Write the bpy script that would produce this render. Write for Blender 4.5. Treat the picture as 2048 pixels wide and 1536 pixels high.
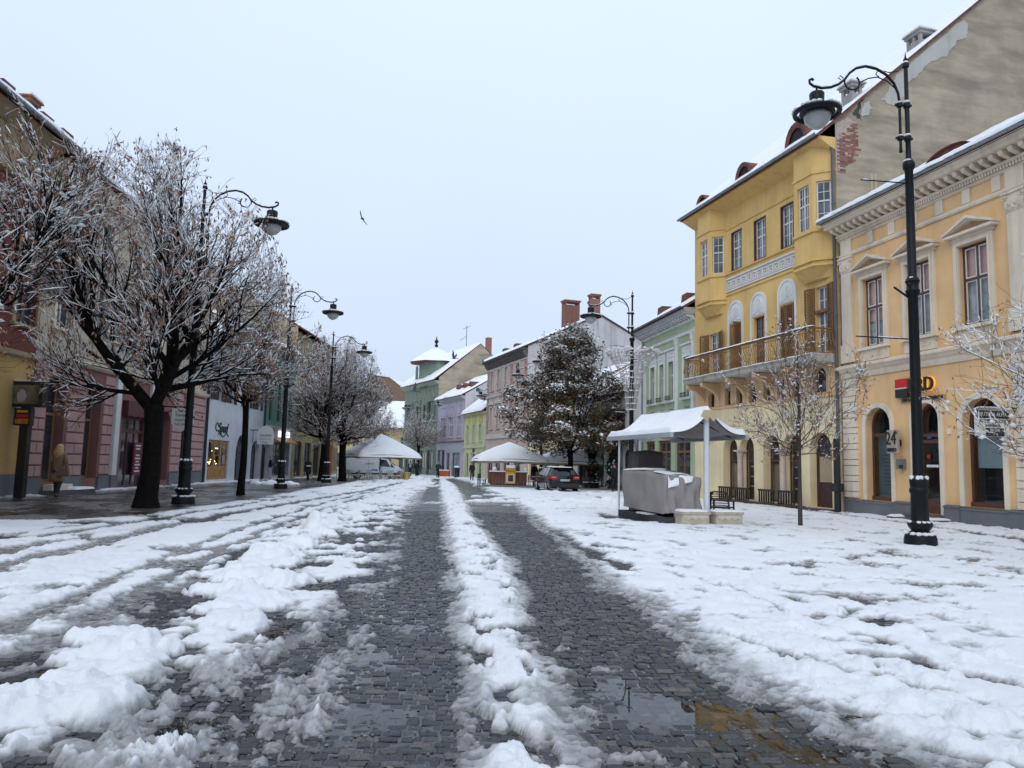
import bpy, bmesh, math, random
import numpy as np
from mathutils import Vector, Matrix
from mathutils.geometry import delaunay_2d_cdt

for o in list(bpy.data.objects):
    bpy.data.objects.remove(o, do_unlink=True)
scene = bpy.context.scene
COL = scene.collection
PI = math.pi

# ------------------------------------------------------------------ camera
EYE = 1.5
FPX = 1500.0                      # focal length in pixels of the 2048 px wide photograph
PITCH = math.atan((926 - 768) / FPX)
ROLL = math.atan(0.025)
cd = bpy.data.cameras.new('camera')
cam = bpy.data.objects.new('camera', cd)
COL.objects.link(cam)
cd.sensor_width = 36.0
cd.lens = 36.0 * FPX / 2048.0
cd.clip_end = 2000.0
cd.clip_start = 0.05
_fw = Vector((0, math.cos(PITCH), math.sin(PITCH)))
_u0 = Vector((0, -math.sin(PITCH), math.cos(PITCH)))
_r0 = Vector((1, 0, 0))
_r = math.cos(ROLL) * _r0 + math.sin(ROLL) * _u0
_u = -math.sin(ROLL) * _r0 + math.cos(ROLL) * _u0
cam.matrix_world = Matrix(((_r.x, _u.x, -_fw.x, 0), (_r.y, _u.y, -_fw.y, 0), (_r.z, _u.z, -_fw.z, EYE), (0, 0, 0, 1)))
scene.camera = cam

# ------------------------------------------------------------------ sky, sun, exposure
SUN_EL, SUN_AZ = math.radians(38), math.radians(200)   # azimuth clockwise from +Y
world = bpy.data.worlds.new('World')
scene.world = world
world.use_nodes = True
wt = world.node_tree
wt.nodes.clear()
wo = wt.nodes.new('ShaderNodeOutputWorld')
wb = wt.nodes.new('ShaderNodeBackground')
sky = wt.nodes.new('ShaderNodeTexSky')
sky.sky_type = 'NISHITA'
sky.sun_disc = False
sky.sun_elevation = SUN_EL
sky.sun_rotation = SUN_AZ
sky.air_density = 1.0
sky.dust_density = 2.0
wgeo = wt.nodes.new('ShaderNodeTexCoord')
wsep = wt.nodes.new('ShaderNodeSeparateXYZ')
wt.links.new(wgeo.outputs['Generated'], wsep.inputs[0])
wmr = wt.nodes.new('ShaderNodeMapRange')               # overcast dome: a little brighter overhead
wmr.inputs[1].default_value = -0.02
wmr.inputs[2].default_value = 1.0
wmr.inputs[3].default_value = 0.97
wmr.inputs[4].default_value = 1.42
wt.links.new(wsep.outputs['Z'], wmr.inputs[0])
wnz = wt.nodes.new('ShaderNodeTexNoise')               # faint unevenness of the cloud deck
wnz.inputs['Scale'].default_value = 1.3
wnz.inputs['Detail'].default_value = 3
wt.links.new(wgeo.outputs['Generated'], wnz.inputs['Vector'])
wnr = wt.nodes.new('ShaderNodeMapRange')
wnr.inputs[1].default_value = 0.3
wnr.inputs[2].default_value = 0.7
wnr.inputs[3].default_value = 0.965
wnr.inputs[4].default_value = 1.03
wt.links.new(wnz.outputs[0], wnr.inputs[0])
wmul = wt.nodes.new('ShaderNodeMath'); wmul.operation = 'MULTIPLY'
wt.links.new(wmr.outputs[0], wmul.inputs[0]); wt.links.new(wnr.outputs[0], wmul.inputs[1])
wcl = wt.nodes.new('ShaderNodeVectorMath'); wcl.operation = 'SCALE'
wcl.inputs[0].default_value = (6.7, 7.9, 9.8)
wt.links.new(wmul.outputs[0], wcl.inputs['Scale'])
wmx = wt.nodes.new('ShaderNodeMixRGB')
wmx.inputs[0].default_value = 0.93
wt.links.new(sky.outputs[0], wmx.inputs[1])
wt.links.new(wcl.outputs[0], wmx.inputs[2])
wt.links.new(wmx.outputs[0], wb.inputs['Color'])
wb.inputs['Strength'].default_value = 0.1
wt.links.new(wb.outputs[0], wo.inputs['Surface'])

sd = bpy.data.lights.new('sun', 'SUN')
sd.energy = 0.8
sd.angle = math.radians(40)
sd.color = (1.0, 0.95, 0.88)
sun = bpy.data.objects.new('sun', sd)
COL.objects.link(sun)
_sv = Vector((math.sin(SUN_AZ) * math.cos(SUN_EL), math.cos(SUN_AZ) * math.cos(SUN_EL), math.sin(SUN_EL)))
sun.rotation_euler = _sv.to_track_quat('Z', 'Y').to_euler()
sun.location = (0, -30, 60)

vs = scene.view_settings
vs.view_transform = 'Standard'
vs.look = 'None'
vs.gamma = 1.0
vs.use_curve_mapping = False
vs.exposure = 0.0
scene.cycles.use_denoising = True
scene.cycles.max_bounces = 6
scene.cycles.diffuse_bounces = 3
scene.cycles.glossy_bounces = 3
scene.cycles.transparent_max_bounces = 12
scene.cycles.caustics_reflective = False
scene.cycles.caustics_refractive = False

# ------------------------------------------------------------------ helpers
rnd = random.Random(7)

def gz(y):
    """Height of the street: level near the camera, falling very gently further on."""
    return -0.0056 * max(0.0, y - 25.0)

def gzn(y):
    return -0.0056 * np.maximum(0.0, y - 25.0)

class MB:
    """Collects geometry; build() links it as one mesh object."""
    def __init__(s):
        s.v = []; s.f = []
    def add(s, vs, fs):
        b = len(s.v)
        s.v.extend(vs)
        s.f.extend([tuple(i + b for i in f) for f in fs])
        return s
    def box(s, x0, x1, y0, y1, z0, z1):
        return s.add([(x0, y0, z0), (x1, y0, z0), (x1, y1, z0), (x0, y1, z0), (x0, y0, z1), (x1, y0, z1), (x1, y1, z1), (x0, y1, z1)],
                     [(0, 3, 2, 1), (4, 5, 6, 7), (0, 1, 5, 4), (1, 2, 6, 5), (2, 3, 7, 6), (3, 0, 4, 7)])
    def prism(s, poly, y0, y1):
        """Polygon of (x, z) points pushed from y0 to y1."""
        n = len(poly)
        return s.add([(p[0], y0, p[1]) for p in poly] + [(p[0], y1, p[1]) for p in poly],
                     [tuple(range(n)), tuple(range(2 * n - 1, n - 1, -1))] + [(i, i + n, (i + 1) % n + n, (i + 1) % n) for i in range(n)])
    def prismz(s, poly, z0, z1):
        n = len(poly)
        return s.add([(p[0], p[1], z0) for p in poly] + [(p[0], p[1], z1) for p in poly],
                     [tuple(range(n - 1, -1, -1)), tuple(range(n, 2 * n))] + [(i, (i + 1) % n, (i + 1) % n + n, i + n) for i in range(n)])
    def prismx(s, poly, x0, x1):
        """Polygon of (y, z) points pushed from x0 to x1: mouldings along a facade."""
        n = len(poly)
        return s.add([(x0, p[0], p[1]) for p in poly] + [(x1, p[0], p[1]) for p in poly],
                     [tuple(range(n)), tuple(range(2 * n - 1, n - 1, -1))] + [(i, i + n, (i + 1) % n + n, (i + 1) % n) for i in range(n)])
    def tube(s, pts, r, n=8, cap=True):
        pts = [Vector(p) for p in pts]
        m = len(pts)
        rr = r if isinstance(r, (list, tuple)) else [r] * m
        vs = []; up = None
        for i, p in enumerate(pts):
            t = (pts[min(i + 1, m - 1)] - pts[max(i - 1, 0)])
            t = t.normalized() if t.length > 1e-9 else Vector((0, 0, 1))
            if up is None:
                a = Vector((0, 0, 1)) if abs(t.z) < 0.9 else Vector((1, 0, 0))
                up = (a - t * a.dot(t)).normalized()
            else:
                up = up - t * up.dot(t)
                up = up.normalized() if up.length > 1e-6 else Vector((1, 0, 0))
            w = t.cross(up)
            for k in range(n):
                a = 2 * PI * k / n
                vs.append(tuple(p + (up * math.cos(a) + w * math.sin(a)) * rr[i]))
        fs = []
        for i in range(m - 1):
            for k in range(n):
                fs.append((i * n + k, i * n + (k + 1) % n, (i + 1) * n + (k + 1) % n, (i + 1) * n + k))
        if cap:
            fs.append(tuple(range(n - 1, -1, -1))); fs.append(tuple(range((m - 1) * n, m * n)))
        return s.add(vs, fs)
    def lathe(s, prof, n=16, c=(0, 0, 0), cap=True):
        vs = []; m = len(prof)
        for r, z in prof:
            for k in range(n):
                a = 2 * PI * k / n
                vs.append((c[0] + r * math.cos(a), c[1] + r * math.sin(a), c[2] + z))
        fs = [(i * n + k, i * n + (k + 1) % n, (i + 1) * n + (k + 1) % n, (i + 1) * n + k) for i in range(m - 1) for k in range(n)]
        if cap:
            fs.append(tuple(range(n - 1, -1, -1))); fs.append(tuple(range((m - 1) * n, m * n)))
        return s.add(vs, fs)
    def torus(s, R, r, c=(0, 0, 0), n=24, m=8, flat=1.0):
        vs = []
        for i in range(n):
            a = 2 * PI * i / n
            for k in range(m):
                b = 2 * PI * k / m
                q = R + r * math.cos(b)
                vs.append((c[0] + q * math.cos(a), c[1] + q * math.sin(a), c[2] + r * flat * math.sin(b)))
        return s.add(vs, [(i * m + k, ((i + 1) % n) * m + k, ((i + 1) % n) * m + (k + 1) % m, i * m + (k + 1) % m) for i in range(n) for k in range(m)])
    def blob(s, c, r, seed=0, n=7, m=5, flat=1.0, rough=0.2):
        rg = random.Random(seed)
        rx, ry, rz = (r, r, r) if not isinstance(r, (tuple, list)) else r
        vs = [(c[0], c[1], c[2] - rz * flat)]
        for i in range(1, m):
            ph = PI * i / m - PI / 2
            for k in range(n):
                a = 2 * PI * (k + 0.5 * (i % 2)) / n
                q = 1 + rg.uniform(-rough, rough)
                vs.append((c[0] + rx * q * math.cos(ph) * math.cos(a), c[1] + ry * q * math.cos(ph) * math.sin(a), c[2] + rz * flat * q * math.sin(ph)))
        vs.append((c[0], c[1], c[2] + rz * flat))
        fs = [(0, 1 + (k + 1) % n, 1 + k) for k in range(n)]
        for i in range(m - 2):
            for k in range(n):
                a = 1 + i * n + k; b = 1 + i * n + (k + 1) % n
                fs.append((a, b, b + n, a + n))
        L = len(vs) - 1; q = 1 + (m - 2) * n
        fs += [(q + k, q + (k + 1) % n, L) for k in range(n)]
        return s.add(vs, fs)
    def rot(s, ang, c=(0, 0)):
        ca, sa = math.cos(ang), math.sin(ang)
        s.v = [(c[0] + (x - c[0]) * ca - (y - c[1]) * sa, c[1] + (x - c[0]) * sa + (y - c[1]) * ca, z) for x, y, z in s.v]
        return s
    def mesh(s, name, smooth=False):
        me = bpy.data.meshes.new(name)
        me.from_pydata([tuple(p) for p in s.v], [], s.f)
        me.update()
        if smooth:
            me.polygons.foreach_set('use_smooth', [True] * len(me.polygons))
        return me
    def build(s, name, mat, parent=None, smooth=False, kind=None, autosmooth=False):
        me = s.mesh(name, smooth or autosmooth)
        o = bpy.data.objects.new(name, me)
        COL.objects.link(o)
        if mat is not None:
            me.materials.append(mat)
        if autosmooth:
            try:
                me.set_sharp_from_angle(angle=math.radians(38))
            except Exception:
                pass
        if parent is not None:
            o.parent = parent
        if kind:
            o['kind'] = kind
        return o

def fixn(o):
    bm = bmesh.new(); bm.from_mesh(o.data)
    bmesh.ops.recalc_face_normals(bm, faces=bm.faces)
    bm.to_mesh(o.data); bm.free()
    return o

def tag(o, label, cat, group=None, kind=None):
    if label: o['label'] = label
    if cat: o['category'] = cat
    if group: o['group'] = group
    if kind: o['kind'] = kind
    return o

def thing(name, label, cat, loc=(0, 0, 0), rz=0.0, group=None, kind=None):
    o = bpy.data.objects.new(name, None)
    o.empty_display_size = 0.2
    COL.objects.link(o)
    o.location = loc
    o.rotation_euler = (0, 0, rz)
    return tag(o, label, cat, group, kind)

def copy_tree(o, parent=None):
    c = o.copy()
    COL.objects.link(c)
    c.parent = parent
    for ch in list(o.children):
        copy_tree(ch, c)
    return c

def copy_thing(o, label, loc, rz, group=None, scale=None):
    c = copy_tree(o)
    c.location = loc
    c.rotation_euler = (0, 0, rz)
    c['label'] = label
    if group: c['group'] = group
    if scale: c.scale = (scale,) * 3 if not isinstance(scale, tuple) else scale
    return c

# ------------------------------------------------------------------ numpy noise
_P = np.random.RandomState(3).rand(256, 256)
def vnoise(x, y):
    xi = np.floor(x).astype(int); yi = np.floor(y).astype(int)
    fx = x - xi; fy = y - yi
    fx = fx * fx * fx * (fx * (fx * 6 - 15) + 10); fy = fy * fy * fy * (fy * (fy * 6 - 15) + 10)
    a = _P[xi & 255, yi & 255]; b = _P[(xi + 1) & 255, yi & 255]
    c = _P[xi & 255, (yi + 1) & 255]; d = _P[(xi + 1) & 255, (yi + 1) & 255]
    return (a * (1 - fx) + b * fx) * (1 - fy) + (c * (1 - fx) + d * fx) * fy
def fbm(x, y, o=4, g=0.5, off=0.0):
    s = 0.0; a = 1.0; t = 0.0
    for i in range(o):
        s = s + a * vnoise(x * (2 ** i) + 17.3 * i + off, y * (2 ** i) + 9.1 * i + off * 1.7); t += a; a *= g
    return s / t
def smooth(a, b, x):
    t = np.clip((x - a) / (b - a), 0, 1)
    return t * t * (3 - 2 * t)

# ------------------------------------------------------------------ materials
MATS = {}
def _n(nt, typ, **kw):
    n = nt.nodes.new(typ)
    for k, v in kw.items():
        setattr(n, k, v)
    return n
def _base(name):
    m = bpy.data.materials.new(name)
    m.use_nodes = True
    nt = m.node_tree
    return m, nt, nt.nodes['Principled BSDF']
def mat(name, col, rough=0.6, metal=0.0, var=0.15, vscale=3.0, bump=0.0, bscale=60.0, streak=0.0, spec=None, dirt=None, patch=None, detail=5, rand=0.0, hstreak=0.0):
    """Base colour broken by noise; optional vertical weather streaks, dirt spots, peeled patches and fine relief."""
    if name in MATS: return MATS[name]
    m, nt, bs = _base(name)
    L = nt.links.new
    tc = _n(nt, 'ShaderNodeTexCoord')
    nz = _n(nt, 'ShaderNodeTexNoise')
    nz.inputs['Scale'].default_value = vscale; nz.inputs['Detail'].default_value = detail
    L(tc.outputs['Object'], nz.inputs['Vector'])
    ramp = _n(nt, 'ShaderNodeMapRange')
    ramp.inputs[1].default_value = 0.3; ramp.inputs[2].default_value = 0.7
    ramp.inputs[3].default_value = 1 - var; ramp.inputs[4].default_value = 1 + var * 0.6
    L(nz.outputs[0], ramp.inputs[0])
    mul = _n(nt, 'ShaderNodeVectorMath', operation='SCALE')
    mul.inputs[0].default_value = col
    L(ramp.outputs[0], mul.inputs['Scale'])
    cur = mul.outputs[0]
    if rand:
        oi = _n(nt, 'ShaderNodeObjectInfo')
        rr = _n(nt, 'ShaderNodeMapRange'); rr.inputs[3].default_value = 1 - rand; rr.inputs[4].default_value = 1 + rand
        L(oi.outputs['Random'], rr.inputs[0])
        m2 = _n(nt, 'ShaderNodeVectorMath', operation='SCALE'); L(cur, m2.inputs[0]); L(rr.outputs[0], m2.inputs['Scale']); cur = m2.outputs[0]
    if streak:
        mp = _n(nt, 'ShaderNodeMapping'); mp.inputs['Scale'].default_value = (2.2, 2.2, 0.22)
        L(tc.outputs['Object'], mp.inputs[0])
        n2 = _n(nt, 'ShaderNodeTexNoise'); n2.inputs['Scale'].default_value = 1.6; n2.inputs['Detail'].default_value = 6
        L(mp.outputs[0], n2.inputs['Vector'])
        r2 = _n(nt, 'ShaderNodeMapRange'); r2.inputs[1].default_value = 0.5; r2.inputs[2].default_value = 0.72; r2.inputs[4].default_value = streak
        L(n2.outputs[0], r2.inputs[0])
        mx = _n(nt, 'ShaderNodeMixRGB'); mx.inputs[2].default_value = (*(dirt or (0.12, 0.11, 0.10)), 1)
        L(r2.outputs[0], mx.inputs[0]); L(cur, mx.inputs[1]); cur = mx.outputs[0]
    if hstreak:
        mp = _n(nt, 'ShaderNodeMapping'); mp.inputs['Scale'].default_value = (0.35, 0.35, 1.5)
        L(tc.outputs['Object'], mp.inputs[0])
        n2 = _n(nt, 'ShaderNodeTexNoise'); n2.inputs['Scale'].default_value = 1.1; n2.inputs['Detail'].default_value = 9; n2.inputs['Roughness'].default_value = 0.62
        L(mp.outputs[0], n2.inputs['Vector'])
        r2 = _n(nt, 'ShaderNodeMapRange'); r2.inputs[1].default_value = 0.42; r2.inputs[2].default_value = 0.66; r2.inputs[4].default_value = hstreak
        L(n2.outputs[0], r2.inputs[0])
        mx = _n(nt, 'ShaderNodeMixRGB'); mx.inputs[2].default_value = (*(dirt or (0.12, 0.11, 0.10)), 1)
        L(r2.outputs[0], mx.inputs[0]); L(cur, mx.inputs[1]); cur = mx.outputs[0]
    if patch:
        pc, plo, psc = patch
        n3 = _n(nt, 'ShaderNodeTexNoise'); n3.inputs['Scale'].default_value = psc; n3.inputs['Detail'].default_value = 7; n3.inputs['Roughness'].default_value = 0.55
        L(tc.outputs['Object'], n3.inputs['Vector'])
        r3 = _n(nt, 'ShaderNodeMapRange'); r3.inputs[1].default_value = plo; r3.inputs[2].default_value = plo + 0.015
        L(n3.outputs[0], r3.inputs[0])
        mx = _n(nt, 'ShaderNodeMixRGB'); mx.inputs[2].default_value = (*pc, 1)
        L(r3.outputs[0], mx.inputs[0]); L(cur, mx.inputs[1]); cur = mx.outputs[0]
    L(cur, bs.inputs['Base Color'])
    bs.inputs['Roughness'].default_value = rough
    bs.inputs['Metallic'].default_value = metal
    if spec is not None: bs.inputs['Specular IOR Level'].default_value = spec
    if bump:
        n4 = _n(nt, 'ShaderNodeTexNoise'); n4.inputs['Scale'].default_value = bscale; n4.inputs['Detail'].default_value = 4
        L(tc.outputs['Object'], n4.inputs['Vector'])
        bp = _n(nt, 'ShaderNodeBump'); bp.inputs['Strength'].default_value = bump; bp.inputs['Distance'].default_value = 0.02
        L(n4.outputs[0], bp.inputs['Height']); L(bp.outputs[0], bs.inputs['Normal'])
    MATS[name] = m
    return m

def plaster(name, col, streak=0.25, **kw):
    kw.setdefault('bump', 0.25)
    return mat(name, col, rough=0.85, var=0.14, vscale=0.9, bscale=45, streak=streak, spec=0.2, detail=8, **kw)

def glass_mat(name, tint, rough=0.04, var=0.5):
    """Window glass with a dark room behind it, seen as a dark glossy sheet with slight waviness."""
    if name in MATS: return MATS[name]
    m, nt, bs = _base(name); L = nt.links.new
    tc = _n(nt, 'ShaderNodeTexCoord')
    nz = _n(nt, 'ShaderNodeTexNoise'); nz.inputs['Scale'].default_value = 1.3; nz.inputs['Detail'].default_value = 3
    L(tc.outputs['Object'], nz.inputs['Vector'])
    r = _n(nt, 'ShaderNodeMapRange'); r.inputs[1].default_value = 0.35; r.inputs[2].default_value = 0.65; r.inputs[3].default_value = 1 - var; r.inputs[4].default_value = 1 + var
    L(nz.outputs[0], r.inputs[0])
    s = _n(nt, 'ShaderNodeVectorMath', operation='SCALE'); s.inputs[0].default_value = tint
    L(r.outputs[0], s.inputs['Scale']); L(s.outputs[0], bs.inputs['Base Color'])
    bs.inputs['Roughness'].default_value = rough
    bs.inputs['Specular IOR Level'].default_value = 0.6
    n2 = _n(nt, 'ShaderNodeTexNoise'); n2.inputs['Scale'].default_value = 2.0
    L(tc.outputs['Object'], n2.inputs['Vector'])
    bp = _n(nt, 'ShaderNodeBump'); bp.inputs['Strength'].default_value = 0.06; bp.inputs['Distance'].default_value = 0.03
    L(n2.outputs[0], bp.inputs['Height']); L(bp.outputs[0], bs.inputs['Normal'])
    MATS[name] = m
    return m

def clear_glass(name, tint=(0.9, 0.95, 0.95), ior=1.5, rough=0.02, wav=0.05, body=0.0, bodycol=(0.3, 0.4, 0.4)):
    if name in MATS: return MATS[name]
    m = bpy.data.materials.new(name); m.use_nodes = True
    nt = m.node_tree; nt.nodes.clear(); L = nt.links.new
    out = _n(nt, 'ShaderNodeOutputMaterial')
    tr = _n(nt, 'ShaderNodeBsdfTransparent'); tr.inputs[0].default_value = (*tint, 1)
    gl = _n(nt, 'ShaderNodeBsdfGlossy'); gl.inputs['Roughness'].default_value = rough; gl.inputs['Color'].default_value = (1, 1, 1, 1)
    fr = _n(nt, 'ShaderNodeFresnel')
    ge = _n(nt, 'ShaderNodeNewGeometry')                 # same reflectance on both faces of the thin sheet
    io = _n(nt, 'ShaderNodeMapRange'); io.inputs[3].default_value = ior; io.inputs[4].default_value = 1.0 / ior
    L(ge.outputs['Backfacing'], io.inputs[0]); L(io.outputs[0], fr.inputs['IOR'])
    mx = _n(nt, 'ShaderNodeMixShader')
    if wav:
        tc = _n(nt, 'ShaderNodeTexCoord'); n2 = _n(nt, 'ShaderNodeTexNoise'); n2.inputs['Scale'].default_value = 2.5
        L(tc.outputs['Object'], n2.inputs['Vector'])
        bp = _n(nt, 'ShaderNodeBump'); bp.inputs['Strength'].default_value = wav; bp.inputs['Distance'].default_value = 0.02
        L(n2.outputs[0], bp.inputs['Height']); L(bp.outputs[0], gl.inputs['Normal'])
    first = tr.outputs[0]
    if body:
        df = _n(nt, 'ShaderNodeBsdfDiffuse'); df.inputs[0].default_value = (*bodycol, 1)
        m0 = _n(nt, 'ShaderNodeMixShader'); m0.inputs[0].default_value = body
        L(tr.outputs[0], m0.inputs[1]); L(df.outputs[0], m0.inputs[2]); first = m0.outputs[0]
    L(fr.outputs[0], mx.inputs[0]); L(first, mx.inputs[1]); L(gl.outputs[0], mx.inputs[2]); L(mx.outputs[0], out.inputs[0])
    MATS[name] = m
    return m

def emit_mat(name, col, strength):
    if name in MATS: return MATS[name]
    m, nt, bs = _base(name)
    bs.inputs['Base Color'].default_value = (*col, 1)
    bs.inputs['Emission Color'].default_value = (*col, 1)
    bs.inputs['Emission Strength'].default_value = strength
    MATS[name] = m
    return m

def snow_mat(name='snow', attr=None):
    if name in MATS: return MATS[name]
    m, nt, bs = _base(name); L = nt.links.new
    tc = _n(nt, 'ShaderNodeTexCoord')
    nz = _n(nt, 'ShaderNodeTexNoise'); nz.inputs['Scale'].default_value = 2.0; nz.inputs['Detail'].default_value = 6
    L(tc.outputs['Object'], nz.inputs['Vector'])
    r = _n(nt, 'ShaderNodeMapRange'); r.inputs[1].default_value = 0.3; r.inputs[2].default_value = 0.7; r.inputs[3].default_value = 0.93; r.inputs[4].default_value = 1.0
    L(nz.outputs[0], r.inputs[0])
    s = _n(nt, 'ShaderNodeVectorMath', operation='SCALE'); s.inputs[0].default_value = (0.93, 0.935, 0.94)
    L(r.outputs[0], s.inputs['Scale'])
    cur = s.outputs[0]
    rough = 0.55
    if attr:
        at = _n(nt, 'ShaderNodeAttribute'); at.attribute_name = attr
        n5 = _n(nt, 'ShaderNodeTexNoise'); n5.inputs['Scale'].default_value = 14.0; n5.inputs['Detail'].default_value = 6
        L(tc.outputs['Object'], n5.inputs['Vector'])
        ad = _n(nt, 'ShaderNodeMath', operation='ADD'); L(at.outputs['Fac'], ad.inputs[0])
        sc5 = _n(nt, 'ShaderNodeMapRange'); sc5.inputs[3].default_value = -0.35; sc5.inputs[4].default_value = 0.35
        L(n5.outputs[0], sc5.inputs[0]); L(sc5.outputs[0], ad.inputs[1])
        cl = _n(nt, 'ShaderNodeMapRange'); cl.inputs[1].default_value = 0.15; cl.inputs[2].default_value = 0.95
        L(ad.outputs[0], cl.inputs[0])
        mx = _n(nt, 'ShaderNodeMixRGB'); mx.inputs[2].default_value = (0.235, 0.225, 0.215, 1)
        L(cl.outputs[0], mx.inputs[0]); L(cur, mx.inputs[1]); cur = mx.outputs[0]
        rr = _n(nt, 'ShaderNodeMapRange'); rr.inputs[3].default_value = 0.6; rr.inputs[4].default_value = 0.22
        L(cl.outputs[0], rr.inputs[0]); L(rr.outputs[0], bs.inputs['Roughness'])
    else:
        bs.inputs['Roughness'].default_value = rough
    L(cur, bs.inputs['Base Color'])
    bs.inputs['Specular IOR Level'].default_value = 0.3
    n2 = _n(nt, 'ShaderNodeTexNoise'); n2.inputs['Scale'].default_value = 34.0; n2.inputs['Detail'].default_value = 10; n2.inputs['Roughness'].default_value = 0.72
    L(tc.outputs['Object'], n2.inputs['Vector'])
    bp = _n(nt, 'ShaderNodeBump'); bp.inputs['Strength'].default_value = 0.75; bp.inputs['Distance'].default_value = 0.03
    L(n2.outputs[0], bp.inputs['Height']); L(bp.outputs[0], bs.inputs['Normal'])
    MATS[name] = m
    return m

SNOW = snow_mat()
IRON = mat('painted_iron', (0.006, 0.009, 0.011), rough=0.45, var=0.3, vscale=8, spec=0.22, bump=0.1, bscale=90)
ZINC = mat('zinc', (0.30, 0.33, 0.37), rough=0.42, metal=0.6, var=0.25, vscale=4)
DARKWOOD = mat('dark_brown_wood', (0.055, 0.022, 0.018), rough=0.5, var=0.3, vscale=6)
TILE = mat('roof_tile', (0.16, 0.055, 0.04), rough=0.8, var=0.45, vscale=5, bump=0.4, bscale=18)
GLASS = glass_mat('window_glass', (0.035, 0.042, 0.05))
GLASSB = glass_mat('window_glass_blue', (0.10, 0.125, 0.15))
BRICK_RED = mat('red_brick', (0.27, 0.125, 0.09), rough=0.85, var=0.3, vscale=9, bump=0.3, bscale=50, rand=0.25)

_ws = bpy.data.scenes.new('workshop')        # a small side scene in which modifiers and lettering are turned into meshes
def workshop(o):
    _ws.collection.objects.link(o)
    vl = _ws.view_layers[0]
    vl.update()
    return vl.depsgraph

def text_mesh(name, body, size, mat_, parent, loc, rot=(PI / 2, 0, 0), extrude=0.01, align='CENTER', shear=0.0, sx=1.0, bold=0.0):
    cu = bpy.data.curves.new(name, 'FONT')
    cu.body = body; cu.size = size; cu.extrude = extrude; cu.align_x = align; cu.align_y = 'CENTER'; cu.shear = shear; cu.offset = bold
    cu.resolution_u = 3
    t = bpy.data.objects.new(name + '_curve', cu)
    dg = workshop(t)
    me = bpy.data.meshes.new_from_object(t.evaluated_get(dg))
    bpy.data.objects.remove(t, do_unlink=True)
    bpy.data.curves.remove(cu)
    me.name = name
    o = bpy.data.objects.new(name, me)
    COL.objects.link(o)
    me.materials.clear(); me.materials.append(mat_)
    o.location = loc; o.rotation_euler = rot; o.scale = (sx, 1, 1)
    if parent is not None: o.parent = parent
    return o

# ------------------------------------------------------------------ ground: paving, setts, puddle water, snow
TL_l = [(-7.57, 75.67), (-5.29, 46.12), (-3.66, 29.53), (-2.53, 17.72), (-2.01, 12.79), (-1.7, 10.02), (-1.6, 8.24), (-1.71, 7.08), (-1.85, 6.06), (-2.2, 5.41), (-2.35, 4.99), (-2.25, 4.34), (-2.2, 3.77), (-2.1, 2.2)]
TL_r = [(-7.13, 76.37), (-4.31, 47.04), (-2.64, 30.11), (-1.48, 18.04), (-1.01, 13.01), (-0.74, 10.18), (-0.56, 8.38), (-0.46, 7.34), (-0.36, 6.2), (-0.28, 5.5), (-0.23, 4.94), (-0.19, 4.48), (-0.14, 3.88), (-0.02, 2.2)]
TR_l = [(-6.6, 77.22), (-3.63, 51.47), (-2.03, 32.97), (-1.03, 21.64), (-0.58, 16.96), (-0.09, 13.2), (0.1, 10.33), (0.19, 8.48), (0.26, 7.21), (0.14, 6.51), (0.2, 6.1), (0.29, 5.55), (0.33, 4.98), (0.34, 4.52), (0.36, 3.91), (0.4, 2.2)]
TR_r = [(-6.15, 81.39), (-3.03, 61.95), (-0.89, 40.31), (0.04, 31.66), (0.48, 24.02), (0.81, 18.02), (1.1, 13.46), (1.2, 10.51), (1.42, 8.65), (1.57, 7.36), (1.61, 6.4), (1.63, 5.67), (1.84, 5.1), (1.97, 4.64), (2.19, 4.02), (2.5, 2.2)]
WALK = [(-30.0, 20.0), (-15.0, 13.5), (-10.99, 16.2), (-9.5, 16.9), (-8.9, 18.6), (-9.0, 23.3), (-9.2, 28.8), (-10.2, 39.1), (-10.6, 47.5), (-11.8, 60), (-12.3, 85), (-17.3, 85), (-17.4, 58), (-17.0, 46.0), (-16.6, 35.1), (-16.0, 28.0), (-15.6, 24.6)]

def seg_dist(X, Y, pts):
    """Distance to a polyline and the fraction along it."""
    best = np.full(X.shape, 1e9); par = np.zeros(X.shape)
    for i in range(len(pts) - 1):
        ax, ay = pts[i]; bx, by = pts[i + 1]
        dx, dy = bx - ax, by - ay
        t = np.clip(((X - ax) * dx + (Y - ay) * dy) / (dx * dx + dy * dy), 0, 1)
        d = np.hypot(X - ax - t * dx, Y - ay - t * dy)
        m = d < best
        best = np.where(m, d, best); par = np.where(m, i + t, par)
    return best, par

def poly_sdf(X, Y, poly):
    """Signed distance to a closed polygon: negative inside."""
    d, _ = seg_dist(X, Y, list(poly) + [poly[0]])
    ins = np.zeros(X.shape, bool)
    n = len(poly)
    for i in range(n):
        x0, y0 = poly[i]; x1, y1 = poly[(i + 1) % n]
        if y0 == y1: continue
        c = ((y0 > Y) != (y1 > Y)) & (X < (x1 - x0) * (Y - y0) / (y1 - y0) + x0)
        ins ^= c
    return np.where(ins, -d, d)

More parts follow.
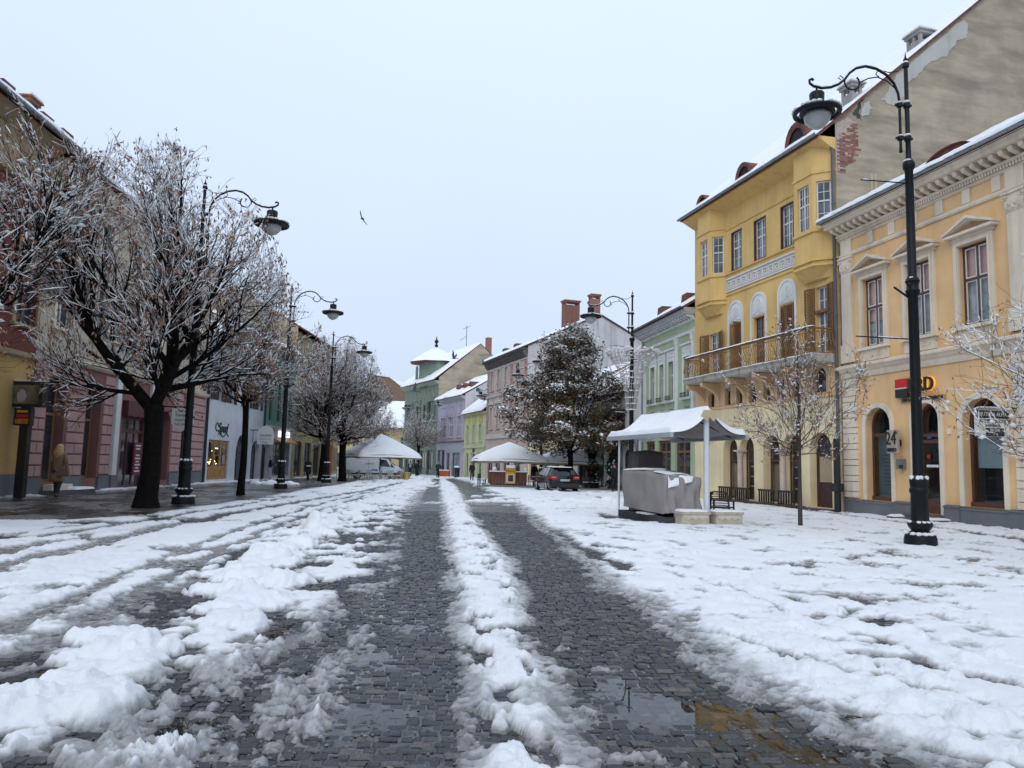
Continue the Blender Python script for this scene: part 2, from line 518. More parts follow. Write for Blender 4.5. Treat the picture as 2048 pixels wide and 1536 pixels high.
TRACK_L = TL_l + TL_r[::-1]
TRACK_R = TR_l + TR_r[::-1]
RIDGE = [(-2.55, 3.2), (-2.55, 4.09), (-2.6, 4.75), (-2.85, 5.53), (-2.73, 6.21), (-2.67, 7.19), (-3.0, 8.6), (-3.29, 10.2), (-3.51, 11.8), (-4.19, 16.95), (-4.6, 22.03), (-4.9, 28.81), (-5.29, 39.36), (-6.12, 54.79), (-8.2, 76)]
_rl = random.Random(11)
LUMPS = []          # (x, y, radius, height) of shovelled snow clods
for i in range(len(RIDGE) - 1):
    (ax, ay), (bx, by) = RIDGE[i], RIDGE[i + 1]
    L_ = math.hypot(bx - ax, by - ay)
    for k in range(int(L_ * (8 if ay < 20 else 7)) + 1):
        t = _rl.random()
        r = _rl.choice([0.06, 0.09, 0.12, 0.16, 0.22, 0.3]) * _rl.uniform(0.8, 1.2)
        if ay > 15: r *= 1.3
        LUMPS.append((ax + (bx - ax) * t + _rl.gauss(0, 0.2 if ay < 9 else 0.3), ay + (by - ay) * t + _rl.gauss(0, 0.25), r, r * _rl.uniform(0.24, 0.46)))
LUMPS += [(-2.42, 4.52, 0.26, 0.14), (-2.30, 4.62, 0.18, 0.15), (-2.78, 4.35, 0.3, 0.11), (-2.8, 4.95, 0.26, 0.10), (-2.5, 6.78, 0.32, 0.13), (-2.25, 6.7, 0.2, 0.08),
          (-2.75, 7.5, 0.28, 0.11), (-3.07, 6.15, 0.24, 0.10), (-3.48, 11.2, 0.4, 0.18), (-3.7, 12.2, 0.4, 0.17), (-3.96, 15.6, 0.35, 0.24), (-4.35, 17.1, 0.22, 0.36),
          (-3.55, 13.0, 0.4, 0.2), (-3.2, 9.3, 0.38, 0.17), (-2.95, 8.4, 0.35, 0.15)]
for i in range(150):     # banked snow beyond the right-hand wheel track
    t = _rl.random()
    y = 3.6 + 11 * t * t
    LUMPS.append((2.55 + 0.25 * (5 - y) * (y < 5) + _rl.gauss(0.5, 0.4), y, _rl.uniform(0.05, 0.2), _rl.uniform(0.02, 0.075)))
for i in range(90):      # heaps near the parked car and the kiosk
    LUMPS.append((_rl.gauss(1.6, 1.3), _rl.uniform(26, 43), _rl.uniform(0.15, 0.6), _rl.uniform(0.04, 0.14)))
for cx_, cy_, n_, s_ in ((-0.6, 52.5, 26, 0.9), (5.4, 39.5, 16, 0.6), (-8.8, 58, 30, 1.2), (-13.6, 44.5, 20, 0.8), (3.2, 30.5, 14, 0.5), (-5.5, 80, 24, 3.0)):
    for i in range(n_):
        LUMPS.append((cx_ + _rl.gauss(0, s_), cy_ + _rl.gauss(0, s_), _rl.uniform(0.2, 0.55), _rl.uniform(0.1, 0.28)))

def ground_low(X, Y):
    """How far the road surface dips: where it dips, melt water stands."""
    d = 0.009 * (fbm(X * 0.9, Y * 0.9, 3, off=4.0) - 0.45)
    for px, py, r, k in ((0.98, 4.85, 0.26, 0.018), (1.42, 4.75, 0.22, 0.013), (1.5, 4.25, 0.2, 0.011), (0.75, 5.3, 0.2, 0.008), (-0.86, 6.9, 0.3, 0.010), (-1.1, 5.9, 0.3, 0.011), (-1.95, 6.4, 0.35, 0.010), (-1.75, 4.3, 0.3, 0.012), (-0.8, 4.6, 0.25, 0.007), (1.7, 5.2, 0.15, 0.009)):
        d = d + k * np.exp(-((X - px) ** 2 + (Y - py) ** 2) / (r * r))
    return d

def snow_depth(X, Y):
    far = smooth(12, 40, Y)
    w1 = fbm(X * 1.3, Y * 1.3, 4, off=1.0) - 0.5; w2 = fbm(X * 1.3, Y * 1.3, 4, off=5.0) - 0.5
    v1 = fbm(X * 7, Y * 7, 3, off=2.0) - 0.5; v2 = fbm(X * 7, Y * 7, 3, off=6.0) - 0.5
    wx = X + 0.42 * w1 + 0.13 * v1; wy = Y + 0.42 * w2 + 0.13 * v2
    nz = fbm(X * 1.0, Y * 1.0, 4, off=3.0) - 0.5
    fine = fbm(X * 5.5, Y * 5.5, 4, off=8.0)
    crumb = fbm(X * 16, Y * 16, 4, 0.6, off=9.0) - 0.5
    ridged = 1 - np.abs(2 * fbm(X * 3.4, Y * 3.4, 4, off=81.0) - 1)
    right = smooth(0.6, 1.6, X); left = smooth(-1.6, -2.6, X)
    d = 0.046 + 0.03 * nz + 0.030 * (fine - 0.5) + 0.016 * crumb
    # trodden snow on the right: shallow footprints, a few through to the paving
    dent = fbm(X * 2.4, Y * 1.9, 3, off=12.0)
    d = d + right * 0.012 - right * (0.028 * smooth(0.53, 0.64, dent) + 0.035 * smooth(0.72, 0.80, dent))
    d = d - right * (1 - far) * 0.020 * smooth(0.55, 0.66, fbm(X * 6, Y * 3.6, 3, off=14.0))
    d = d - right * 0.022 * smooth(0.62, 0.72, fbm(X * 1.4 + Y * 0.8, Y * 4.2, 3, off=16.0)) * smooth(16, 9, Y)
    # churned snow on the left and along the right bank
    bank = smooth(1.3, 2.0, X) * smooth(3.6, 2.4, X) * smooth(11, 7, Y)
    ch = np.clip(left * smooth(-8.8, -7.8, X) + bank, 0, 1)
    d = d + ch * (0.055 * (ridged - 0.62) + 0.03 * crumb)
    def rut(pts, w, k):
        q, _ = seg_dist(wx, wy, pts)
        return k * np.exp(-(q / w) ** 2)
    d = d - rut([(1.74, 7.27), (2.1, 6.62), (2.42, 5.94), (2.81, 5.52), (3.21, 4.82), (3.47, 4.21)], 0.07, 0.06)
    d = d - rut([(2.7, 6.75), (2.9, 6.5), (3.14, 6.15), (3.62, 5.41), (3.96, 4.78), (4.5, 3.8)], 0.09, 0.085)
    d = d - rut([(2.3, 11), (2.68, 9.89), (3.01, 7.88), (3.18, 7.12), (3.3, 6.2)], 0.08, 0.045)
    d = d - rut([(0.7, 20), (0.83, 18.45), (1.1, 15.17), (1.45, 12.66), (1.75, 11.0)], 0.15, 0.12)
    d = d - rut([(2.0, 46), (4.5, 36), (3.6, 30), (0.2, 33)], 0.25, 0.06)
    d = d - rut([(10.2, 36.2), (11.3, 32.4), (11.45, 25.71), (11.7, 22.79), (12.0, 19.64), (12.1, 16.76), (12.2, 12)], 0.2, 0.10)
    for off_, k in ((0.0, 0.09), (0.42, 0.065), (-0.55, 0.07)):
        d = d - rut([(-3.45 + off_, 3.2), (-3.69 + off_, 4.76), (-3.68 + off_, 5.65), (-3.63 + off_, 6.52), (-3.75 + off_, 7.38), (-3.95 + off_, 8.56), (-4.3 + off_, 10.58), (-5.0 + off_, 16), (-5.6 + off_, 24), (-6.3 + off_, 40)], 0.12 + 0.03 * smooth(11, 7, Y), k)
    d = d - rut([(-6.0, 5.5), (-6.21, 7.88), (-6.53, 9.86), (-6.67, 11.78), (-7.02, 14.93), (-7.23, 19.39), (-7.06, 25.63), (-7.26, 39.45), (-8.2, 60)], 0.2, 0.11)
    d = d - rut([(-8.9, 9.0), (-8.76, 12.01), (-8.18, 13.62), (-8.07, 16.04), (-8.13, 20.02), (-8.3, 30)], 0.16, 0.075)
    d = d - 0.06 * smooth(0.56, 0.70, fbm(X * 1.6, Y * 1.0, 4, off=31.0)) * smooth(-3.0, -3.6, X)
    lz = smooth(-2.7, -3.0, X) * smooth(20, 14, Y) * smooth(-9, -8, X)
    d = np.where(lz > 0.5, np.maximum(d, 0.007 + 0.035 * crumb + 0.02 * (fine - 0.5)), d)
    # wheel tracks: the snow thins out through slush to bare stone
    sl = poly_sdf(wx, wy, TRACK_L); sr = poly_sdf(wx, wy, TRACK_R); sm = np.minimum(sl, sr)
    TLr = np.interp(Y, [p[1] for p in TL_r[::-1]], [p[0] for p in TL_r[::-1]]); TRl = np.interp(Y, [p[1] for p in TR_l[::-1]], [p[0] for p in TR_l[::-1]])
    inner = (X > TLr - 0.35) & (X < TRl + 0.35)
    sm = sm + np.where(inner, 0.04, np.where(X > 0, 0.02, 0.10))
    S_ = smooth(0.06, np.where(inner, 0.26, 0.50 + 0.2 * far), sm)
    thin = np.where(inner, 0.012 * smooth(-0.07, 0.05, sm) - 0.026 * (1 - smooth(-0.12, -0.01, sm)), 0.010 * smooth(-0.22, 0.06, sm) - 0.026 * (1 - smooth(-0.30, -0.02, sm))) + 0.05 * crumb + 0.02 * (fine - 0.5)
    d = d * S_ + thin * (1 - S_)
    mid = smooth(0.0, 0.12, X - TLr) * smooth(0.0, 0.12, TRl - X) * smooth(80, 60, Y)      # strip left between the wheels
    d = d + mid * (0.030 + 0.03 * (fine - 0.5) + 0.035 * crumb - 0.075 * smooth(0.53, 0.66, fbm(X * 5.0, Y * 3.4, 3, off=51.0)))
    gap = np.exp(-((X - 0.02) / 0.28) ** 2 - ((Y - 6.95) / 0.14) ** 2) + 0.9 * np.exp(-((X - 0.0) / 0.13) ** 2 - ((Y - 4.95) / 0.22) ** 2) + np.exp(-((X + 0.02) / 0.1) ** 2 - ((Y - 4.25) / 0.15) ** 2)
    d = d - 0.085 * gap
    # patchy remains between the shovelled ridge and the left-hand track
    pt, _ = seg_dist(X, Y, [(-2.0, 6.6), (-2.2, 7.6), (-2.3, 10), (-2.7, 13), (-3.3, 17.5), (-4.1, 25)])
    d = d - np.exp(-(pt / (0.45 + 0.02 * Y)) ** 2) * (0.012 + 0.075 * smooth(0.44, 0.60, fbm(X * 2.6, Y * 1.7, 4, off=41.0)))
    # gaps between the clods of the shovelled ridge
    rd, _ = seg_dist(X, Y, RIDGE)
    d = d - np.exp(-(rd / 0.55) ** 2) * 0.085 * smooth(0.42, 0.56, fbm(X * 2.1, Y * 2.1, 4, off=101.0))
    # slush lying in the tracks
    smear = smooth(0.44, 0.62, fbm(X * 4.0 + 0.9 * Y, Y * 1.4, 4, off=91.0)) * (sl < 0.1) * smooth(-0.75, -1.35, X) * smooth(8.5, 6.5, Y)
    d = d + 0.047 * smear * (0.75 + 1.5 * crumb)
    for sx, sy, rx, ry, k in ((-1.14, 4.55, 0.07, 0.30, 0.075), (-1.62, 4.2, 0.14, 0.28, 0.085), (-1.78, 4.85, 0.07, 0.30, 0.065), (-1.75, 3.8, 0.2, 0.22, 0.06), (-1.25, 5.7, 0.12, 0.5, 0.05), (-1.55, 5.3, 0.10, 0.4, 0.055), (-2.0, 5.5, 0.2, 0.2, 0.05),
                              (0.62, 5.75, 0.2, 0.12, 0.06), (0.48, 4.8, 0.06, 0.2, 0.055), (0.68, 4.12, 0.26, 0.09, 0.075), (0.5, 6.3, 0.2, 0.10, 0.055), (1.45, 6.3, 0.06, 0.6, 0.06), (1.62, 5.3, 0.08, 0.3, 0.05), (1.9, 4.5, 0.1, 0.3, 0.06), (-0.95, 8.9, 0.1, 0.6, 0.03)):
        d = d + 0.85 * k * np.exp(-((wx - sx) / rx) ** 2 - ((wy - sy) / ry) ** 2) * (0.65 + 1.5 * crumb)
    # trodden wet walk along the left-hand houses
    sw = poly_sdf(wx, wy, WALK)
    d = d - (0.027 + 0.042 * fbm(X * 0.8, Y * 0.8, 3, off=61.0)) * smooth(0.5, -0.5, sw)
    wl = np.interp(Y, [0, 25, 42, 54.5, 90], [-15.3, -16.06, -17.27, -17.9, -17.7])   # strip of clean snow at the foot of the houses
    d = d + 0.10 * np.exp(-((X - wl - 0.35) / 0.35) ** 2) * (fbm(X * 0.7, Y * 0.7, 3, off=71.0) > 0.42)
    # bare patch in front of the covered stall
    d = d - 0.10 * smooth(0.25, -0.25, poly_sdf(wx, wy, [(2.5, 21.8), (2.9, 22.9), (5.0, 20.9), (4.6, 19.9), (4.2, 20.1)]))
    d0 = np.maximum(d, 0) * 0.8
    for lx, ly, r, h in LUMPS:
        m = (np.abs(X - lx) < r * 1.7) & (np.abs(Y - ly) < r * 1.7)
        if not m.any(): continue
        qx = X[m] - lx + r * (1.2 * w1[m] + 0.9 * v1[m]); qy = Y[m] - ly + r * (1.2 * w2[m] + 0.9 * v2[m])
        q2 = (qx * qx + qy * qy) / (r * r)
        dome = h * np.clip(1 - q2, 0, 1) ** 0.85 * (0.8 + 0.4 * fine[m]) + 0.10 * r * crumb[m] * np.clip(1 - q2, 0, 1)
        cur = d[m]
        d[m] = np.where(q2 < 1, np.maximum(cur, d0[m] + dome), cur)
    return d

# snow sheet: finer towards the viewer
rows = [2.6]
while rows[-1] < 175:
    y = rows[-1]
    rows.append(y + min(0.00115 * y * y, 0.0095 * y) if y < 60 else y + 0.014 * y)
rows = np.array(rows)
tcol = np.linspace(-1.0, 1.0, 860)
TY = np.repeat(rows[:, None], len(tcol), 1)
TX = tcol[None, :] * (TY + 1.2)
DEP = snow_depth(TX, TY)
ZS = gzn(TY) + np.clip(DEP, -0.02, None)
def grid_mesh(name, X, Y, Z, keep=None):
    r, c = X.shape
    co = np.stack([X, Y, Z], -1).reshape(-1, 3)
    idx = np.arange(r * c).reshape(r, c)
    q = np.stack([idx[:-1, :-1], idx[:-1, 1:], idx[1:, 1:], idx[1:, :-1]], -1).reshape(-1, 4)
    if keep is not None:
        k = keep.reshape(-1)
        q = q[k[q].any(1)]
    used = np.zeros(r * c, bool); used[q.ravel()] = True
    remap = np.cumsum(used) - 1
    co = co[used]; q = remap[q]
    me = bpy.data.meshes.new(name)
    me.vertices.add(len(co)); me.vertices.foreach_set('co', co.ravel())
    me.loops.add(q.size); me.loops.foreach_set('vertex_index', q.ravel().astype(np.int32))
    me.polygons.add(len(q)); me.polygons.foreach_set('loop_start', np.arange(0, q.size, 4, dtype=np.int32))
    me.polygons.foreach_set('use_smooth', np.ones(len(q), bool))
    me.update(calc_edges=True)
    return me, used
snow_me, used = grid_mesh('street_snow', TX, TY, ZS, DEP > -0.019)
slush = np.clip(1.12 - DEP / 0.036, 0, 1)
# salted, driven-over margins are greyer; the walk is brown slush
slush = np.maximum(slush, 0.95 * smooth(0.3, -0.4, poly_sdf(TX, TY, WALK)) * smooth(0.12, 0.03, DEP))
ln = smooth(-2.9, -3.4, TX) * smooth(-5.0, -4.2, TX) * smooth(9.5, 7.0, TY)
edge_ = np.minimum(poly_sdf(TX, TY, TRACK_L), poly_sdf(TX, TY, TRACK_R))
slush = np.maximum(slush, smooth(0.55, 0.0, edge_ + 0.1 + 0.5 * (fbm(TX * 3, TY * 3, 3, off=7.0) - 0.5)) * smooth(0.10, 0.04, DEP) * 0.75 * smooth(40, 20, TY))
slush = np.maximum(slush, ln * smooth(0.065, 0.02, DEP) * 0.8)
at = snow_me.attributes.new('slush', 'FLOAT', 'POINT')
at.data.foreach_set('value', slush.reshape(-1)[used].astype(np.float32))
snow_o = bpy.data.objects.new('street_snow', snow_me)
COL.objects.link(snow_o)
snow_me.materials.append(snow_mat('street_snow', 'slush'))
tag(snow_o, 'white lumpy snow and grey slush lying over the street paving', 'snow', kind='stuff')

# paving sheet
pave, nt, bs = _base('paving')
L = nt.links.new
tc = _n(nt, 'ShaderNodeTexCoord')
bk = _n(nt, 'ShaderNodeTexBrick')
bk.inputs['Scale'].default_value = 1.0
bk.inputs['Brick Width'].default_value = 0.13; bk.inputs['Row Height'].default_value = 0.11; bk.inputs['Mortar Size'].default_value = 0.012
bk.inputs['Color1'].default_value = (0.040, 0.042, 0.045, 1); bk.inputs['Color2'].default_value = (0.060, 0.058, 0.056, 1); bk.inputs['Mortar'].default_value = (0.02, 0.02, 0.02, 1)
L(tc.outputs['Object'], bk.inputs['Vector'])
nz = _n(nt, 'ShaderNodeTexNoise'); nz.inputs['Scale'].default_value = 0.7; nz.inputs['Detail'].default_value = 6
L(tc.outputs['Object'], nz.inputs['Vector'])
mr = _n(nt, 'ShaderNodeMapRange'); mr.inputs[1].default_value = 0.3; mr.inputs[2].default_value = 0.7; mr.inputs[3].default_value = 0.75; mr.inputs[4].default_value = 1.5
L(nz.outputs[0], mr.inputs[0])
sc = _n(nt, 'ShaderNodeVectorMath', operation='SCALE'); L(bk.outputs[0], sc.inputs[0]); L(mr.outputs[0], sc.inputs['Scale'])
L(sc.outputs[0], bs.inputs['Base Color'])
mr2 = _n(nt, 'ShaderNodeMapRange'); mr2.inputs[1].default_value = 0.35; mr2.inputs[2].default_value = 0.65; mr2.inputs[3].default_value = 0.16; mr2.inputs[4].default_value = 0.5
L(nz.outputs[0], mr2.inputs[0]); L(mr2.outputs[0], bs.inputs['Roughness'])
bp = _n(nt, 'ShaderNodeBump'); bp.inputs['Strength'].default_value = 0.7; bp.inputs['Distance'].default_value = 0.012
bp.invert = True
n6 = _n(nt, 'ShaderNodeTexNoise'); n6.inputs['Scale'].default_value = 25; L(tc.outputs['Object'], n6.inputs['Vector'])
ad = _n(nt, 'ShaderNodeMath', operation='MULTIPLY_ADD'); ad.inputs[1].default_value = -0.5
L(n6.outputs[0], ad.inputs[0]); L(bk.outputs['Fac'], ad.inputs[2])
L(ad.outputs[0], bp.inputs['Height']); L(bp.outputs[0], bs.inputs['Normal'])
SETT_Y = 23.0
gy = np.unique(np.concatenate([np.linspace(-60, 2, 8), np.arange(2.0, 25, 0.25), np.arange(25, 60, 1.0), np.linspace(60, 200, 30), np.linspace(200, 900, 12)]))
gx = np.unique(np.concatenate([np.linspace(-600, -30, 10), np.arange(-30, -6, 1.0), np.arange(-6, 6, 0.25), np.arange(6, 30, 1.0), np.linspace(30, 600, 10)]))
GX, GY = np.meshgrid(gx, gy)
sett_zone = np.minimum(poly_sdf(GX, GY, TRACK_L), poly_sdf(GX, GY, TRACK_R))
sett_zone = np.minimum(sett_zone, poly_sdf(GX, GY, [(-5.2, 24), (0.8, 24), (2.2, 9), (3.6, 2.2), (-4.0, 2.2)]))
low = smooth(0.3, 0.0, sett_zone) * smooth(SETT_Y + 0.8, SETT_Y - 0.1, GY)
GZ = gzn(GY) - 0.030 * low - 0.006
gme, _ = grid_mesh('ground', GX, GY, GZ)
ground = bpy.data.objects.new('ground', gme)
COL.objects.link(ground)
gme.materials.append(pave)
tag(ground, 'dark wet paved street surface between the two rows of houses', 'ground', kind='structure')

# setts: single wet stones, laid in rows across the street
sett_mat, nt, bs = _base('sett_stone')
L = nt.links.new
at = _n(nt, 'ShaderNodeAttribute'); at.attribute_name = 'tone'
tc = _n(nt, 'ShaderNodeTexCoord')
nz = _n(nt, 'ShaderNodeTexNoise'); nz.inputs['Scale'].default_value = 42; nz.inputs['Detail'].default_value = 8; nz.inputs['Roughness'].default_value = 0.7
geo = _n(nt, 'ShaderNodeNewGeometry')
L(geo.outputs['Position'], nz.inputs['Vector'])
mr = _n(nt, 'ShaderNodeMapRange'); mr.inputs[1].default_value = 0.3; mr.inputs[2].default_value = 0.7; mr.inputs[3].default_value = 0.25; mr.inputs[4].default_value = 2.1
L(nz.outputs[0], mr.inputs[0])
cr = _n(nt, 'ShaderNodeValToRGB')
cr.color_ramp.elements[0].color = (0.018, 0.019, 0.021, 1); cr.color_ramp.elements[1].color = (0.095, 0.083, 0.070, 1)
e2 = cr.color_ramp.elements.new(0.6); e2.color = (0.036, 0.037, 0.039, 1)
L(at.outputs['Fac'], cr.inputs[0])
sc = _n(nt, 'ShaderNodeVectorMath', operation='SCALE'); L(cr.outputs[0], sc.inputs[0]); L(mr.outputs[0], sc.inputs['Scale'])
L(sc.outputs[0], bs.inputs['Base Color'])
mr3 = _n(nt, 'ShaderNodeMapRange'); mr3.inputs[1].default_value = 0.35; mr3.inputs[2].default_value = 0.65; mr3.inputs[3].default_value = 0.24; mr3.inputs[4].default_value = 0.6
L(nz.outputs[0], mr3.inputs[0]); L(mr3.outputs[0], bs.inputs['Roughness'])
n7 = _n(nt, 'ShaderNodeTexNoise'); n7.inputs['Scale'].default_value = 55; n7.inputs['Detail'].default_value = 5; L(geo.outputs['Position'], n7.inputs['Vector'])
bp = _n(nt, 'ShaderNodeBump'); bp.inputs['Strength'].default_value = 1.0; bp.inputs['Distance'].default_value = 0.014
L(n7.outputs[0], bp.inputs['Height']); L(bp.outputs[0], bs.inputs['Normal'])

def sett_geo(w, l, rg):
    """One stone centred on the origin, worn top at z = 0."""
    i = 0.006; vs = []
    for (sx, sy) in ((-1, -1), (1, -1), (1, 1), (-1, 1)):
        vs.append((sx * w / 2 + rg.uniform(-.004, .004), sy * l / 2 + rg.uniform(-.004, .004), -0.05))
    for (sx, sy) in ((-1, -1), (1, -1), (1, 1), (-1, 1)):
        vs.append((sx * w / 2 + rg.uniform(-.004, .004), sy * l / 2 + rg.uniform(-.004, .004), -0.006 + rg.uniform(-.003, .003)))
    for (sx, sy) in ((-1, -1), (1, -1), (1, 1), (-1, 1)):
        vs.append((sx * (w / 2 - i - rg.uniform(0, .008)), sy * (l / 2 - i - rg.uniform(0, .008)), rg.uniform(-.003, .002)))
    fs = [(8, 9, 10, 11)]
    for b in (0, 4):
        for k in range(4):
            fs.append((b + k, b + (k + 1) % 4, b + 4 + (k + 1) % 4, b + 4 + k))
    return vs, fs
rg = random.Random(5)
spots = []
y = 2.5
while y < SETT_Y:
    lrow = rg.uniform(0.076, 0.098)
    x = (-4.6 if y < 15 else -4.9) + rg.uniform(0, 0.1)
    while x < (4.0 if y < 9 else 2.2):
        w = rg.uniform(0.07, 0.135)
        if True:
            spots.append((x + w / 2, y + lrow / 2 + rg.uniform(-.004, .004), w - 0.008, lrow - 0.008))
        x += w
    y += lrow
S = np.array(spots)
ROWTILT = 0.06       # rows run very slightly askew to the view
S[:, 1] += S[:, 0] * ROWTILT + 0.035 * np.sin(S[:, 0] * 1.9 + S[:, 1] * 0.6) + 0.02 * np.sin(S[:, 0] * 4.7 - S[:, 1] * 1.3)
dep = snow_depth(S[:, 0], S[:, 1])
zl = ground_low(S[:, 0], S[:, 1])
ok = (dep < 0.03)
order = np.argsort(S[:, 1] + 0.25 * np.abs(S[:, 0]))
variants = []
for k in range(14):
    v, f = sett_geo(0.10 + 0.008 * (k % 3 - 1), 0.080, rg)
    m = MB().add(v, f).mesh('sett')
    a = m.attributes.new('tone', 'FLOAT', 'POINT'); t = rg.random() ** 1.4
    a.data.foreach_set('value', [t] * len(m.vertices)); m.materials.append(sett_mat)
    variants.append(m)
cnt = 0
big_v, big_f, big_t = [], [], []
for i in order:
    if not ok[i]: continue
    x, y, w, l = S[i]
    z = gz(y) - zl[i] + rg.gauss(0, 0.0028)
    rz = ROWTILT + rg.gauss(0, 0.045)
    if cnt < 300 and abs(x) < 0.70 * y and y > 3.5 and dep[i] < -0.01:
        o = bpy.data.objects.new('sett', variants[rg.randrange(14)])
        COL.objects.link(o)
        o.parent = ground
        o.location = (x, y, z); o.rotation_euler = (rg.gauss(0, .04), rg.gauss(0, .04), rz)
        o.scale = (w / 0.10, l / 0.080, 1)
        cnt += 1
    else:
        v, f = sett_geo(w, l, rg)
        ca, sa = math.cos(rz), math.sin(rz); tx, ty = rg.gauss(0, .04), rg.gauss(0, .04)
        b = len(big_v)
        big_v.extend([(x + p[0] * ca - p[1] * sa, y + p[0] * sa + p[1] * ca, z + p[2] + tx * p[0] + ty * p[1]) for p in v])
        big_f.extend([tuple(q + b for q in ff) for ff in f])
        big_t.extend([rg.random() ** 1.4] * len(v))
mb = MB(); mb.v = big_v; mb.f = big_f
so = mb.build('cobblestones', sett_mat, ground, kind='stuff')
a = so.data.attributes.new('tone', 'FLOAT', 'POINT'); a.data.foreach_set('value', big_t)

# melt water standing between and over the stones
WATER = clear_glass('melt_water', tint=(0.62, 0.60, 0.57), ior=1.33, rough=0.015, wav=0.02)
wme = MB()
ys = [2.4, 4.5, 6.5, 8.6]
for i in range(len(ys) - 1):
    a, b = ys[i], ys[i + 1]
    wme.add([(-4.3, a, -0.0075), (3.5, a, -0.0075), (3.5, b, -0.0075), (-4.3, b, -0.0075)], [(0, 1, 2, 3)])
wo_ = wme.build('water', WATER)
tag(wo_, 'thin melt water standing in the dips of the stone setts', 'water', kind='structure')

# crumbs of slush scattered over the stones
rs = np.random.RandomState(19)
n = 15000
cy = 3.3 + 14 * rs.rand(n) ** 1.9
cx = rs.uniform(-3.2, 2.9, n)
dd = snow_depth(cx, cy)
k_ = (dd < 0.01) & (rs.rand(n) < np.where(dd > -0.02, 0.95, 0.30 + 0.25 * (cx < -0.9)))
cx, cy = cx[k_], cy[k_]
n = len(cx)
sz = 0.003 + 0.012 * rs.rand(n) ** 3
oc = np.array([[1, 0, 0], [0, 1, 0], [-1, 0, 0], [0, -1, 0], [0, 0, 0.7], [0, 0, -0.7]])
V = np.stack([cx, cy, -ground_low(cx, cy) + 0.001], 1)[:, None] + oc[None] * sz[:, None, None] * rs.uniform(0.6, 1.5, (n, 6, 1))
fq = np.array([[0, 1, 4], [1, 2, 4], [2, 3, 4], [3, 0, 4], [1, 0, 5], [2, 1, 5], [3, 2, 5], [0, 3, 5]])
me = bpy.data.meshes.new('slush_crumbs')
me.from_pydata(V.reshape(-1, 3).tolist(), [], (np.arange(n)[:, None, None] * 6 + fq[None]).reshape(-1, 3).tolist())
me.materials.append(mat('slush_grey', (0.17, 0.165, 0.16), rough=0.35, var=0.6, vscale=30))
so = bpy.data.objects.new('slush_crumbs', me); COL.objects.link(so); so.parent = snow_o; so['kind'] = 'stuff'

# ------------------------------------------------------------------ building kit
# local frame of a house: x along the facade (left to right as seen from the street), y into the house, z up
def hole(x0, x1, z0, z1, arch=0.0):
    return dict(x0=x0, x1=x1, z0=z0, z1=z1, a=arch)
def outline(h, t=0.0, zb=None, n=10):
    x0, x1, z0, z1 = h['x0'] + t, h['x1'] - t, h['z0'] + (t if zb is None else zb), h['z1'] - t
    a = h['a']
    if a <= 0:
        return [(x0, z0), (x1, z0), (x1, z1), (x0, z1)]
    a = max(0.02, a - t * 0.5 if t > 0 else a - t * 0.5)
    cx, rx = (x0 + x1) / 2, (x1 - x0) / 2
    pts = [(x0, z0), (x1, z0)]
    for k in range(n + 1):
        g = PI * k / n
        pts.append((cx + rx * math.cos(g), z1 - a + a * math.sin(g)))
    return pts
def ring(mb, outer, inner, y0, y1):
    n = len(outer); v = []
    for y in (y0, y1):
        v += [(p[0], y, p[1]) for p in outer] + [(p[0], y, p[1]) for p in inner]
    f = []
    for i in range(n):
        j = (i + 1) % n
        f += [(i, j, n + j, n + i), (2 * n + j, 2 * n + i, 3 * n + i, 3 * n + j), (j, i, 2 * n + i, 2 * n + j), (n + i, n + j, 3 * n + j, 3 * n + i)]
    return mb.add(v, f)
def inside(p, poly):
    x, z = p; c = False; n = len(poly)
    for i in range(n):
        x0, z0 = poly[i]; x1, z1 = poly[(i + 1) % n]
        if (z0 > z) != (z1 > z) and x < (x1 - x0) * (z - z0) / (z1 - z0) + x0: c = not c
    return c
def wall(parent, m, poly, holes=(), y=0.0, reveal=0.25, name='wall', rmat=None):
    """Flat wall in the plane y with openings cut through, and reveals running back from them."""
    loops = [poly] + [outline(h) for h in holes]
    vs, es = [], []
    for lp in loops:
        b = len(vs); vs += [Vector(p) for p in lp]
        es += [(b + i, b + (i + 1) % len(lp)) for i in range(len(lp))]
    ov, oe, of = delaunay_2d_cdt(vs, es, [], 0, 1e-5)[:3]
    mb = MB()
    keep = []
    for f in of:
        c = (sum(ov[i][0] for i in f) / len(f), sum(ov[i][1] for i in f) / len(f))
        if inside(c, poly) and not any(inside(c, l) for l in loops[1:]): keep.append(tuple(f))
    mb.add([(p[0], y, p[1]) for p in ov], keep)
    rv = MB() if rmat else mb
    for lp in loops[1:]:
        n = len(lp)
        rv.add([(p[0], y, p[1]) for p in lp] + [(p[0], y + reveal, p[1]) for p in lp], [(i, (i + 1) % n, (i + 1) % n + n, i + n) for i in range(n)])
    o = mb.build(name, m, parent)
    if rmat and len(rv.v): rv.build('reveal', rmat, o)
    return o
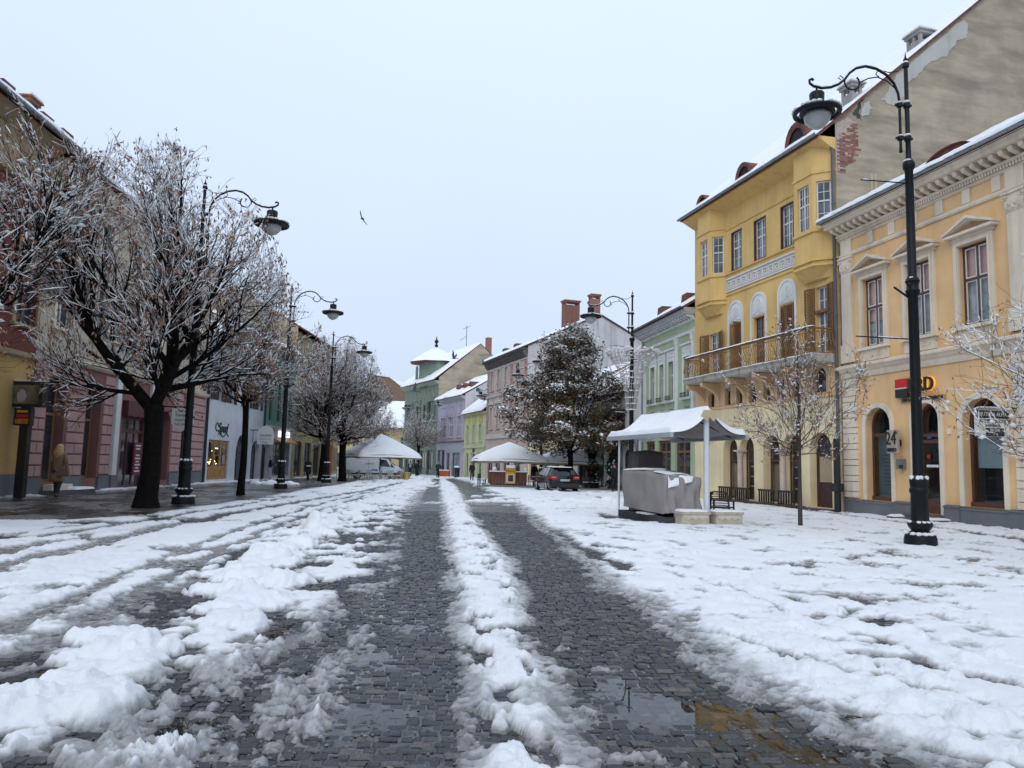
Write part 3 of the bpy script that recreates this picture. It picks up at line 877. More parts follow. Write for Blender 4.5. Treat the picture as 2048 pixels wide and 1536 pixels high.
def window(parent, h, y, fm, gm, cols=2, bars=(0.62,), fw=0.06, bw=0.035, d=0.05, munt=(), single=False, name='window'):
    """Frame with sash bars; every pane is a sheet of its own under the frame."""
    mb = MB()
    inner = outline(h, fw)
    ring(mb, outline(h, 0.003), inner, y, y + d)
    x0, x1, z0, z1 = h['x0'] + fw, h['x1'] - fw, h['z0'] + fw, h['z1'] - fw
    H = z1 - z0; W = x1 - x0
    zs = [z0] + [z0 + H * b for b in bars] + [z1]
    xs = [x0 + W * k / cols for k in range(cols + 1)]
    ztop = z1 - max(0, h['a'] - fw) * 0.55 if h['a'] else z1
    for b in zs[1:-1]:
        mb.box(x0, x1, y - 0.006, y + d, b - bw, b + bw)
    for x in xs[1:-1]:
        mb.box(x - bw, x + bw, y - 0.003, y + d - 0.004, z0, ztop if not h['a'] else (zs[-2] if len(zs) > 2 else ztop))
    for (k, nn) in munt:      # extra thin glazing bars: cell row k cut in nn
        za, zb = zs[k], zs[k + 1]
        for q in range(1, nn):
            zz = za + (zb - za) * q / nn
            mb.box(x0, x1, y + 0.008, y + d - 0.012, zz - 0.012, zz + 0.012)
        for c in range(cols):
            xm = (xs[c] + xs[c + 1]) / 2
            if nn > 1 and W / cols > 0.3: mb.box(xm - 0.011, xm + 0.011, y + 0.009, y + d - 0.011, za, zb)
    o = mb.build(name, fm, parent)
    if single or h['a']:
        MB().prism(inner, y + 0.028, y + 0.034).build('pane', gm, o)
    else:
        for i in range(len(zs) - 1):
            for c in range(cols):
                MB().box(xs[c] + (0 if c == 0 else 0.002), xs[c + 1], y + 0.026, y + 0.032, zs[i], zs[i + 1]).build('pane', gm, o)
    return o
def surround(parent, h, w, m, proud=0.06, name='window_surround', sill=None, bottom=False):
    mb = MB()
    hh = dict(h)
    outer = outline(hh, -w, zb=(-w if bottom else 0.0)); inner = outline(hh, 0.0)
    if h['a']:
        hh['a'] = h['a']
    ring(mb, outer, inner, -proud, 0.012)
    o = mb.build(name, m, parent)
    if sill is not None:
        MB().box(h['x0'] - w - 0.06, h['x1'] + w + 0.06, -sill, 0.01, h['z0'] - 0.10, h['z0'] - 0.002).build('sill', m, o)
    return o
def shutter(parent, hx, hz0, hz1, w, ang, m, flip=1, y=-0.03):
    """Louvred leaf hinged at x = hx, swung by ang from closed."""
    o = bpy.data.objects.new('shutter', None)
    mb = MB()
    H = hz1 - hz0; s = flip
    def bx(a, b, z0, z1, y0=-0.02, y1=0.02): mb.box(min(a * s, b * s), max(a * s, b * s), y0, y1, z0, z1)
    bx(0, 0.05, 0, H); bx(w - 0.05, w, 0, H); bx(0.05, w - 0.05, 0, 0.07); bx(0.05, w - 0.05, H - 0.07, H); bx(0.05, w - 0.05, H * 0.55, H * 0.55 + 0.06)
    fr = mb.build('shutter', m, parent)
    lv = MB(); z = 0.09
    while z < H - 0.09:
        if not (H * 0.55 - 0.03 < z < H * 0.55 + 0.06):
            xa, xb = min(0.05 * s, (w - 0.05) * s), max(0.05 * s, (w - 0.05) * s)
            lv.add([(xa, -0.016, z), (xb, -0.016, z), (xb, 0.014, z + 0.035), (xa, 0.014, z + 0.035), (xa, -0.016, z - 0.008), (xb, -0.016, z - 0.008), (xb, 0.014, z + 0.027), (xa, 0.014, z + 0.027)],
                   [(0, 1, 2, 3), (7, 6, 5, 4), (0, 4, 5, 1)])
        z += 0.062
    lv.build('louvres', m, fr, kind='stuff')
    fr.location = (hx, y, hz0); fr.rotation_euler = (0, 0, ang)
    bpy.data.objects.remove(o)
    return fr
def snow_slab(parent, c00, c10, c11, c01, nu, nv, thick, seed, name='snow', edge=0.12, rag=0.06, mat_=None, holes=0.0):
    """Blanket of snow over the quad eave-left, eave-right, ridge-right, ridge-left."""
    rs = np.random.RandomState(seed)
    A, B, C, D = [np.array(p, float) for p in (c00, c10, c11, c01)]
    u = np.linspace(0, 1, nu)[None, :, None]; v = np.linspace(0, 1, nv)[:, None, None]
    base = (A * (1 - u) + B * u) * (1 - v) + (D * (1 - u) + C * u) * v
    nrm = np.cross(B - A, D - A); nrm = nrm / np.linalg.norm(nrm)
    if nrm[2] < 0: nrm = -nrm
    Lu = np.linalg.norm(B - A); Lv = np.linalg.norm(D - A)
    U = np.broadcast_to(u[..., 0] * Lu, base.shape[:2]); V = np.broadcast_to(v[..., 0] * Lv, base.shape[:2])
    th = thick * (0.65 + 0.7 * fbm(U * 1.1, V * 1.1, 4, off=seed * 3.1)) + 0.25 * thick * (fbm(U * 4, V * 4, 3, off=seed * 1.3) - 0.5)
    if holes: th = th - thick * 1.6 * smooth(1 - holes, 1 - holes + 0.1, fbm(U * 0.9, V * 0.9, 4, off=seed * 5.7))
    ev = np.minimum(np.minimum(U, Lu - U), Lv - V + 0.05)
    th = th * np.sqrt(np.clip(ev / edge, 0, 1)) * np.sqrt(np.clip(V / (edge * 0.6), 0, 1))
    pts = base + nrm[None, None] * th[..., None]
    down = (A - D) / Lv
    jag = rag * (fbm(U * 2.2, V * 0 + seed, 4, off=seed) - 0.45) * 2 * np.exp(-V / 0.25)
    pts = pts + down[None, None] * jag[..., None]
    me, _ = grid_mesh(name, pts[..., 0], pts[..., 1], pts[..., 2])
    o = bpy.data.objects.new(name, me); COL.objects.link(o)
    me.materials.append(mat_ or SNOW)
    if parent is not None: o.parent = parent
    return o
def gable_roof(parent, x0, x1, ze, zr, depth, over, seed, m=None, th=0.12, snow=0.14, endl=0.0, endr=0.0, rag=0.08, holes=0.0, nu=None):
    """Ridge along the facade, eaves to street and yard."""
    m = m or TILE
    k = (zr - ze) / (depth / 2)
    ye = -over; zE = ze - k * over * 0.0 - 0.02
    mid = depth / 2
    mb = MB()
    mb.prismx([(ye, zE), (mid, zr), (depth + over, zE), (depth + over, zE - th), (mid, zr - th), (ye, zE - th)], x0 - endl, x1 + endr)
    r = mb.build('roof', m, parent)
    Lx = x1 - x0 + endl + endr
    n = nu or int(max(10, min(160, Lx / 0.16)))
    snow_slab(r, (x0 - endl, ye - 0.03, zE + 0.01), (x1 + endr, ye - 0.03, zE + 0.01), (x1 + endr, mid, zr + 0.01), (x0 - endl, mid, zr + 0.01), n, max(10, n // 3), snow, seed, rag=rag, holes=holes)
    snow_slab(r, (x1 + endr, depth + over, zE + 0.01), (x0 - endl, depth + over, zE + 0.01), (x0 - endl, mid, zr + 0.01), (x1 + endr, mid, zr + 0.01), 20, 10, snow, seed + 1)
    return r
def gutter(parent, x0, x1, y, z, r=0.075, snow=True, seed=1):
    mb = MB()
    prof = [(y + r * math.cos(a), z + r * math.sin(a)) for a in [PI + PI * k / 6 for k in range(7)]]
    inn = [(y + (r - 0.015) * math.cos(a), z + (r - 0.015) * math.sin(a)) for a in [2 * PI - PI * k / 6 for k in range(7)]]
    mb.prismx(prof + inn, x0, x1)
    g = mb.build('gutter', ZINC, parent, autosmooth=True)
    for k in range(int((x1 - x0) / 0.9)):
        xx = x0 + 0.45 + k * 0.9
        MB().prismx([(y + (r + 0.012) * math.cos(a), z + (r + 0.012) * math.sin(a)) for a in [PI + PI * q / 6 for q in range(7)]] + [(y + r + 0.012, z + 0.01), (y - r - 0.012, z + 0.01)], xx, xx + 0.03).build('gutter_bracket', ZINC, g)
    return g
def downpipe(parent, x, y, z0, z1, m=None, r=0.06):
    mb = MB().tube([(x, y, z0), (x, y, z1 - 0.5), (x, y - 0.1, z1 - 0.25), (x, y - 0.42, z1)], r, 8)
    for z in np.arange(z0 + 1, z1 - 0.6, 2.2): mb.lathe([(r + 0.02, -0.03), (r + 0.02, 0.03)], 8, (x, y, z))
    return mb.build('downpipe', m or ZINC, parent, autosmooth=True)
def house(name, label, P, Q, cat='house', group='houses along the street'):
    P = Vector(P); Q = Vector(Q); d = Q - P
    root = thing(name, label, cat, (P.x, P.y, 0), math.atan2(d.y, d.x), group)
    return root, d.length
def shell(root, L, ze, zr, depth, m, mside=None, left=True, right=True, back=True, over=0.6):
    mid = depth / 2
    zw = ze + (zr - ze) * over / (mid + over) - 0.10        # where the roof plane crosses the wall face
    g = [(0.0, -1.2), (0.0, zw), (mid, zr - 0.10), (depth, zw), (depth, -1.2)]
    out = []
    if left: out.append(MB().add([(0.001, y, z) for y, z in g], [(0, 1, 2, 3, 4)]).build('gable_wall', mside or m, root))
    if right: out.append(MB().add([(L - 0.001, y, z) for y, z in g], [(4, 3, 2, 1, 0)]).build('gable_wall', mside or m, root))
    if back: MB().add([(0, depth, -1.2), (L, depth, -1.2), (L, depth, ze), (0, depth, ze)], [(1, 0, 3, 2)]).build('back_wall', mside or m, root)
    return out
def moulding(parent, m, x0, x1, prof, name='cornice'):
    """prof: (outward, z) points from bottom to top; closed back to the wall."""
    pts = [(-p[0], p[1]) for p in prof]
    pts = pts + [(0.02, prof[-1][1]), (0.02, prof[0][1])]
    return fixn(MB().prismx(pts, x0, x1).build(name, m, parent))
def chimney(parent, x, y, z0, z1, w, d, m, cap, holes=3, name='chimney', snow=True):
    mb = MB().box(x - w / 2, x + w / 2, y - d / 2, y + d / 2, z0, z1 - 0.45)
    c = mb.build(name, m, parent)
    k = MB()
    for i in range(holes + 1):
        xx = x - w / 2 + (w - 0.12) * i / holes
        for yy in (y - d / 2, y + d / 2 - 0.12): k.box(xx, xx + 0.12, yy, yy + 0.12, z1 - 0.45, z1 - 0.18)
    k.box(x - w / 2 - 0.06, x + w / 2 + 0.06, y - d / 2 - 0.06, y + d / 2 + 0.06, z1 - 0.18, z1 - 0.06)
    k.box(x - w / 2 - 0.12, x + w / 2 + 0.12, y - d / 2 - 0.12, y + d / 2 + 0.12, z1 - 0.06, z1)
    k.build('chimney_head', cap, c)
    if snow: MB().box(x - w / 2 - 0.1, x + w / 2 + 0.1, y - d / 2 - 0.1, y + d / 2 + 0.1, z1 + 0.001, z1 + 0.09).build('snow', SNOW, c)
    return c
def fan(parent, x, z, w, h, y, m):
    """Shell fan of a tympanum."""
    mb = MB(); n = 9
    mb.prism([(x - w / 2, z)] + [(x + w / 2 * math.cos(PI * k / 14), z + h * math.sin(PI * k / 14)) for k in range(15)], y, y + 0.02)
    for k in range(n):
        a0 = PI * (k + 0.12) / n; a1 = PI * (k + 0.88) / n
        mb.prism([(x + 0.12 * w * math.cos((a0 + a1) / 2), z + 0.12 * h), (x + w * 0.44 * math.cos(a0), z + h * 0.88 * math.sin(a0)), (x + w * 0.44 * math.cos(a1), z + h * 0.88 * math.sin(a1))], y - 0.025, y + 0.001)
    return mb.build('tympanum', m, parent)

CREAM = plaster('cream_stucco', (0.77, 0.66, 0.52), streak=0.3, dirt=(0.30, 0.26, 0.21))
ORANGE = plaster('apricot_plaster', (0.80, 0.515, 0.26), streak=0.25, dirt=(0.50, 0.32, 0.17))
PLINTH = plaster('grey_plinth', (0.16, 0.168, 0.18), streak=0.3)
OCHRE = plaster('ochre_plaster', (0.73, 0.49, 0.19), streak=0.28, dirt=(0.30, 0.19, 0.07))
PALEY = plaster('pale_yellow_plaster', (0.80, 0.67, 0.42), streak=0.2, dirt=(0.4, 0.33, 0.22))
PEACH = plaster('peach_plaster', (0.72, 0.50, 0.29), streak=0.15, dirt=(0.35, 0.24, 0.15))
WHITE = plaster('white_stucco', (0.72, 0.72, 0.70), streak=0.25, dirt=(0.35, 0.34, 0.32))
MINT = plaster('green_plaster', (0.40, 0.475, 0.31), streak=0.15, dirt=(0.16, 0.21, 0.13))
GABLE = plaster('weathered_gable', (0.46, 0.385, 0.285), streak=0.12, hstreak=0.75, dirt=(0.215, 0.185, 0.15), bump=0.8)
GABLEW = plaster('white_gable', (0.55, 0.54, 0.53), streak=0.5, dirt=(0.27, 0.25, 0.24), patch=((0.40, 0.36, 0.32), 0.62, 0.8), bump=0.5)
FRAMEW = mat('white_window_paint', (0.68, 0.68, 0.66), rough=0.5, var=0.12, vscale=5)
FRAMEB = mat('brown_window_paint', (0.10, 0.042, 0.03), rough=0.5, var=0.25, vscale=8)
SHUT = mat('shutter_brown', (0.20, 0.095, 0.035), rough=0.6, var=0.25, vscale=7)
OAK = mat('oak_door', (0.42, 0.20, 0.07), rough=0.5, var=0.3, vscale=5, bump=0.2, bscale=25)
BLIND = mat('pink_blind', (0.70, 0.40, 0.36), rough=0.8, var=0.1)
CURTAIN = mat('net_curtain', (0.50, 0.53, 0.55), rough=0.9, var=0.35, vscale=4)
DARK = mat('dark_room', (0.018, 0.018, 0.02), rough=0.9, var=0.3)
CLEAR = clear_glass('clear_pane', tint=(0.95, 0.97, 0.97), ior=1.32)
GREYBLIND = mat('grey_roller_blind', (0.26, 0.33, 0.35), rough=0.8, var=0.08)
BLACKP = mat('black_paint', (0.015, 0.015, 0.017), rough=0.45, var=0.2)

# ------------------------------------------------------------------ right side 1: apricot bank house
R1, L1 = house('bank_house', 'apricot two-storey bank house with cream pediments over its windows', (12.47, 28.05), (15.41, 14.62))
UPW = [hole(1.24, 2.33, 5.95, 8.45), hole(3.42, 4.5, 5.95, 8.45), hole(5.65, 6.75, 5.95, 8.45), hole(8.85, 9.95, 5.95, 8.45), hole(11.1, 12.2, 5.95, 8.45)]
LOW = [hole(1.22, 2.47, 0.52, 3.76, 0.62), hole(3.55, 4.62, 0.22, 3.76, 0.54), hole(5.55, 6.95, 0.55, 3.76, 0.7), hole(8.7, 10.0, 0.55, 3.76, 0.65), hole(11.0, 12.3, 0.55, 3.76, 0.65)]
wall(R1, ORANGE, [(0, -0.6), (L1, -0.6), (L1, 10.2), (0, 10.2)], UPW + LOW, reveal=0.3)
zr1 = 11.0 + math.tan(math.radians(33)) * 5.5
shell(R1, L1, 10.9, zr1, 11.0, ORANGE, GABLE)
for i, h in enumerate(UPW):
    w = window(R1, h, 0.12, FRAMEB, CLEAR, cols=2, bars=(0.58,), fw=0.085, bw=0.04)
    ring(MB(), outline(h, 0.09), outline(h, 0.14), 0.125, 0.16)
    sash = MB()
    zm = h['z0'] + (h['z1'] - h['z0']) * 0.58; xm = (h['x0'] + h['x1']) / 2
    for (xa, xb) in ((h['x0'] + 0.085, xm - 0.04), (xm + 0.04, h['x1'] - 0.085)):
        for (za, zb) in ((h['z0'] + 0.085, zm - 0.04), (zm + 0.04, h['z1'] - 0.085)):
            ring(sash, outline(hole(xa, xb, za, zb)), outline(hole(xa, xb, za, zb), 0.04), 0.127, 0.15)
    sash.build('sash', FRAMEW, w)
    bl = MB().box(h['x0'] + 0.03, h['x1'] - 0.03, 0.24, 0.25, zm - (0.5, 0.05, -0.05, 0.1, 0.3)[i], h['z1'] - 0.01)
    bl.build('blind', BLIND, w)
    cur = MB()
    for k in range(22):
        x = h['x0'] + 0.03 + (h['x1'] - h['x0'] - 0.06) * k / 22
        if i == 0 and k > 12: continue
        cur.add([(x, 0.28, h['z0']), (x + 0.025, 0.31, h['z0']), (x + 0.025, 0.31, zm), (x, 0.28, zm)], [(0, 1, 2, 3)])
        cur.add([(x + 0.025, 0.31, h['z0']), (x + 0.05, 0.28, h['z0']), (x + 0.05, 0.28, zm), (x + 0.025, 0.31, zm)], [(0, 1, 2, 3)])
    cur.build('curtain', CURTAIN, w)
    MB().box(h['x0'] - 0.02, h['x1'] + 0.02, 0.42, 0.44, h['z0'] - 0.02, h['z1'] + 0.02).build('room', DARK, w)
    surround(R1, h, 0.19, CREAM, 0.07, sill=0.17)
    surround(R1, hole(h['x0'] - 0.02, h['x1'] + 0.02, h['z0'], h['z1'] + 0.02), 0.07, CREAM, 0.11, name='inner_moulding')
    xc = (h['x0'] + h['x1']) / 2
    # apron panel with relief below the sill
    ap = MB().box(h['x0'] - 0.16, h['x1'] + 0.16, -0.05, 0.01, 5.46, 5.84).build('apron', CREAM, R1)
    rel = MB()
    for s in (-1, 1):
        for q in range(3):
            cx, r = xc + s * (0.14 + 0.15 * q), 0.10 - 0.02 * q
            rel.tube([(cx + r * math.cos(a) * (1 - k / 14), -0.055, 5.64 + r * math.sin(a) * (1 - k / 14)) for k, a in enumerate([s * 0.7 * k for k in range(10)])], 0.016, 5)
    rel.build('scroll_relief', CREAM, ap, kind='stuff')
    # pediment
    pd = MB()
    pd.box(xc - 0.80, xc + 0.80, -0.10, 0.01, 8.64, 8.74)
    pd.box(xc - 0.92, xc + 0.92, -0.26, 0.01, 8.74, 8.82)
    z0, z1, wd = 8.82, 9.22, 0.95
    for y0, t in ((-0.28, 0.10), (-0.20, 0.17)):
        pd.prism([(xc - wd, z0), (xc - wd, z0 + 0.07), (xc, z1 + 0.07), (xc + wd, z0 + 0.07), (xc + wd, z0), (xc, z1 - t + 0.07)], y0, 0.01)
        z0 += 0.003; wd -= 0.03
    pdo = fixn(pd.build('pediment', CREAM, R1))
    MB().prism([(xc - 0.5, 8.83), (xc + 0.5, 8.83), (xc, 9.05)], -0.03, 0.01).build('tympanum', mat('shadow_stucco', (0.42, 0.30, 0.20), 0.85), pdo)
# arched ground floor
for i, h in enumerate(LOW):
    surround(R1, h, 0.17, CREAM, 0.055, name='arch_surround')
    bars = ((0.72,), (0.66, 0.72), (0.70,), (0.7,), (0.7,))[i]
    w = window(R1, h, 0.22, FRAMEB, CLEAR, cols=1, bars=bars, fw=0.095, bw=0.055, d=0.07, name='door' if i == 1 else 'shop_window')
    if i != 1:
        MB().box(h['x0'] + 0.02, h['x1'] - 0.02, 0.16, 0.29, h['z0'] + 0.001, h['z0'] + 0.14).build('bottom_rail', FRAMEB, w)
        MB().box(h['x0'] + 0.08, h['x1'] - 0.08, 0.42, 0.43, h['z0'] + (1.15 if i == 2 else 0.1), h['z1'] - 0.9).build('roller_blind', GREYBLIND if i == 2 else mat('frosted_film', (0.10, 0.125, 0.135), 0.4, var=0.2), w)
    else:
        MB().box(h['x0'] + 0.1, h['x1'] - 0.1, 0.215, 0.29, h['z0'], h['z0'] + 0.45).build('kick_panel', FRAMEB, w)
        MB().tube([(h['x0'] + 0.2, 0.2, 1.05), (h['x0'] + 0.2, 0.13, 1.05), (h['x0'] + 0.2, 0.13, 1.6), (h['x0'] + 0.2, 0.2, 1.6)], 0.018, 6).build('handle', BLACKP, w)
        MB().box(h['x0'] + 0.25, h['x0'] + 0.75, 0.205, 0.212, 1.70, 1.78).build('notice', mat('white_paper', (0.75, 0.75, 0.75), 0.8), w)
        MB().box(h['x0'] + 0.28, h['x0'] + 0.42, 0.205, 0.212, 1.98, 2.1).build('notice', mat('red_print', (0.35, 0.02, 0.03), 0.6), w)
        MB().box(h['x0'] + 0.3, h['x0'] + 0.5, 0.205, 0.212, 2.62, 2.72).build('notice', mat('blue_print', (0.03, 0.07, 0.18), 0.6), w)
    MB().box(h['x0'] - 0.05, h['x1'] + 0.05, 0.75, 0.77, h['z0'] - 0.05, h['z1'] + 0.02).build('room', DARK, w)
    if i == 0:
        ln = MB()
        for k in range(9): ln.box(h['x0'] + 0.35, h['x1'] - 0.18, 0.395, 0.402, 1.05 + 0.13 * k, 1.075 + 0.13 * k)
        ln.build('printed_lines', mat('dim_print', (0.03, 0.035, 0.04), 0.6), w, kind='stuff')
# plinth with capped pier feet
pl = MB(); last = 0.0
for (a, b, z) in ((0.0, 1.05, 0.5), (1.05, 2.64, 0.46), (2.64, 3.38, 0.55), (4.79, 5.38, 0.55), (5.38, 7.12, 0.5), (7.12, 8.5, 0.55), (8.5, L1, 0.5)):
    MB().box(a + 0.002, b - 0.002, -0.07 if z < 0.51 else -0.11, 0.0, -0.6, z - 0.06).build('plinth', PLINTH, R1)
    MB().prismx([(-0.09 if z < 0.51 else -0.14, z - 0.06), (-0.09 if z < 0.51 else -0.14, z - 0.02), (0.0, z + 0.015), (0.0, z - 0.06)], a, b).build('plinth_cap', PLINTH, R1)
st = MB().box(3.2, 5.1, -0.85, -0.1, -0.3, 0.09).build('step', mat('step_stone', (0.10, 0.10, 0.10), 0.7), R1)
MB().box(3.45, 4.75, -0.5, -0.1, 0.09, 0.20).build('step', mat('step_stone', (0.1, 0.1, 0.1)), R1)
snow_slab(st, (3.2, -0.86, 0.092), (3.6, -0.86, 0.092), (3.6, -0.12, 0.092), (3.2, -0.12, 0.092), 14, 14, 0.07, 3)
snow_slab(st, (4.4, -0.86, 0.092), (5.1, -0.86, 0.092), (5.1, -0.12, 0.092), (4.4, -0.12, 0.092), 20, 14, 0.06, 4)
# quoin piers of separate blocks
for xa, xb in ((0.02, 0.78), (7.38, 8.14)):
    z = 0.56; k = 0
    while z < 4.5:
        hgt = 0.36 if k % 2 else 0.22
        MB().prism([(xa + 0.012, z + 0.012), (xb - 0.012, z + 0.012), (xb - 0.012, z + hgt - 0.012), (xa + 0.012, z + hgt - 0.012)], -0.075, 0.0).build('quoin_block', CREAM, R1)
        z += hgt; k += 1
    MB().box(xa, xb, -0.06, 0.0, z + 0.01, 4.9).build('pier_head', CREAM, R1)
    # upper pilaster
    MB().box(xa + 0.08, xb - 0.12, -0.08, 0.0, 5.52, 8.95).build('pilaster', CREAM, R1)
    MB().box(xa + 0.0, xb - 0.04, -0.11, 0.0, 5.52, 6.2).build('pilaster_base', CREAM, R1)
    cp = MB().box(xa + 0.04, xb - 0.08, -0.10, 0.0, 8.95, 9.0)
    cp.box(xa - 0.02, xb - 0.02, -0.17, 0.0, 9.46, 9.53)
    cp.prism([(xa + 0.08, 9.0), (xb - 0.12, 9.0), (xb - 0.05, 9.46), (xa + 0.01, 9.46)], -0.12, 0.0)
    for s, cx in ((-1, xa + 0.08), (1, xb - 0.12)):
        cp.tube([(cx + s * 0.01 + 0.085 * (1 - k / 16) * math.cos(0.75 * k), -0.14, 9.36 + 0.085 * (1 - k / 16) * math.sin(0.75 * k)) for k in range(13)], 0.022, 5)
    for q in range(5):
        cp.blob((xa + 0.13 + q * 0.1, -0.13, 9.1 + 0.08 * (q % 2)), (0.05, 0.04, 0.09), q, 6, 4)
    cp.build('capital', CREAM, R1)
    MB().box(xa + 0.06, xb - 0.10, -0.07, 0.0, 9.55, 10.18).build('frieze_block', CREAM, R1)
moulding(R1, CREAM, -0.12, L1, [(0.05, 4.92), (0.08, 5.02), (0.08, 5.12), (0.14, 5.16), (0.2, 5.24), (0.26, 5.28), (0.26, 5.36), (0.12, 5.42)], 'string_course')
moulding(R1, CREAM, 0.0, L1, [(0.06, 9.55), (0.09, 9.60), (0.09, 9.68), (0.05, 9.70)], 'architrave')
for k, xa in enumerate(np.arange(0.84, L1 - 1.2, 1.08)):      # frieze panels
    if not (7.3 < xa + 0.5 < 8.2):
        MB().box(xa + 0.72, xa + 1.02, -0.05, 0.0, 9.72, 10.16).build('frieze_block', CREAM, R1)
moulding(R1, CREAM, 0.0, L1, [(0.04, 10.16), (0.10, 10.2), (0.10, 10.24)], 'frieze_moulding')
dn = MB()
for x in np.arange(0.02, L1 - 0.05, 0.105): dn.box(x, x + 0.06, -0.16, 0.0, 10.245, 10.36)
dn.build('dentils', CREAM, R1, kind='stuff')
moulding(R1, CREAM, -0.05, L1, [(0.17, 10.361), (0.2, 10.40), (0.2, 10.44)], 'bed_moulding')
for x in np.arange(0.05, L1 - 0.2, 0.33):
    MB().prismx([(-0.18, 10.445), (-0.46, 10.53), (-0.50, 10.62), (-0.50, 10.665), (-0.02, 10.665), (-0.02, 10.445)], x, x + 0.15).build('modillion', CREAM, R1)
moulding(R1, CREAM, -0.15, L1, [(0.56, 10.667), (0.6, 10.70), (0.6, 10.78), (0.66, 10.84), (0.72, 10.90)], 'cornice')
roof = gable_roof(R1, 0, L1, 11.0, zr1, 11.0, 0.7, 21, snow=0.16, endl=0.18, rag=0.16, holes=0.30, nu=150)
gutter(R1, -0.25, L1, -0.80, 10.98)
snow_slab(R1, (-0.28, -0.86, 11.0), (L1, -0.86, 11.0), (L1, -0.45, 11.14), (-0.28, -0.45, 11.14), 170, 9, 0.10, 9, name='gutter_snow', rag=0.14, edge=0.06)
ey = MB()     # eyelid dormer
k33 = math.tan(math.radians(33))
for i in range(12):
    a0, a1 = PI * i / 12, PI * (i + 1) / 12
    xa, xb = 4.9 - 0.95 * math.cos(a0), 4.9 - 0.95 * math.cos(a1); ha, hb = 0.34 * math.sin(a0), 0.34 * math.sin(a1)
    y0 = 0.55; zb = 11.0 + (y0 + 0.7) * k33 * 0.885
    ey.add([(xa, y0 - 0.18, zb + ha), (xb, y0 - 0.18, zb + hb), (xb, y0 + hb / 0.28, zb + hb + 0.02), (xa, y0 + ha / 0.28, zb + ha + 0.02)], [(0, 1, 2, 3)])
    ey.add([(xa, y0 - 0.05, zb - 0.2), (xb, y0 - 0.05, zb - 0.2), (xb, y0 - 0.05, zb + hb), (xa, y0 - 0.05, zb + ha)], [(0, 1, 2, 3)])
ey.build('eyelid_dormer', TILE, R1)
# bank sign: square logo, letters, small line of text
sg = thing('bank_sign', 'black and glowing BRD letters beside a red and black square', 'sign', R1.location, R1.rotation_euler[2])
RED = mat('sign_red', (0.55, 0.012, 0.02), 0.4, var=0.05)
MB().box(2.88, 3.42, -0.14, -0.02, 4.325, 4.62).build('red_half', RED, sg)
MB().box(2.88, 3.42, -0.14, -0.02, 4.0, 4.285).build('black_half', BLACKP, sg)
MB().box(2.90, 3.40, -0.135, -0.02, 4.285, 4.325).build('white_stripe', FRAMEW, sg)
text_mesh('letters', 'BRD', 0.62, BLACKP, sg, (4.06, -0.16, 4.33), extrude=0.03, bold=0.012, sx=0.92)
text_mesh('letter_glow', 'BRD', 0.62, emit_mat('letter_halo', (1.0, 0.55, 0.08), 0.5), sg, (4.06, -0.09, 4.33), extrude=0.02, bold=0.026, sx=0.92)
MB().box(3.02, 4.94, -0.05, -0.012, 3.82, 3.97).build('backing_plate', mat('plate_ochre', (0.42, 0.27, 0.12), 0.6), sg)
text_mesh('small_letters', 'GROUPE SOCIÉTÉ GENERALE', 0.135, BLACKP, sg, (3.98, -0.06, 3.895), extrude=0.008, bold=0.004, sx=1.0)
s2 = thing('wall_sign', 'square 24h BRD sign standing out beside the arched bank window', 'sign', R1.location, R1.rotation_euler[2])
MB().box(2.62, 3.12, -0.30, -0.22, 2.14, 2.92).build('plate', mat('plate_grey', (0.42, 0.33, 0.27), 0.5), s2)
MB().box(2.80, 2.95, -0.22, 0.0, 2.4, 2.6).build('bracket', BLACKP, s2)
text_mesh('numerals', '24', 0.62, BLACKP, s2, (2.82, -0.31, 2.62), extrude=0.012, sx=0.82)
text_mesh('hour_mark', 'h', 0.2, BLACKP, s2, (3.06, -0.31, 2.83), extrude=0.012)
text_mesh('letters', 'BRD', 0.17, BLACKP, s2, (2.86, -0.31, 2.25), extrude=0.012, bold=0.006, sx=1.3)
s3 = thing('letter_box', 'small grey metal box on the bank wall below the 24h sign', 'box', R1.location, R1.rotation_euler[2])
MB().box(2.86, 3.14, -0.16, 0.0, 1.62, 1.95).build('case', mat('box_grey', (0.17, 0.155, 0.15), 0.5), s3)
MB().box(3.02, 3.18, -0.20, -0.161, 1.66, 1.76).build('flap', BLACKP, s3)
s4 = thing('alarm_box', 'small cream alarm box on the bank wall beside the door arch', 'box', R1.location, R1.rotation_euler[2])
MB().prism([(4.98, 2.72), (5.10, 2.72), (5.10, 2.88), (4.98, 2.88)], -0.07, -0.001).build('case', CREAM, s4)
# hanging shop sign at the frame's edge
hs = thing('hanging_sign', 'black and white jewellery sign hanging from an iron arm on the bank house', 'sign', R1.location, R1.rotation_euler[2])
MB().tube([(7.45, 0.0, 3.36), (7.45, -1.45, 3.36)], 0.02, 6).build('bracket_arm', IRON, hs)
MB().tube([(7.45, -0.02 - 0.25 * (1 - math.cos(a)), 3.1 + 0.25 * math.sin(a)) for a in [k * PI / 10 for k in range(11)]], 0.014, 5).build('bracket_scroll', IRON, hs)
WH = mat('sign_white', (0.66, 0.66, 0.64), 0.5, var=0.06)
MB().box(7.43, 7.47, -1.42, -0.32, 2.55, 3.27).build('board', WH, hs)
for x_, s_ in ((7.425, 1), (7.475, -1)):
    xa, xb = (x_ - 0.004, x_) if s_ > 0 else (x_, x_ + 0.004)
    MB().box(xa, xb, -1.41, -0.33, 3.05, 3.26).build('black_field', BLACKP, hs)
    MB().box(xa, xb, -1.1, -0.5, 2.56, 2.78).build('black_field', BLACKP, hs)
rr = (PI / 2, 0, PI / 2)
text_mesh('letters', 'BIJUTERIA ALMA', 0.15, WH, hs, (7.482, -0.87, 3.155), rr, 0.003, sx=0.86)
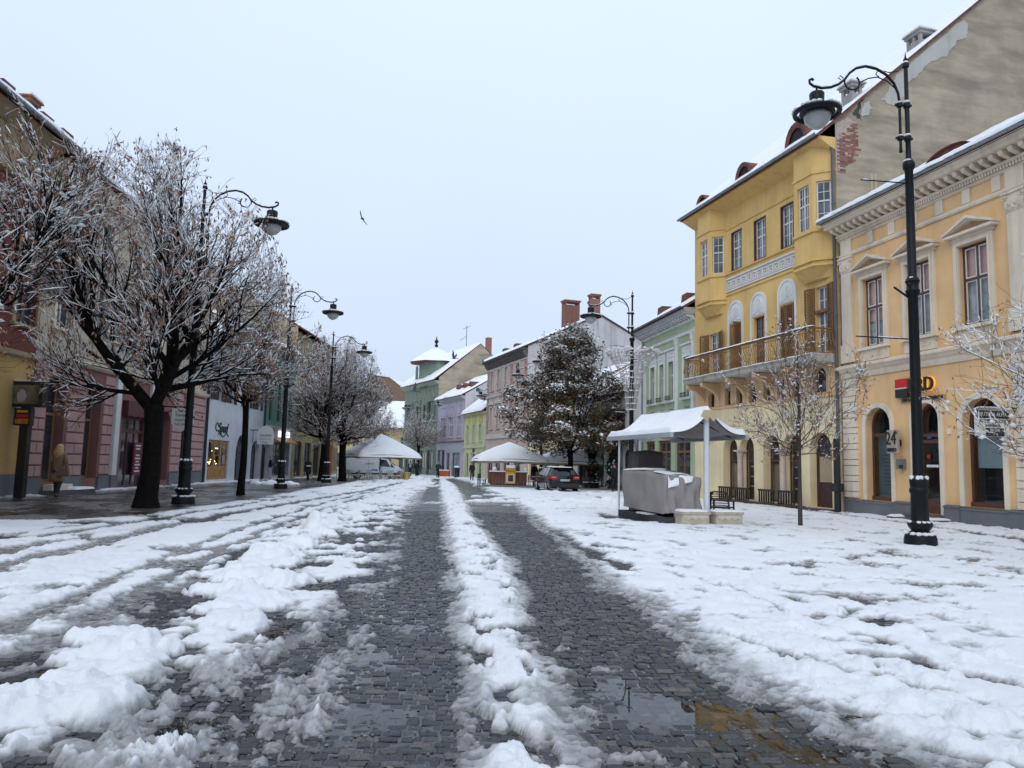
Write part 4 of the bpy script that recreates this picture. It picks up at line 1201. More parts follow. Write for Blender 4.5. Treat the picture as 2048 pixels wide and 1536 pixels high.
text_mesh('letters', 'ATELIER BIJUTERII', 0.13, BLACKP, hs, (7.482, -0.87, 2.97), rr, 0.003, sx=0.85)
text_mesh('letters', 'SI REPARATII', 0.1, BLACKP, hs, (7.482, -0.87, 2.845), rr, 0.003, sx=0.85)
text_mesh('letters', 'BIGHE', 0.12, WH, hs, (7.482, -0.8, 2.715), rr, 0.003)
text_mesh('letters', 'ETAJ', 0.09, WH, hs, (7.482, -0.8, 2.61), rr, 0.003)
snow_slab(hs, (7.38, -1.44, 3.28), (7.38, -0.3, 3.28), (7.52, -0.3, 3.28), (7.52, -1.44, 3.28), 26, 8, 0.09, 12)

# ------------------------------------------------------------------ right side 2: yellow house with oriels and balcony
R2, L2 = house('balcony_house', 'ochre three-storey house with two oriels and a long iron balcony', (9.48, 38.62), (12.366, 28.06))
dep2 = 19.0; ze2 = 14.45; zr2 = ze2 + 0.95 * (dep2 / 2)
G2 = [hole(2.7, 3.92, 0.12, 2.98, 0.6), hole(4.08, 5.25, 0.12, 2.98, 0.58), hole(5.95, 7.12, 0.12, 2.98, 0.58), hole(7.32, 8.5, 0.12, 2.98, 0.58), hole(9.08, 10.38, 0.08, 2.98, 0.65)]
niche = hole(1.1, 2.15, 0.3, 2.9, 0.52)
wall(R2, PALEY, [(0, -0.8), (L2, -0.8), (L2, 4.34), (0, 4.34)], G2 + [niche], reveal=0.5, name='ground_floor_wall')
MB().box(1.0, 2.25, 0.12, 0.14, 0.25, 2.95).build('niche_back', PALEY, R2)
for i, h in enumerate(G2[:4]):
    w = window(R2, h, 0.36, FRAMEB, CLEAR, cols=1, bars=(0.62,), fw=0.08, bw=0.03, name='shop_window')
    MB().box(h['x0'] - 0.02, h['x1'] + 0.02, 0.9, 0.92, 0.0, 3.0).build('room', mat('shop_room', (0.10, 0.085, 0.055), 0.9, var=0.5, vscale=2), w)
    if i in (0, 2): MB().box(h['x0'] + 0.05, h['x1'] - 0.05, 0.5, 0.52, 0.2, 1.75).build('counter_screen', mat('shop_screen', (0.22, 0.17, 0.10), 0.8), w)
    if i in (1, 3):
        sh = MB()
        for zz in (0.7, 1.15, 1.6): sh.box(h['x0'] + 0.08, h['x1'] - 0.08, 0.55, 0.75, zz, zz + 0.04)
        sh.build('shelf', FRAMEW, w)
    # low black rail box in front of each bay
    rb = MB().box(h['x0'] + 0.02, h['x1'] - 0.02, -0.30, -0.24, 0.58, 0.66)
    for k in range(7):
        xx = h['x0'] + 0.06 + (h['x1'] - h['x0'] - 0.16) * k / 6
        rb.box(xx, xx + 0.05, -0.295, -0.245, 0.1, 0.58)
    rb.build('bay_rail', BLACKP, R2)
for cx in (4.0, 7.22):
    co = MB().lathe([(0.20, 0.12), (0.20, 0.2), (0.15, 0.26), (0.135, 0.4), (0.13, 1.3), (0.118, 2.05), (0.15, 2.1), (0.14, 2.14), (0.19, 2.28)], 14, (cx, 0.1, 0.0))
    co.box(cx - 0.22, cx + 0.22, -0.12, 0.32, 2.28, 2.36)
    co.build('column', mat('column_stone', (0.56, 0.46, 0.40), 0.8), R2, autosmooth=True)
MB().box(2.4, 8.8, -0.45, 0.0, -0.5, 0.08).build('threshold', mat('threshold_brown', (0.07, 0.035, 0.03), 0.6), R2)
dh = G2[4]
dr = window(R2, dh, 0.32, DARKWOOD, GLASS, cols=1, bars=(0.72,), fw=0.12, bw=0.05, name='door')
MB().box(dh['x0'] + 0.12, dh['x1'] - 0.12, 0.325, 0.37, 0.1, 1.05).build('lower_panel', DARKWOOD, dr)
MB().box(dh['x0'] + 0.16, dh['x1'] - 0.16, 0.335, 0.36, 1.06, 2.13).build('curtained_panel', mat('door_curtain', (0.40, 0.31, 0.20), 0.8), dr)
MB().box(8.95, 10.5, -0.5, -0.02, -0.4, 0.06).build('step', mat('step_stone', (0.1, 0.1, 0.1)), R2)
moulding(R2, PEACH, 0, L2, [(0.03, 4.34), (0.09, 4.37), (0.09, 4.44), (0.03, 4.47)], 'string_course')
MZ = [hole(1.3, 1.9, 4.5, 5.3, 0.3), hole(2.85, 3.35, 4.5, 5.3), hole(3.85, 4.35, 4.5, 5.3), hole(4.85, 5.45, 4.5, 5.3, 0.3), hole(6.0, 6.5, 4.5, 5.3), hole(7.0, 7.5, 4.5, 5.3), hole(8.0, 8.5, 4.5, 5.3), hole(9.35, 10.15, 4.55, 5.55, 0.4)]
wall(R2, PEACH, [(0, 4.47), (L2, 4.47), (L2, 5.62), (0, 5.62)], MZ, reveal=0.28, name='mezzanine_wall')
for h in MZ:
    window(R2, h, 0.2, FRAMEB, GLASS, cols=1, bars=(), fw=0.05, single=True)
for k, x in enumerate((0.95, 2.35, 4.6, 6.75, 8.95)):      # balcony brackets with arched soffits
    br = MB()
    pts = [(0.0, 5.6), (-0.98, 5.6), (-0.98, 5.42)] + [(-0.95 + 0.93 * math.sin(a), 4.5 + 0.88 * math.cos(a)) for a in [0.12 + (PI / 2 - 0.12) * q / 7 for q in range(8)]] + [(0.0, 4.5)]
    br.prismx(pts, x - 0.09, x + 0.09)
    fixn(br.build('balcony_bracket', PEACH, R2))
sl = MB().prismx([(0.0, 5.62), (-1.02, 5.62), (-1.06, 5.68), (-1.06, 5.80), (-1.12, 5.84), (-1.12, 5.88), (0.0, 5.90)], 0.75, L2 - 0.12)
sl = fixn(sl.build('balcony_slab', plaster('balcony_stone', (0.45, 0.42, 0.37), streak=0.7), R2))
snow_slab(sl, (0.75, -1.14, 5.885), (L2 - 0.12, -1.14, 5.885), (L2 - 0.12, -0.1, 5.91), (0.75, -0.1, 5.91), 90, 14, 0.05, 31, edge=0.05)
RAILW = mat('balcony_iron', (0.27, 0.14, 0.045), rough=0.55, var=0.3, vscale=12)
bal = MB()
zb, zt = 5.9, 6.92
def bal_run(p, q):
    (xa, ya), (xb, yb) = p, q
    Ln = math.hypot(xb - xa, yb - ya); ux, uy = (xb - xa) / Ln, (yb - ya) / Ln
    n = int(Ln / 0.13)
    for i in range(n + 1):
        x, y = xa + ux * Ln * i / n, ya + uy * Ln * i / n
        # bellied baluster with scroll
        bal.tube([(x, y, zb + 0.06), (x, y, zb + 0.22), (x + uy * 0.09, y - ux * 0.09, zb + 0.34), (x + uy * 0.07, y - ux * 0.07, zb + 0.5), (x, y, zb + 0.68), (x, y, zt - 0.16)], 0.017, 4)
        if i < n:
            cx, cy = x + ux * Ln / n / 2, y + uy * Ln / n / 2
            bal.tube([(cx + ux * 0.045 * math.cos(a), cy + uy * 0.045 * math.cos(a), zt - 0.1 + 0.045 * math.sin(a)) for a in [k * PI / 3 for k in range(7)]], 0.009, 4)
c0, c1, c2, c3 = (0.82, 0.0), (0.82, -1.0), (L2 - 0.2, -1.0), (L2 - 0.2, 0.0)
bal_run(c0, c1); bal_run(c1, c2); bal_run(c2, c3)
br_ = MB()
for a, b in ((c0, c1), (c1, c2), (c2, c3)):
    for z, r in ((zb + 0.06, 0.02), (zt - 0.16, 0.018), (zt - 0.03, 0.035)):
        br_.tube([(a[0], a[1], z), (b[0], b[1], z)], r, 6)
rail = br_.build('balcony_rail', RAILW, R2)
bal.build('balusters', RAILW, rail, kind='stuff')
MB().box(0.80, L2 - 0.18, -1.06, -0.94, zt - 0.001, zt + 0.03).build('handrail', mat('handrail_wood', (0.16, 0.09, 0.06), 0.6), rail)
snow_slab(rail, (0.8, -1.06, zt + 0.031), (L2 - 0.18, -1.06, zt + 0.031), (L2 - 0.18, -0.94, zt + 0.031), (0.8, -0.94, zt + 0.031), 100, 7, 0.05, 33, edge=0.04)
# first floor
F1 = [hole(1.45, 2.4, 5.95, 8.15), hole(3.45, 4.28, 5.95, 8.3), hole(5.33, 6.13, 5.95, 8.3), hole(7.4, 8.22, 5.95, 8.45), hole(9.62, 10.3, 6.1, 8.75)]
F2 = [hole(3.53, 4.4, 10.92, 12.78), hole(5.42, 6.32, 10.92, 12.78), hole(7.42, 8.28, 10.92, 12.78)]
wall(R2, OCHRE, [(0, 5.62), (L2, 5.62), (L2, ze2), (0, ze2)], F1 + F2, reveal=0.25, name='upper_wall')
for i, h in enumerate(F1):
    w = window(R2, h, 0.14, FRAMEW if i in (0, 4) else FRAMEB, GLASSB if i != 3 else GLASS, cols=2, bars=(0.62,), fw=0.06, bw=0.03, munt=((0, 3), (1, 2)))
    if i in (0, 4): MB().box(h['x0'] - 0.02, h['x1'] + 0.02, -0.03, 0.13, h['z0'] + (h['z1'] - h['z0']) * 0.6, h['z0'] + (h['z1'] - h['z0']) * 0.645).build('transom_board', SHUT, w)
    if i in (1, 2, 3):
        xc = (h['x0'] + h['x1']) / 2; wd = (h['x1'] - h['x0'])
        fr = hole(h['x0'] - 0.12, h['x1'] + 0.12, 5.95, 9.32 if i < 3 else 9.45, 0.55)
        mb = MB(); o_ = outline(fr, -0.10, zb=0.0); i_ = outline(fr, 0.0)
        ring(mb, o_, i_, -0.06, 0.012)
        mb.build('arch_surround', WHITE, R2)
        tz = h['z1'] + 0.06
        tp = MB().prism([(h['x0'] - 0.115, tz), (h['x1'] + 0.115, tz)] + [p for p in outline(fr, 0.005)[2:] if p[1] > tz], -0.03, 0.008).build('tympanum_field', WHITE, R2)
        fan(tp, xc, tz + 0.05, wd + 0.1, fr['z1'] - tz - 0.16, -0.05, WHITE)
shutter(R2, 1.42, 5.98, 8.15, 0.62, 0.25, SHUT, -1); shutter(R2, 2.43, 5.98, 8.15, 0.5, -0.25, SHUT, 1)
shutter(R2, 3.43, 5.98, 8.3, 0.42, -0.55 - PI * 0, SHUT, 1); shutter(R2, 4.30, 5.98, 8.3, 0.42, 1.75, SHUT, -1)
shutter(R2, 7.38, 5.98, 8.42, 0.43, -0.15, SHUT, 1); shutter(R2, 8.24, 5.98, 8.42, 0.43, 0.1, SHUT, -1)
shutter(R2, 9.58, 6.1, 8.75, 0.5, 0.2, SHUT, -1); shutter(R2, 10.34, 6.1, 8.75, 0.45, -0.2, SHUT, 1)
for h in F2:
    window(R2, h, 0.12, FRAMEW, GLASSB, cols=2, bars=(0.58,), fw=0.07, bw=0.035, munt=((0, 2), (1, 2)))
    ring_ = MB(); ring(ring_, outline(h, -0.02), outline(h, 0.02), -0.012, 0.10); ring_.build('brown_casing', FRAMEB, R2)
moulding(R2, OCHRE, 3.06, 8.6, [(0.02, 10.78), (0.09, 10.81), (0.09, 10.86), (0.02, 10.89)], 'sill_band')
moulding(R2, OCHRE, 3.06, 8.6, [(0.02, 13.0), (0.06, 13.03), (0.06, 13.08), (0.02, 13.1)], 'lintel_band')
moulding(R2, OCHRE, 3.06, 8.6, [(0.02, 9.75), (0.06, 9.78), (0.06, 9.83), (0.02, 9.86)], 'frieze_ledge')
# Greek key frieze
FRW = mat('frieze_white', (0.70, 0.69, 0.66), 0.8, var=0.1)
FRG = plaster('frieze_ground', (0.46, 0.42, 0.36), streak=0.2)
fb = MB().box(3.08, 8.55, -0.025, 0.0, 9.95, 10.62).build('key_frieze', FRG, R2)
MB().box(3.08, 8.55, -0.05, -0.025, 9.95, 10.02).build('frieze_border', FRW, fb); MB().box(3.08, 8.55, -0.05, -0.025, 10.55, 10.62).build('frieze_border', FRW, fb)
x = 3.15
while x < 8.4:
    k = MB()
    for a, b, c, d in ((0, .36, .40, .45), (0, .05, .10, .40), (.31, .36, .17, .40), (.12, .36, .12, .17), (.12, .17, .17, .32), (.17, .25, .27, .32), (.0, .40, .05, .10)):
        k.box(x + a, x + b, -0.05, -0.026, 10.0 + c, 10.0 + d)
    k.build('key_motif', FRW, fb)
    x += 0.42
# oriels
def oriel(name, xa, xb, xc, xd, off=0.6, z0=9.75, z1=ze2 - 0.25):
    plan = [(xa, 0.0), (xb, -off), (xc, -off), (xd, 0.0)]
    root = MB()
    # tapering corbel below
    lo = [(xa + 0.3, 0.0), (xb + 0.2, -off * 0.35), (xc - 0.2, -off * 0.35), (xd - 0.3, 0.0)]
    v = [(p[0], p[1], 9.0) for p in lo] + [(p[0], p[1], 9.45) for p in plan] + [(p[0], p[1], z0 - 0.1) for p in plan]
    root.add(v, [(0, 1, 5, 4), (1, 2, 6, 5), (2, 3, 7, 6), (4, 5, 9, 8), (5, 6, 10, 9), (6, 7, 11, 10), (3, 2, 1, 0)])
    o = root.build('oriel', OCHRE, R2)
    for za, pr in ((9.42, 0.05), (9.62, 0.09), (10.78, 0.07), (13.12, 0.05)):
        pp = [(xa - pr, 0.0), (xb - pr * 0.5, -off - pr), (xc + pr * 0.5, -off - pr), (xd + pr, 0.0)]
        MB().prismz([pp[0], pp[1], pp[2], pp[3]], za, za + 0.09).build('ledge', OCHRE, o)
    faces = [(plan[0], plan[1]), (plan[1], plan[2]), (plan[2], plan[3])]
    for q, (p0, p1) in enumerate(faces):
        e = bpy.data.objects.new('face', None)
        W = math.hypot(p1[0] - p0[0], p1[1] - p0[1])
        rz = math.atan2(p1[1] - p0[1], p1[0] - p0[0])
        hh = hole(W / 2 - (0.36 if q == 1 else 0.27), W / 2 + (0.36 if q == 1 else 0.27), 10.95, 12.8)
        wl_ = wall(o, OCHRE, [(0, z0 - 0.12), (W, z0 - 0.12), (W, z1), (0, z1)], [hh], reveal=0.16, name='oriel_wall')
        wl_.location = (p0[0], p0[1], 0); wl_.rotation_euler = (0, 0, rz)
        wn = window(o, hh, 0.09, FRAMEW, GLASSB, cols=2 if q == 1 else 1, bars=(0.58,), fw=0.06, bw=0.03, munt=((0, 2), (1, 2)) if q != 1 else ((0, 2), (1, 2)), single=True, name='oriel_window')
        wn.location = wl_.location; wn.rotation_euler = wl_.rotation_euler
        bpy.data.objects.remove(e)
    MB().prismz(plan, z1 - 0.01, z1 + 0.05).build('oriel_top', OCHRE, o)
    return o
oriel('oriel', 0.75, 1.35, 2.55, 3.06)
oriel('oriel', 8.6, 9.15, 10.3, 10.88)
sf = MB().prismx([(0.0, 13.95), (-0.72, 14.32), (-0.78, 14.32), (-0.78, 14.42), (0.0, 14.45)], 0.0, L2).build('soffit', OCHRE, R2)
fixn(sf)
gable_roof(R2, 0, L2, ze2 + 0.02, zr2, dep2, 0.85, 41, snow=0.09, endl=0.05, endr=0.1, rag=0.06)
gutter(R2, -0.1, L2 + 0.1, -0.93, ze2 + 0.02, r=0.09)
gw = shell(R2, L2, ze2, zr2, dep2, OCHRE, GABLE, over=0.85)
for (xc, hh, w2) in ((5.0, 0.75, 0.62), (8.9, 0.95, 0.7), (1.2, 0.5, 0.5)):     # arched tile dormers
    d = MB(); y0 = -0.25; zb2 = ze2 + (y0 + 0.85) * 0.95 * 0.9
    n = 10
    for i in range(n):
        a0, a1 = PI * i / n, PI * (i + 1) / n
        xa, xb = xc - w2 * math.cos(a0), xc - w2 * math.cos(a1); za, zbb = zb2 + hh * math.sin(a0), zb2 + hh * math.sin(a1)
        d.add([(xa, y0 - 0.08, za), (xb, y0 - 0.08, zbb), (xb, y0 + 1.2, zbb + 0.02), (xa, y0 + 1.2, za + 0.02)], [(0, 1, 2, 3)])
        s = 0.74
        d.add([(xa, y0 - 0.08, za), (xb, y0 - 0.08, zbb), (xc + (xb - xc) * s, y0 - 0.02, zb2 + (zbb - zb2) * s), (xc + (xa - xc) * s, y0 - 0.02, zb2 + (za - zb2) * s)], [(3, 2, 1, 0)])
    dm = d.build('dormer', TILE, R2)
    MB().prism([(xc + w2 * 0.74 * math.cos(PI * k / 10), zb2 - 0.1 + (0.1 + hh * 0.74 * math.sin(PI * k / 10))) for k in range(11)], y0 + 0.05, y0 + 0.07).build('dormer_opening', DARK, dm)
# weathered gable towards the bank roof: exposed brickwork, bare plaster and old lettering
gr = gw[1]
BR = random.Random(2)
row = 0
for z in np.arange(13.05, 15.35, 0.078):
    w_ = 0.95 * min(1.0, 0.25 + (z - 13.0) * 0.75) if z < 14.2 else 0.95
    x = 0.05 + (0.13 if row % 2 else 0.0) + BR.uniform(0, 0.03)
    while x < w_ + BR.uniform(-0.15, 0.1):
        lb = 0.235 if BR.random() > 0.25 else 0.115
        if z < ze2 + x * 0.95 - 0.1:
            MB().box(L2 - 0.002, L2 + 0.012 + BR.uniform(0, 0.018), x, x + lb, z, z + 0.064).build('brick', BRICK_RED if BR.random() > 0.22 else mat('pale_brick', (0.46, 0.33, 0.27), 0.85, rand=0.2), gr)
        x += lb + 0.014
    row += 1
def gable_patch(y0, z0, pts, m, t=0.02):
    """Ragged sheet of remaining or repaired render on the gable."""
    mb = MB(); n = len(pts)
    rg_ = random.Random(len(pts) + int(z0 * 10)); fine_ = []
    for i in range(n):
        a, b = pts[i], pts[(i + 1) % n]
        for k in range(5):
            t_ = k / 5; fine_.append((y0 + a[0] + (b[0] - a[0]) * t_ + rg_.uniform(-0.06, 0.06), z0 + a[1] + (b[1] - a[1]) * t_ + rg_.uniform(-0.06, 0.06)))
    n = len(fine_)
    mb.add([(L2 + t, p[0], p[1]) for p in fine_] + [(L2 - 0.01, p[0], p[1]) for p in fine_], [tuple(range(n))] + [(i, i + n, (i + 1) % n + n, (i + 1) % n) for i in range(n)])
    return fixn(mb.build('render_patch', m, gr))
PATCHW = plaster('bare_lime_render', (0.50, 0.48, 0.44), streak=0.25)
gable_patch(0, 0, [(1.25, 15.45), (1.55, 15.6), (1.75, 15.9), (1.6, 16.12), (1.3, 15.95)], PATCHW)
gable_patch(0, 0, [(2.2, 16.3), (2.9, 16.2), (3.3, 16.6), (3.35, 17.2), (4.0, 17.6), (4.6, 18.3), (5.5, 18.75), (6.1, 19.5), (6.6, 19.7), (6.75, 20.4), (6.5, 20.55), (4.5, 18.8), (3.0, 17.5)], PATCHW)
gable_patch(0, 0, [(0.03, 13.3), (0.35, 13.15), (0.6, 13.6), (0.85, 14.0), (0.98, 14.6), (1.0, 15.2), (0.6, 15.35), (0.03, 15.0)], mat('lime_mortar', (0.42, 0.34, 0.29), 0.9, var=0.25, vscale=9), 0.006)
gable_patch(0, 0, [(0.85, 15.45), (1.2, 15.35), (1.15, 15.8), (1.35, 16.2), (1.0, 15.85)], mat('soot_stain', (0.06, 0.055, 0.05), 0.9, var=0.4), 0.012)
OLDP = mat('old_lettering', (0.50, 0.42, 0.26), 0.9, var=0.35, vscale=14)
rg2 = (PI / 2, 0, PI / 2)
text_mesh('painted_letters', 'JI', 0.95, OLDP, gr, (L2 + 0.004, 1.75, 12.85), rg2, 0.006, sx=0.8)
text_mesh('painted_letters', '97', 0.7, mat('faded_lettering', (0.33, 0.285, 0.215), 0.9, var=0.2), gr, (L2 + 0.004, 3.3, 13.35), rg2, 0.006, sx=0.8)
PST = plaster('chimney_render', (0.36, 0.35, 0.33), streak=0.4)
chimney(R2, L2 - 0.9, 5.1, ze2, 20.15, 0.75, 0.7, PST, PST, 2)
chimney(R2, L2 - 0.40, 1.15, ze2, 16.95, 0.6, 0.5, PST, PST, 1)
downpipe(R2, L2 - 0.06, -0.10, -0.2, ze2, mat('pipe_grey', (0.13, 0.14, 0.15), 0.5, 0.4))
ub = thing('utility_pipe_box', 'dark cast iron pipe box at the foot of the downpipe between the houses', 'box', R2.location, R2.rotation_euler[2])
MB().tube([(L2 + 0.05, -0.28, -0.1), (L2 + 0.05, -0.28, 2.7)], 0.11, 8).build('pipe', BLACKP, ub, autosmooth=True)
MB().prism([(L2 - 0.14, 0.75), (L2 + 0.24, 0.75), (L2 + 0.24, 1.05), (L2 - 0.14, 1.05)], -0.42, -0.14).build('case', BLACKP, ub)

# ------------------------------------------------------------------ right side 3: green house
def row_windows(root, holes, fm, gm, y=0.14, **kw):
    return [window(root, h, y, fm, gm, **kw) for h in holes]
R3, L3 = house('green_house', 'pale green two-storey house with white pilasters beside the balcony house', (8.15, 46.4), (9.48, 38.62))
W3 = [hole(1.35, 2.1, 5.2, 7.4), hole(2.85, 3.55, 5.2, 7.4), hole(4.25, 4.98, 5.2, 7.4), hole(6.45, 7.2, 5.2, 7.4)]
S3 = [hole(0.5, 2.1, 0.1, 3.0), hole(2.6, 4.6, 0.1, 3.0), hole(5.2, 7.3, 0.1, 3.0)]
wall(R3, MINT, [(0, -0.8), (L3, -0.8), (L3, 9.35), (0, 9.35)], W3 + S3)
shell(R3, L3, 9.8, 13.8, 11, MINT, GABLEW)
row_windows(R3, W3, FRAMEW, GLASS, cols=2, bars=(0.66,))
for h in W3:
    surround(R3, h, 0.17, WHITE, 0.05, sill=0.16)
    MB().box(h['x0'] - 0.2, h['x1'] + 0.2, -0.05, 0.01, 7.58, 8.02).build('lintel_panel', WHITE, R3)
    MB().box(h['x0'] - 0.28, h['x1'] + 0.28, -0.16, 0.01, 8.02, 8.12).build('window_hood', WHITE, R3)
    for zz in (7.66, 7.82): MB().box(h['x0'] - 0.12, h['x1'] + 0.12, -0.075, -0.05, zz, zz + 0.1).build('panel_strip', WHITE, R3)
    fbx = MB().box(h['x0'] - 0.05, h['x1'] + 0.05, -0.24, -0.17, 5.24, 5.27).box(h['x0'] - 0.05, h['x1'] + 0.05, -0.24, -0.22, 5.42, 5.45)
    for k in range(7): fbx.box(h['x0'] + k * 0.12, h['x0'] + k * 0.12 + 0.02, -0.24, -0.22, 5.27, 5.42)
    fbx.build('flower_guard', BLACKP, R3)
    vt = MB().box(h['x0'] + 0.05, h['x1'] - 0.05, -0.02, 0.01, 4.42, 4.72).build('vent', mat('vent_grey', (0.12, 0.14, 0.10), 0.7), R3)
    lv = MB()
    for k in range(5): lv.box(h['x0'] + 0.08, h['x1'] - 0.08, -0.03, -0.02, 4.46 + k * 0.052, 4.48 + k * 0.052)
    lv.build('vent_slats', MINT, vt, kind='stuff')
for xa in (0.28, 5.35, 7.55):
    MB().box(xa, xa + 0.3, -0.09, 0.01, 4.1, 8.2).build('pilaster', WHITE, R3)
    cp = MB().box(xa - 0.06, xa + 0.36, -0.15, 0.01, 8.45, 8.55)
    cp.prism([(xa, 8.2), (xa + 0.3, 8.2), (xa + 0.35, 8.45), (xa - 0.05, 8.45)], -0.12, 0.01)
    cp.build('capital', WHITE, R3)
moulding(R3, WHITE, 0, L3, [(0.04, 8.56), (0.1, 8.6), (0.1, 8.72), (0.16, 8.76), (0.05, 8.80)], 'architrave')
moulding(R3, WHITE, 0, L3, [(0.04, 9.2), (0.1, 9.24), (0.14, 9.3)], 'frieze_moulding')
for x in np.arange(0.1, L3 - 0.2, 0.36): MB().prismx([(-0.1, 9.305), (-0.42, 9.42), (-0.44, 9.5), (0.0, 9.5), (0.0, 9.305)], x, x + 0.16).build('modillion', WHITE, R3)
moulding(R3, mat('grey_cornice', (0.40, 0.41, 0.42), 0.7), -0.05, L3, [(0.0, 9.5), (0.5, 9.502), (0.52, 9.6), (0.62, 9.72), (0.66, 9.84)], 'cornice')
moulding(R3, WHITE, 0, L3, [(0.03, 4.0), (0.1, 4.04), (0.1, 4.12)], 'string_course')
gable_roof(R3, 0, L3, 9.88, 13.8, 11, 0.66, 51, snow=0.13)
gutter(R3, -0.1, L3, -0.74, 9.9)
for xc in (3.0, 6.6):
    MB().prism([(xc - 0.5, 10.3), (xc + 0.5, 10.3), (xc + 0.34, 10.85), (xc - 0.34, 10.85)], -0.05, 1.3).build('dormer', TILE, R3)
for h in S3:
    w = window(R3, h, 0.12, mat('shop_wood', (0.23, 0.10, 0.05), 0.55, var=0.3, vscale=6), GLASS, cols=2, bars=(0.8,), fw=0.14, bw=0.06, name='shop_window')
    MB().box(h['x0'] + 0.15, h['x1'] - 0.15, 0.11, 0.16, h['z0'], h['z0'] + 0.6).build('stall_riser', MATS['shop_wood'], w)
downpipe(R3, 0.08, -0.08, -0.3, 9.9)

# right side 4: low whitewashed houses behind the bronze-leaved tree
R3b, Lb = house('whitewashed_house', 'whitewashed low house with snowy red-edged roof behind the bronze-leaved tree', (5.0, 57.5), (8.15, 46.4))
WB = [hole(0.8, 1.9, 3.6, 5.2), hole(3.0, 4.1, 3.6, 5.2), hole(5.2, 6.3, 3.6, 5.2), hole(7.3, 8.4, 3.6, 5.2)]
SB = [hole(0.6, 2.8, 0.0, 2.6), hole(3.3, 5.5, 0.0, 2.6), hole(6.0, 8.0, 0.0, 2.6), hole(8.7, 9.8, 0.0, 2.6, 0.5)]
wall(R3b, WHITE, [(0, -1), (Lb, -1), (Lb, 8.2), (Lb - 1.9, 8.2), (Lb - 1.9, 6.2), (0, 6.2)], WB + SB)
shell(R3b, Lb, 6.2, 9.6, 10, WHITE, GABLEW)
row_windows(R3b, WB, DARKWOOD, GLASS, cols=2, bars=(0.6,), fw=0.1)
for h in WB:
    for s, xx in ((-1, h['x0'] - 0.02), (1, h['x1'] + 0.02)):
        MB().box(min(xx, xx + s * 0.5), max(xx, xx + s * 0.5), -0.05, -0.005, h['z0'], h['z1']).build('shutter', DARKWOOD, R3b)
row_windows(R3b, SB, mat('shop_green', (0.03, 0.075, 0.06), 0.5), GLASS, cols=3, bars=(0.75,), fw=0.1, name='shop_window')
rf = gable_roof(R3b, 0, Lb - 1.9, 6.3, 9.6, 10, 0.5, 61, snow=0.16, holes=0.33)
MB().prismx([(-0.12, 8.2), (4.9, 10.6), (4.9, 10.75), (-0.12, 8.35)], Lb - 1.92, Lb).build('verge', mat('red_verge', (0.30, 0.05, 0.045), 0.7), R3b)
for k in range(3): MB().prismx([(-0.55, 6.3), (4.9, 9.72), (4.9, 9.86), (-0.55, 6.44)], 1.5 + 2.8 * k, 1.72 + 2.8 * k).build('tile_rib', mat('red_verge', (0.3, 0.05, 0.045)), rf)
R3c, Lc = house('cream_shop_house', 'cream and red shop house half hidden behind the bronze-leaved tree', (1.6, 68.3), (5.0, 57.5))
WC = [hole(1 + 2.5 * k, 2.2 + 2.5 * k, 3.7, 5.6) for k in range(4)]
SC = [hole(0.5 + 2.7 * k, 2.5 + 2.7 * k, 0.0, 2.7) for k in range(4)]
wall(R3c, PALEY, [(0, -1), (Lc, -1), (Lc, 7.0), (0, 7.0)], WC + SC)
shell(R3c, Lc, 7.0, 9.8, 10, PALEY, GABLEW)
row_windows(R3c, WC, FRAMEW, GLASS, cols=2, bars=(0.6,), single=True)
row_windows(R3c, SC, mat('shop_red', (0.22, 0.03, 0.03), 0.5), GLASS, cols=2, bars=(0.8,), fw=0.12, name='shop_window', single=True)
for h in WC: surround(R3c, h, 0.12, WHITE, 0.05, sill=0.12)
gable_roof(R3c, 0, Lc, 7.05, 9.8, 10, 0.5, 63, snow=0.15)

# right side 5: pink house with the tall white gable
R4, L4_ = house('pink_gabled_house', 'pink stucco house with tall bare white gable and brick chimneys', (-2.65, 80.2), (1.4, 68.5))
PINK2 = plaster('pink_stucco', (0.55, 0.42, 0.37), streak=0.25, dirt=(0.3, 0.24, 0.22))
STONEW = plaster('old_white_trim', (0.52, 0.50, 0.47), streak=0.35)
W4 = [hole(1.3, 2.1, 9.0, 11.0), hole(3.6, 4.4, 9.0, 11.0), hole(5.9, 6.7, 9.0, 11.0), hole(9.3, 10.3, 9.0, 11.0)]
V4 = [hole(1.3, 2.1, 5.0, 7.2), hole(3.6, 4.4, 5.0, 7.2), hole(5.9, 6.7, 5.0, 7.2), hole(9.3, 10.3, 5.0, 7.2)]
U4 = [hole(0.8, 2.6, 0.0, 2.9, 0.4), hole(3.3, 5.1, 0.0, 2.9, 0.4), hole(6, 7.8, 0.0, 2.9, 0.4), hole(9, 11, 0.0, 2.9, 0.4)]
wall(R4, PINK2, [(0, -1.2), (L4_, -1.2), (L4_, 11.6), (0, 11.6)], W4 + V4 + U4)
zr4 = 15.9; dep4 = 14.6
g4 = shell(R4, L4_, 12.1, zr4, dep4, PINK2, GABLEW)
for h in W4 + V4:
    window(R4, h, 0.14, FRAMEW, GLASS, cols=2, bars=(0.6,), fw=0.07, single=True)
    surround(R4, h, 0.2, STONEW, 0.07, sill=0.15)
for h in V4:
    xc = (h['x0'] + h['x1']) / 2
    fixn(MB().prism([(xc - 0.8, 7.5), (xc + 0.8, 7.5), (xc, 8.1)], -0.18, 0.01).build('pediment', STONEW, R4))
for h in U4: window(R4, h, 0.14, DARKWOOD, GLASS, cols=2, bars=(0.7,), fw=0.1, name='shop_window')
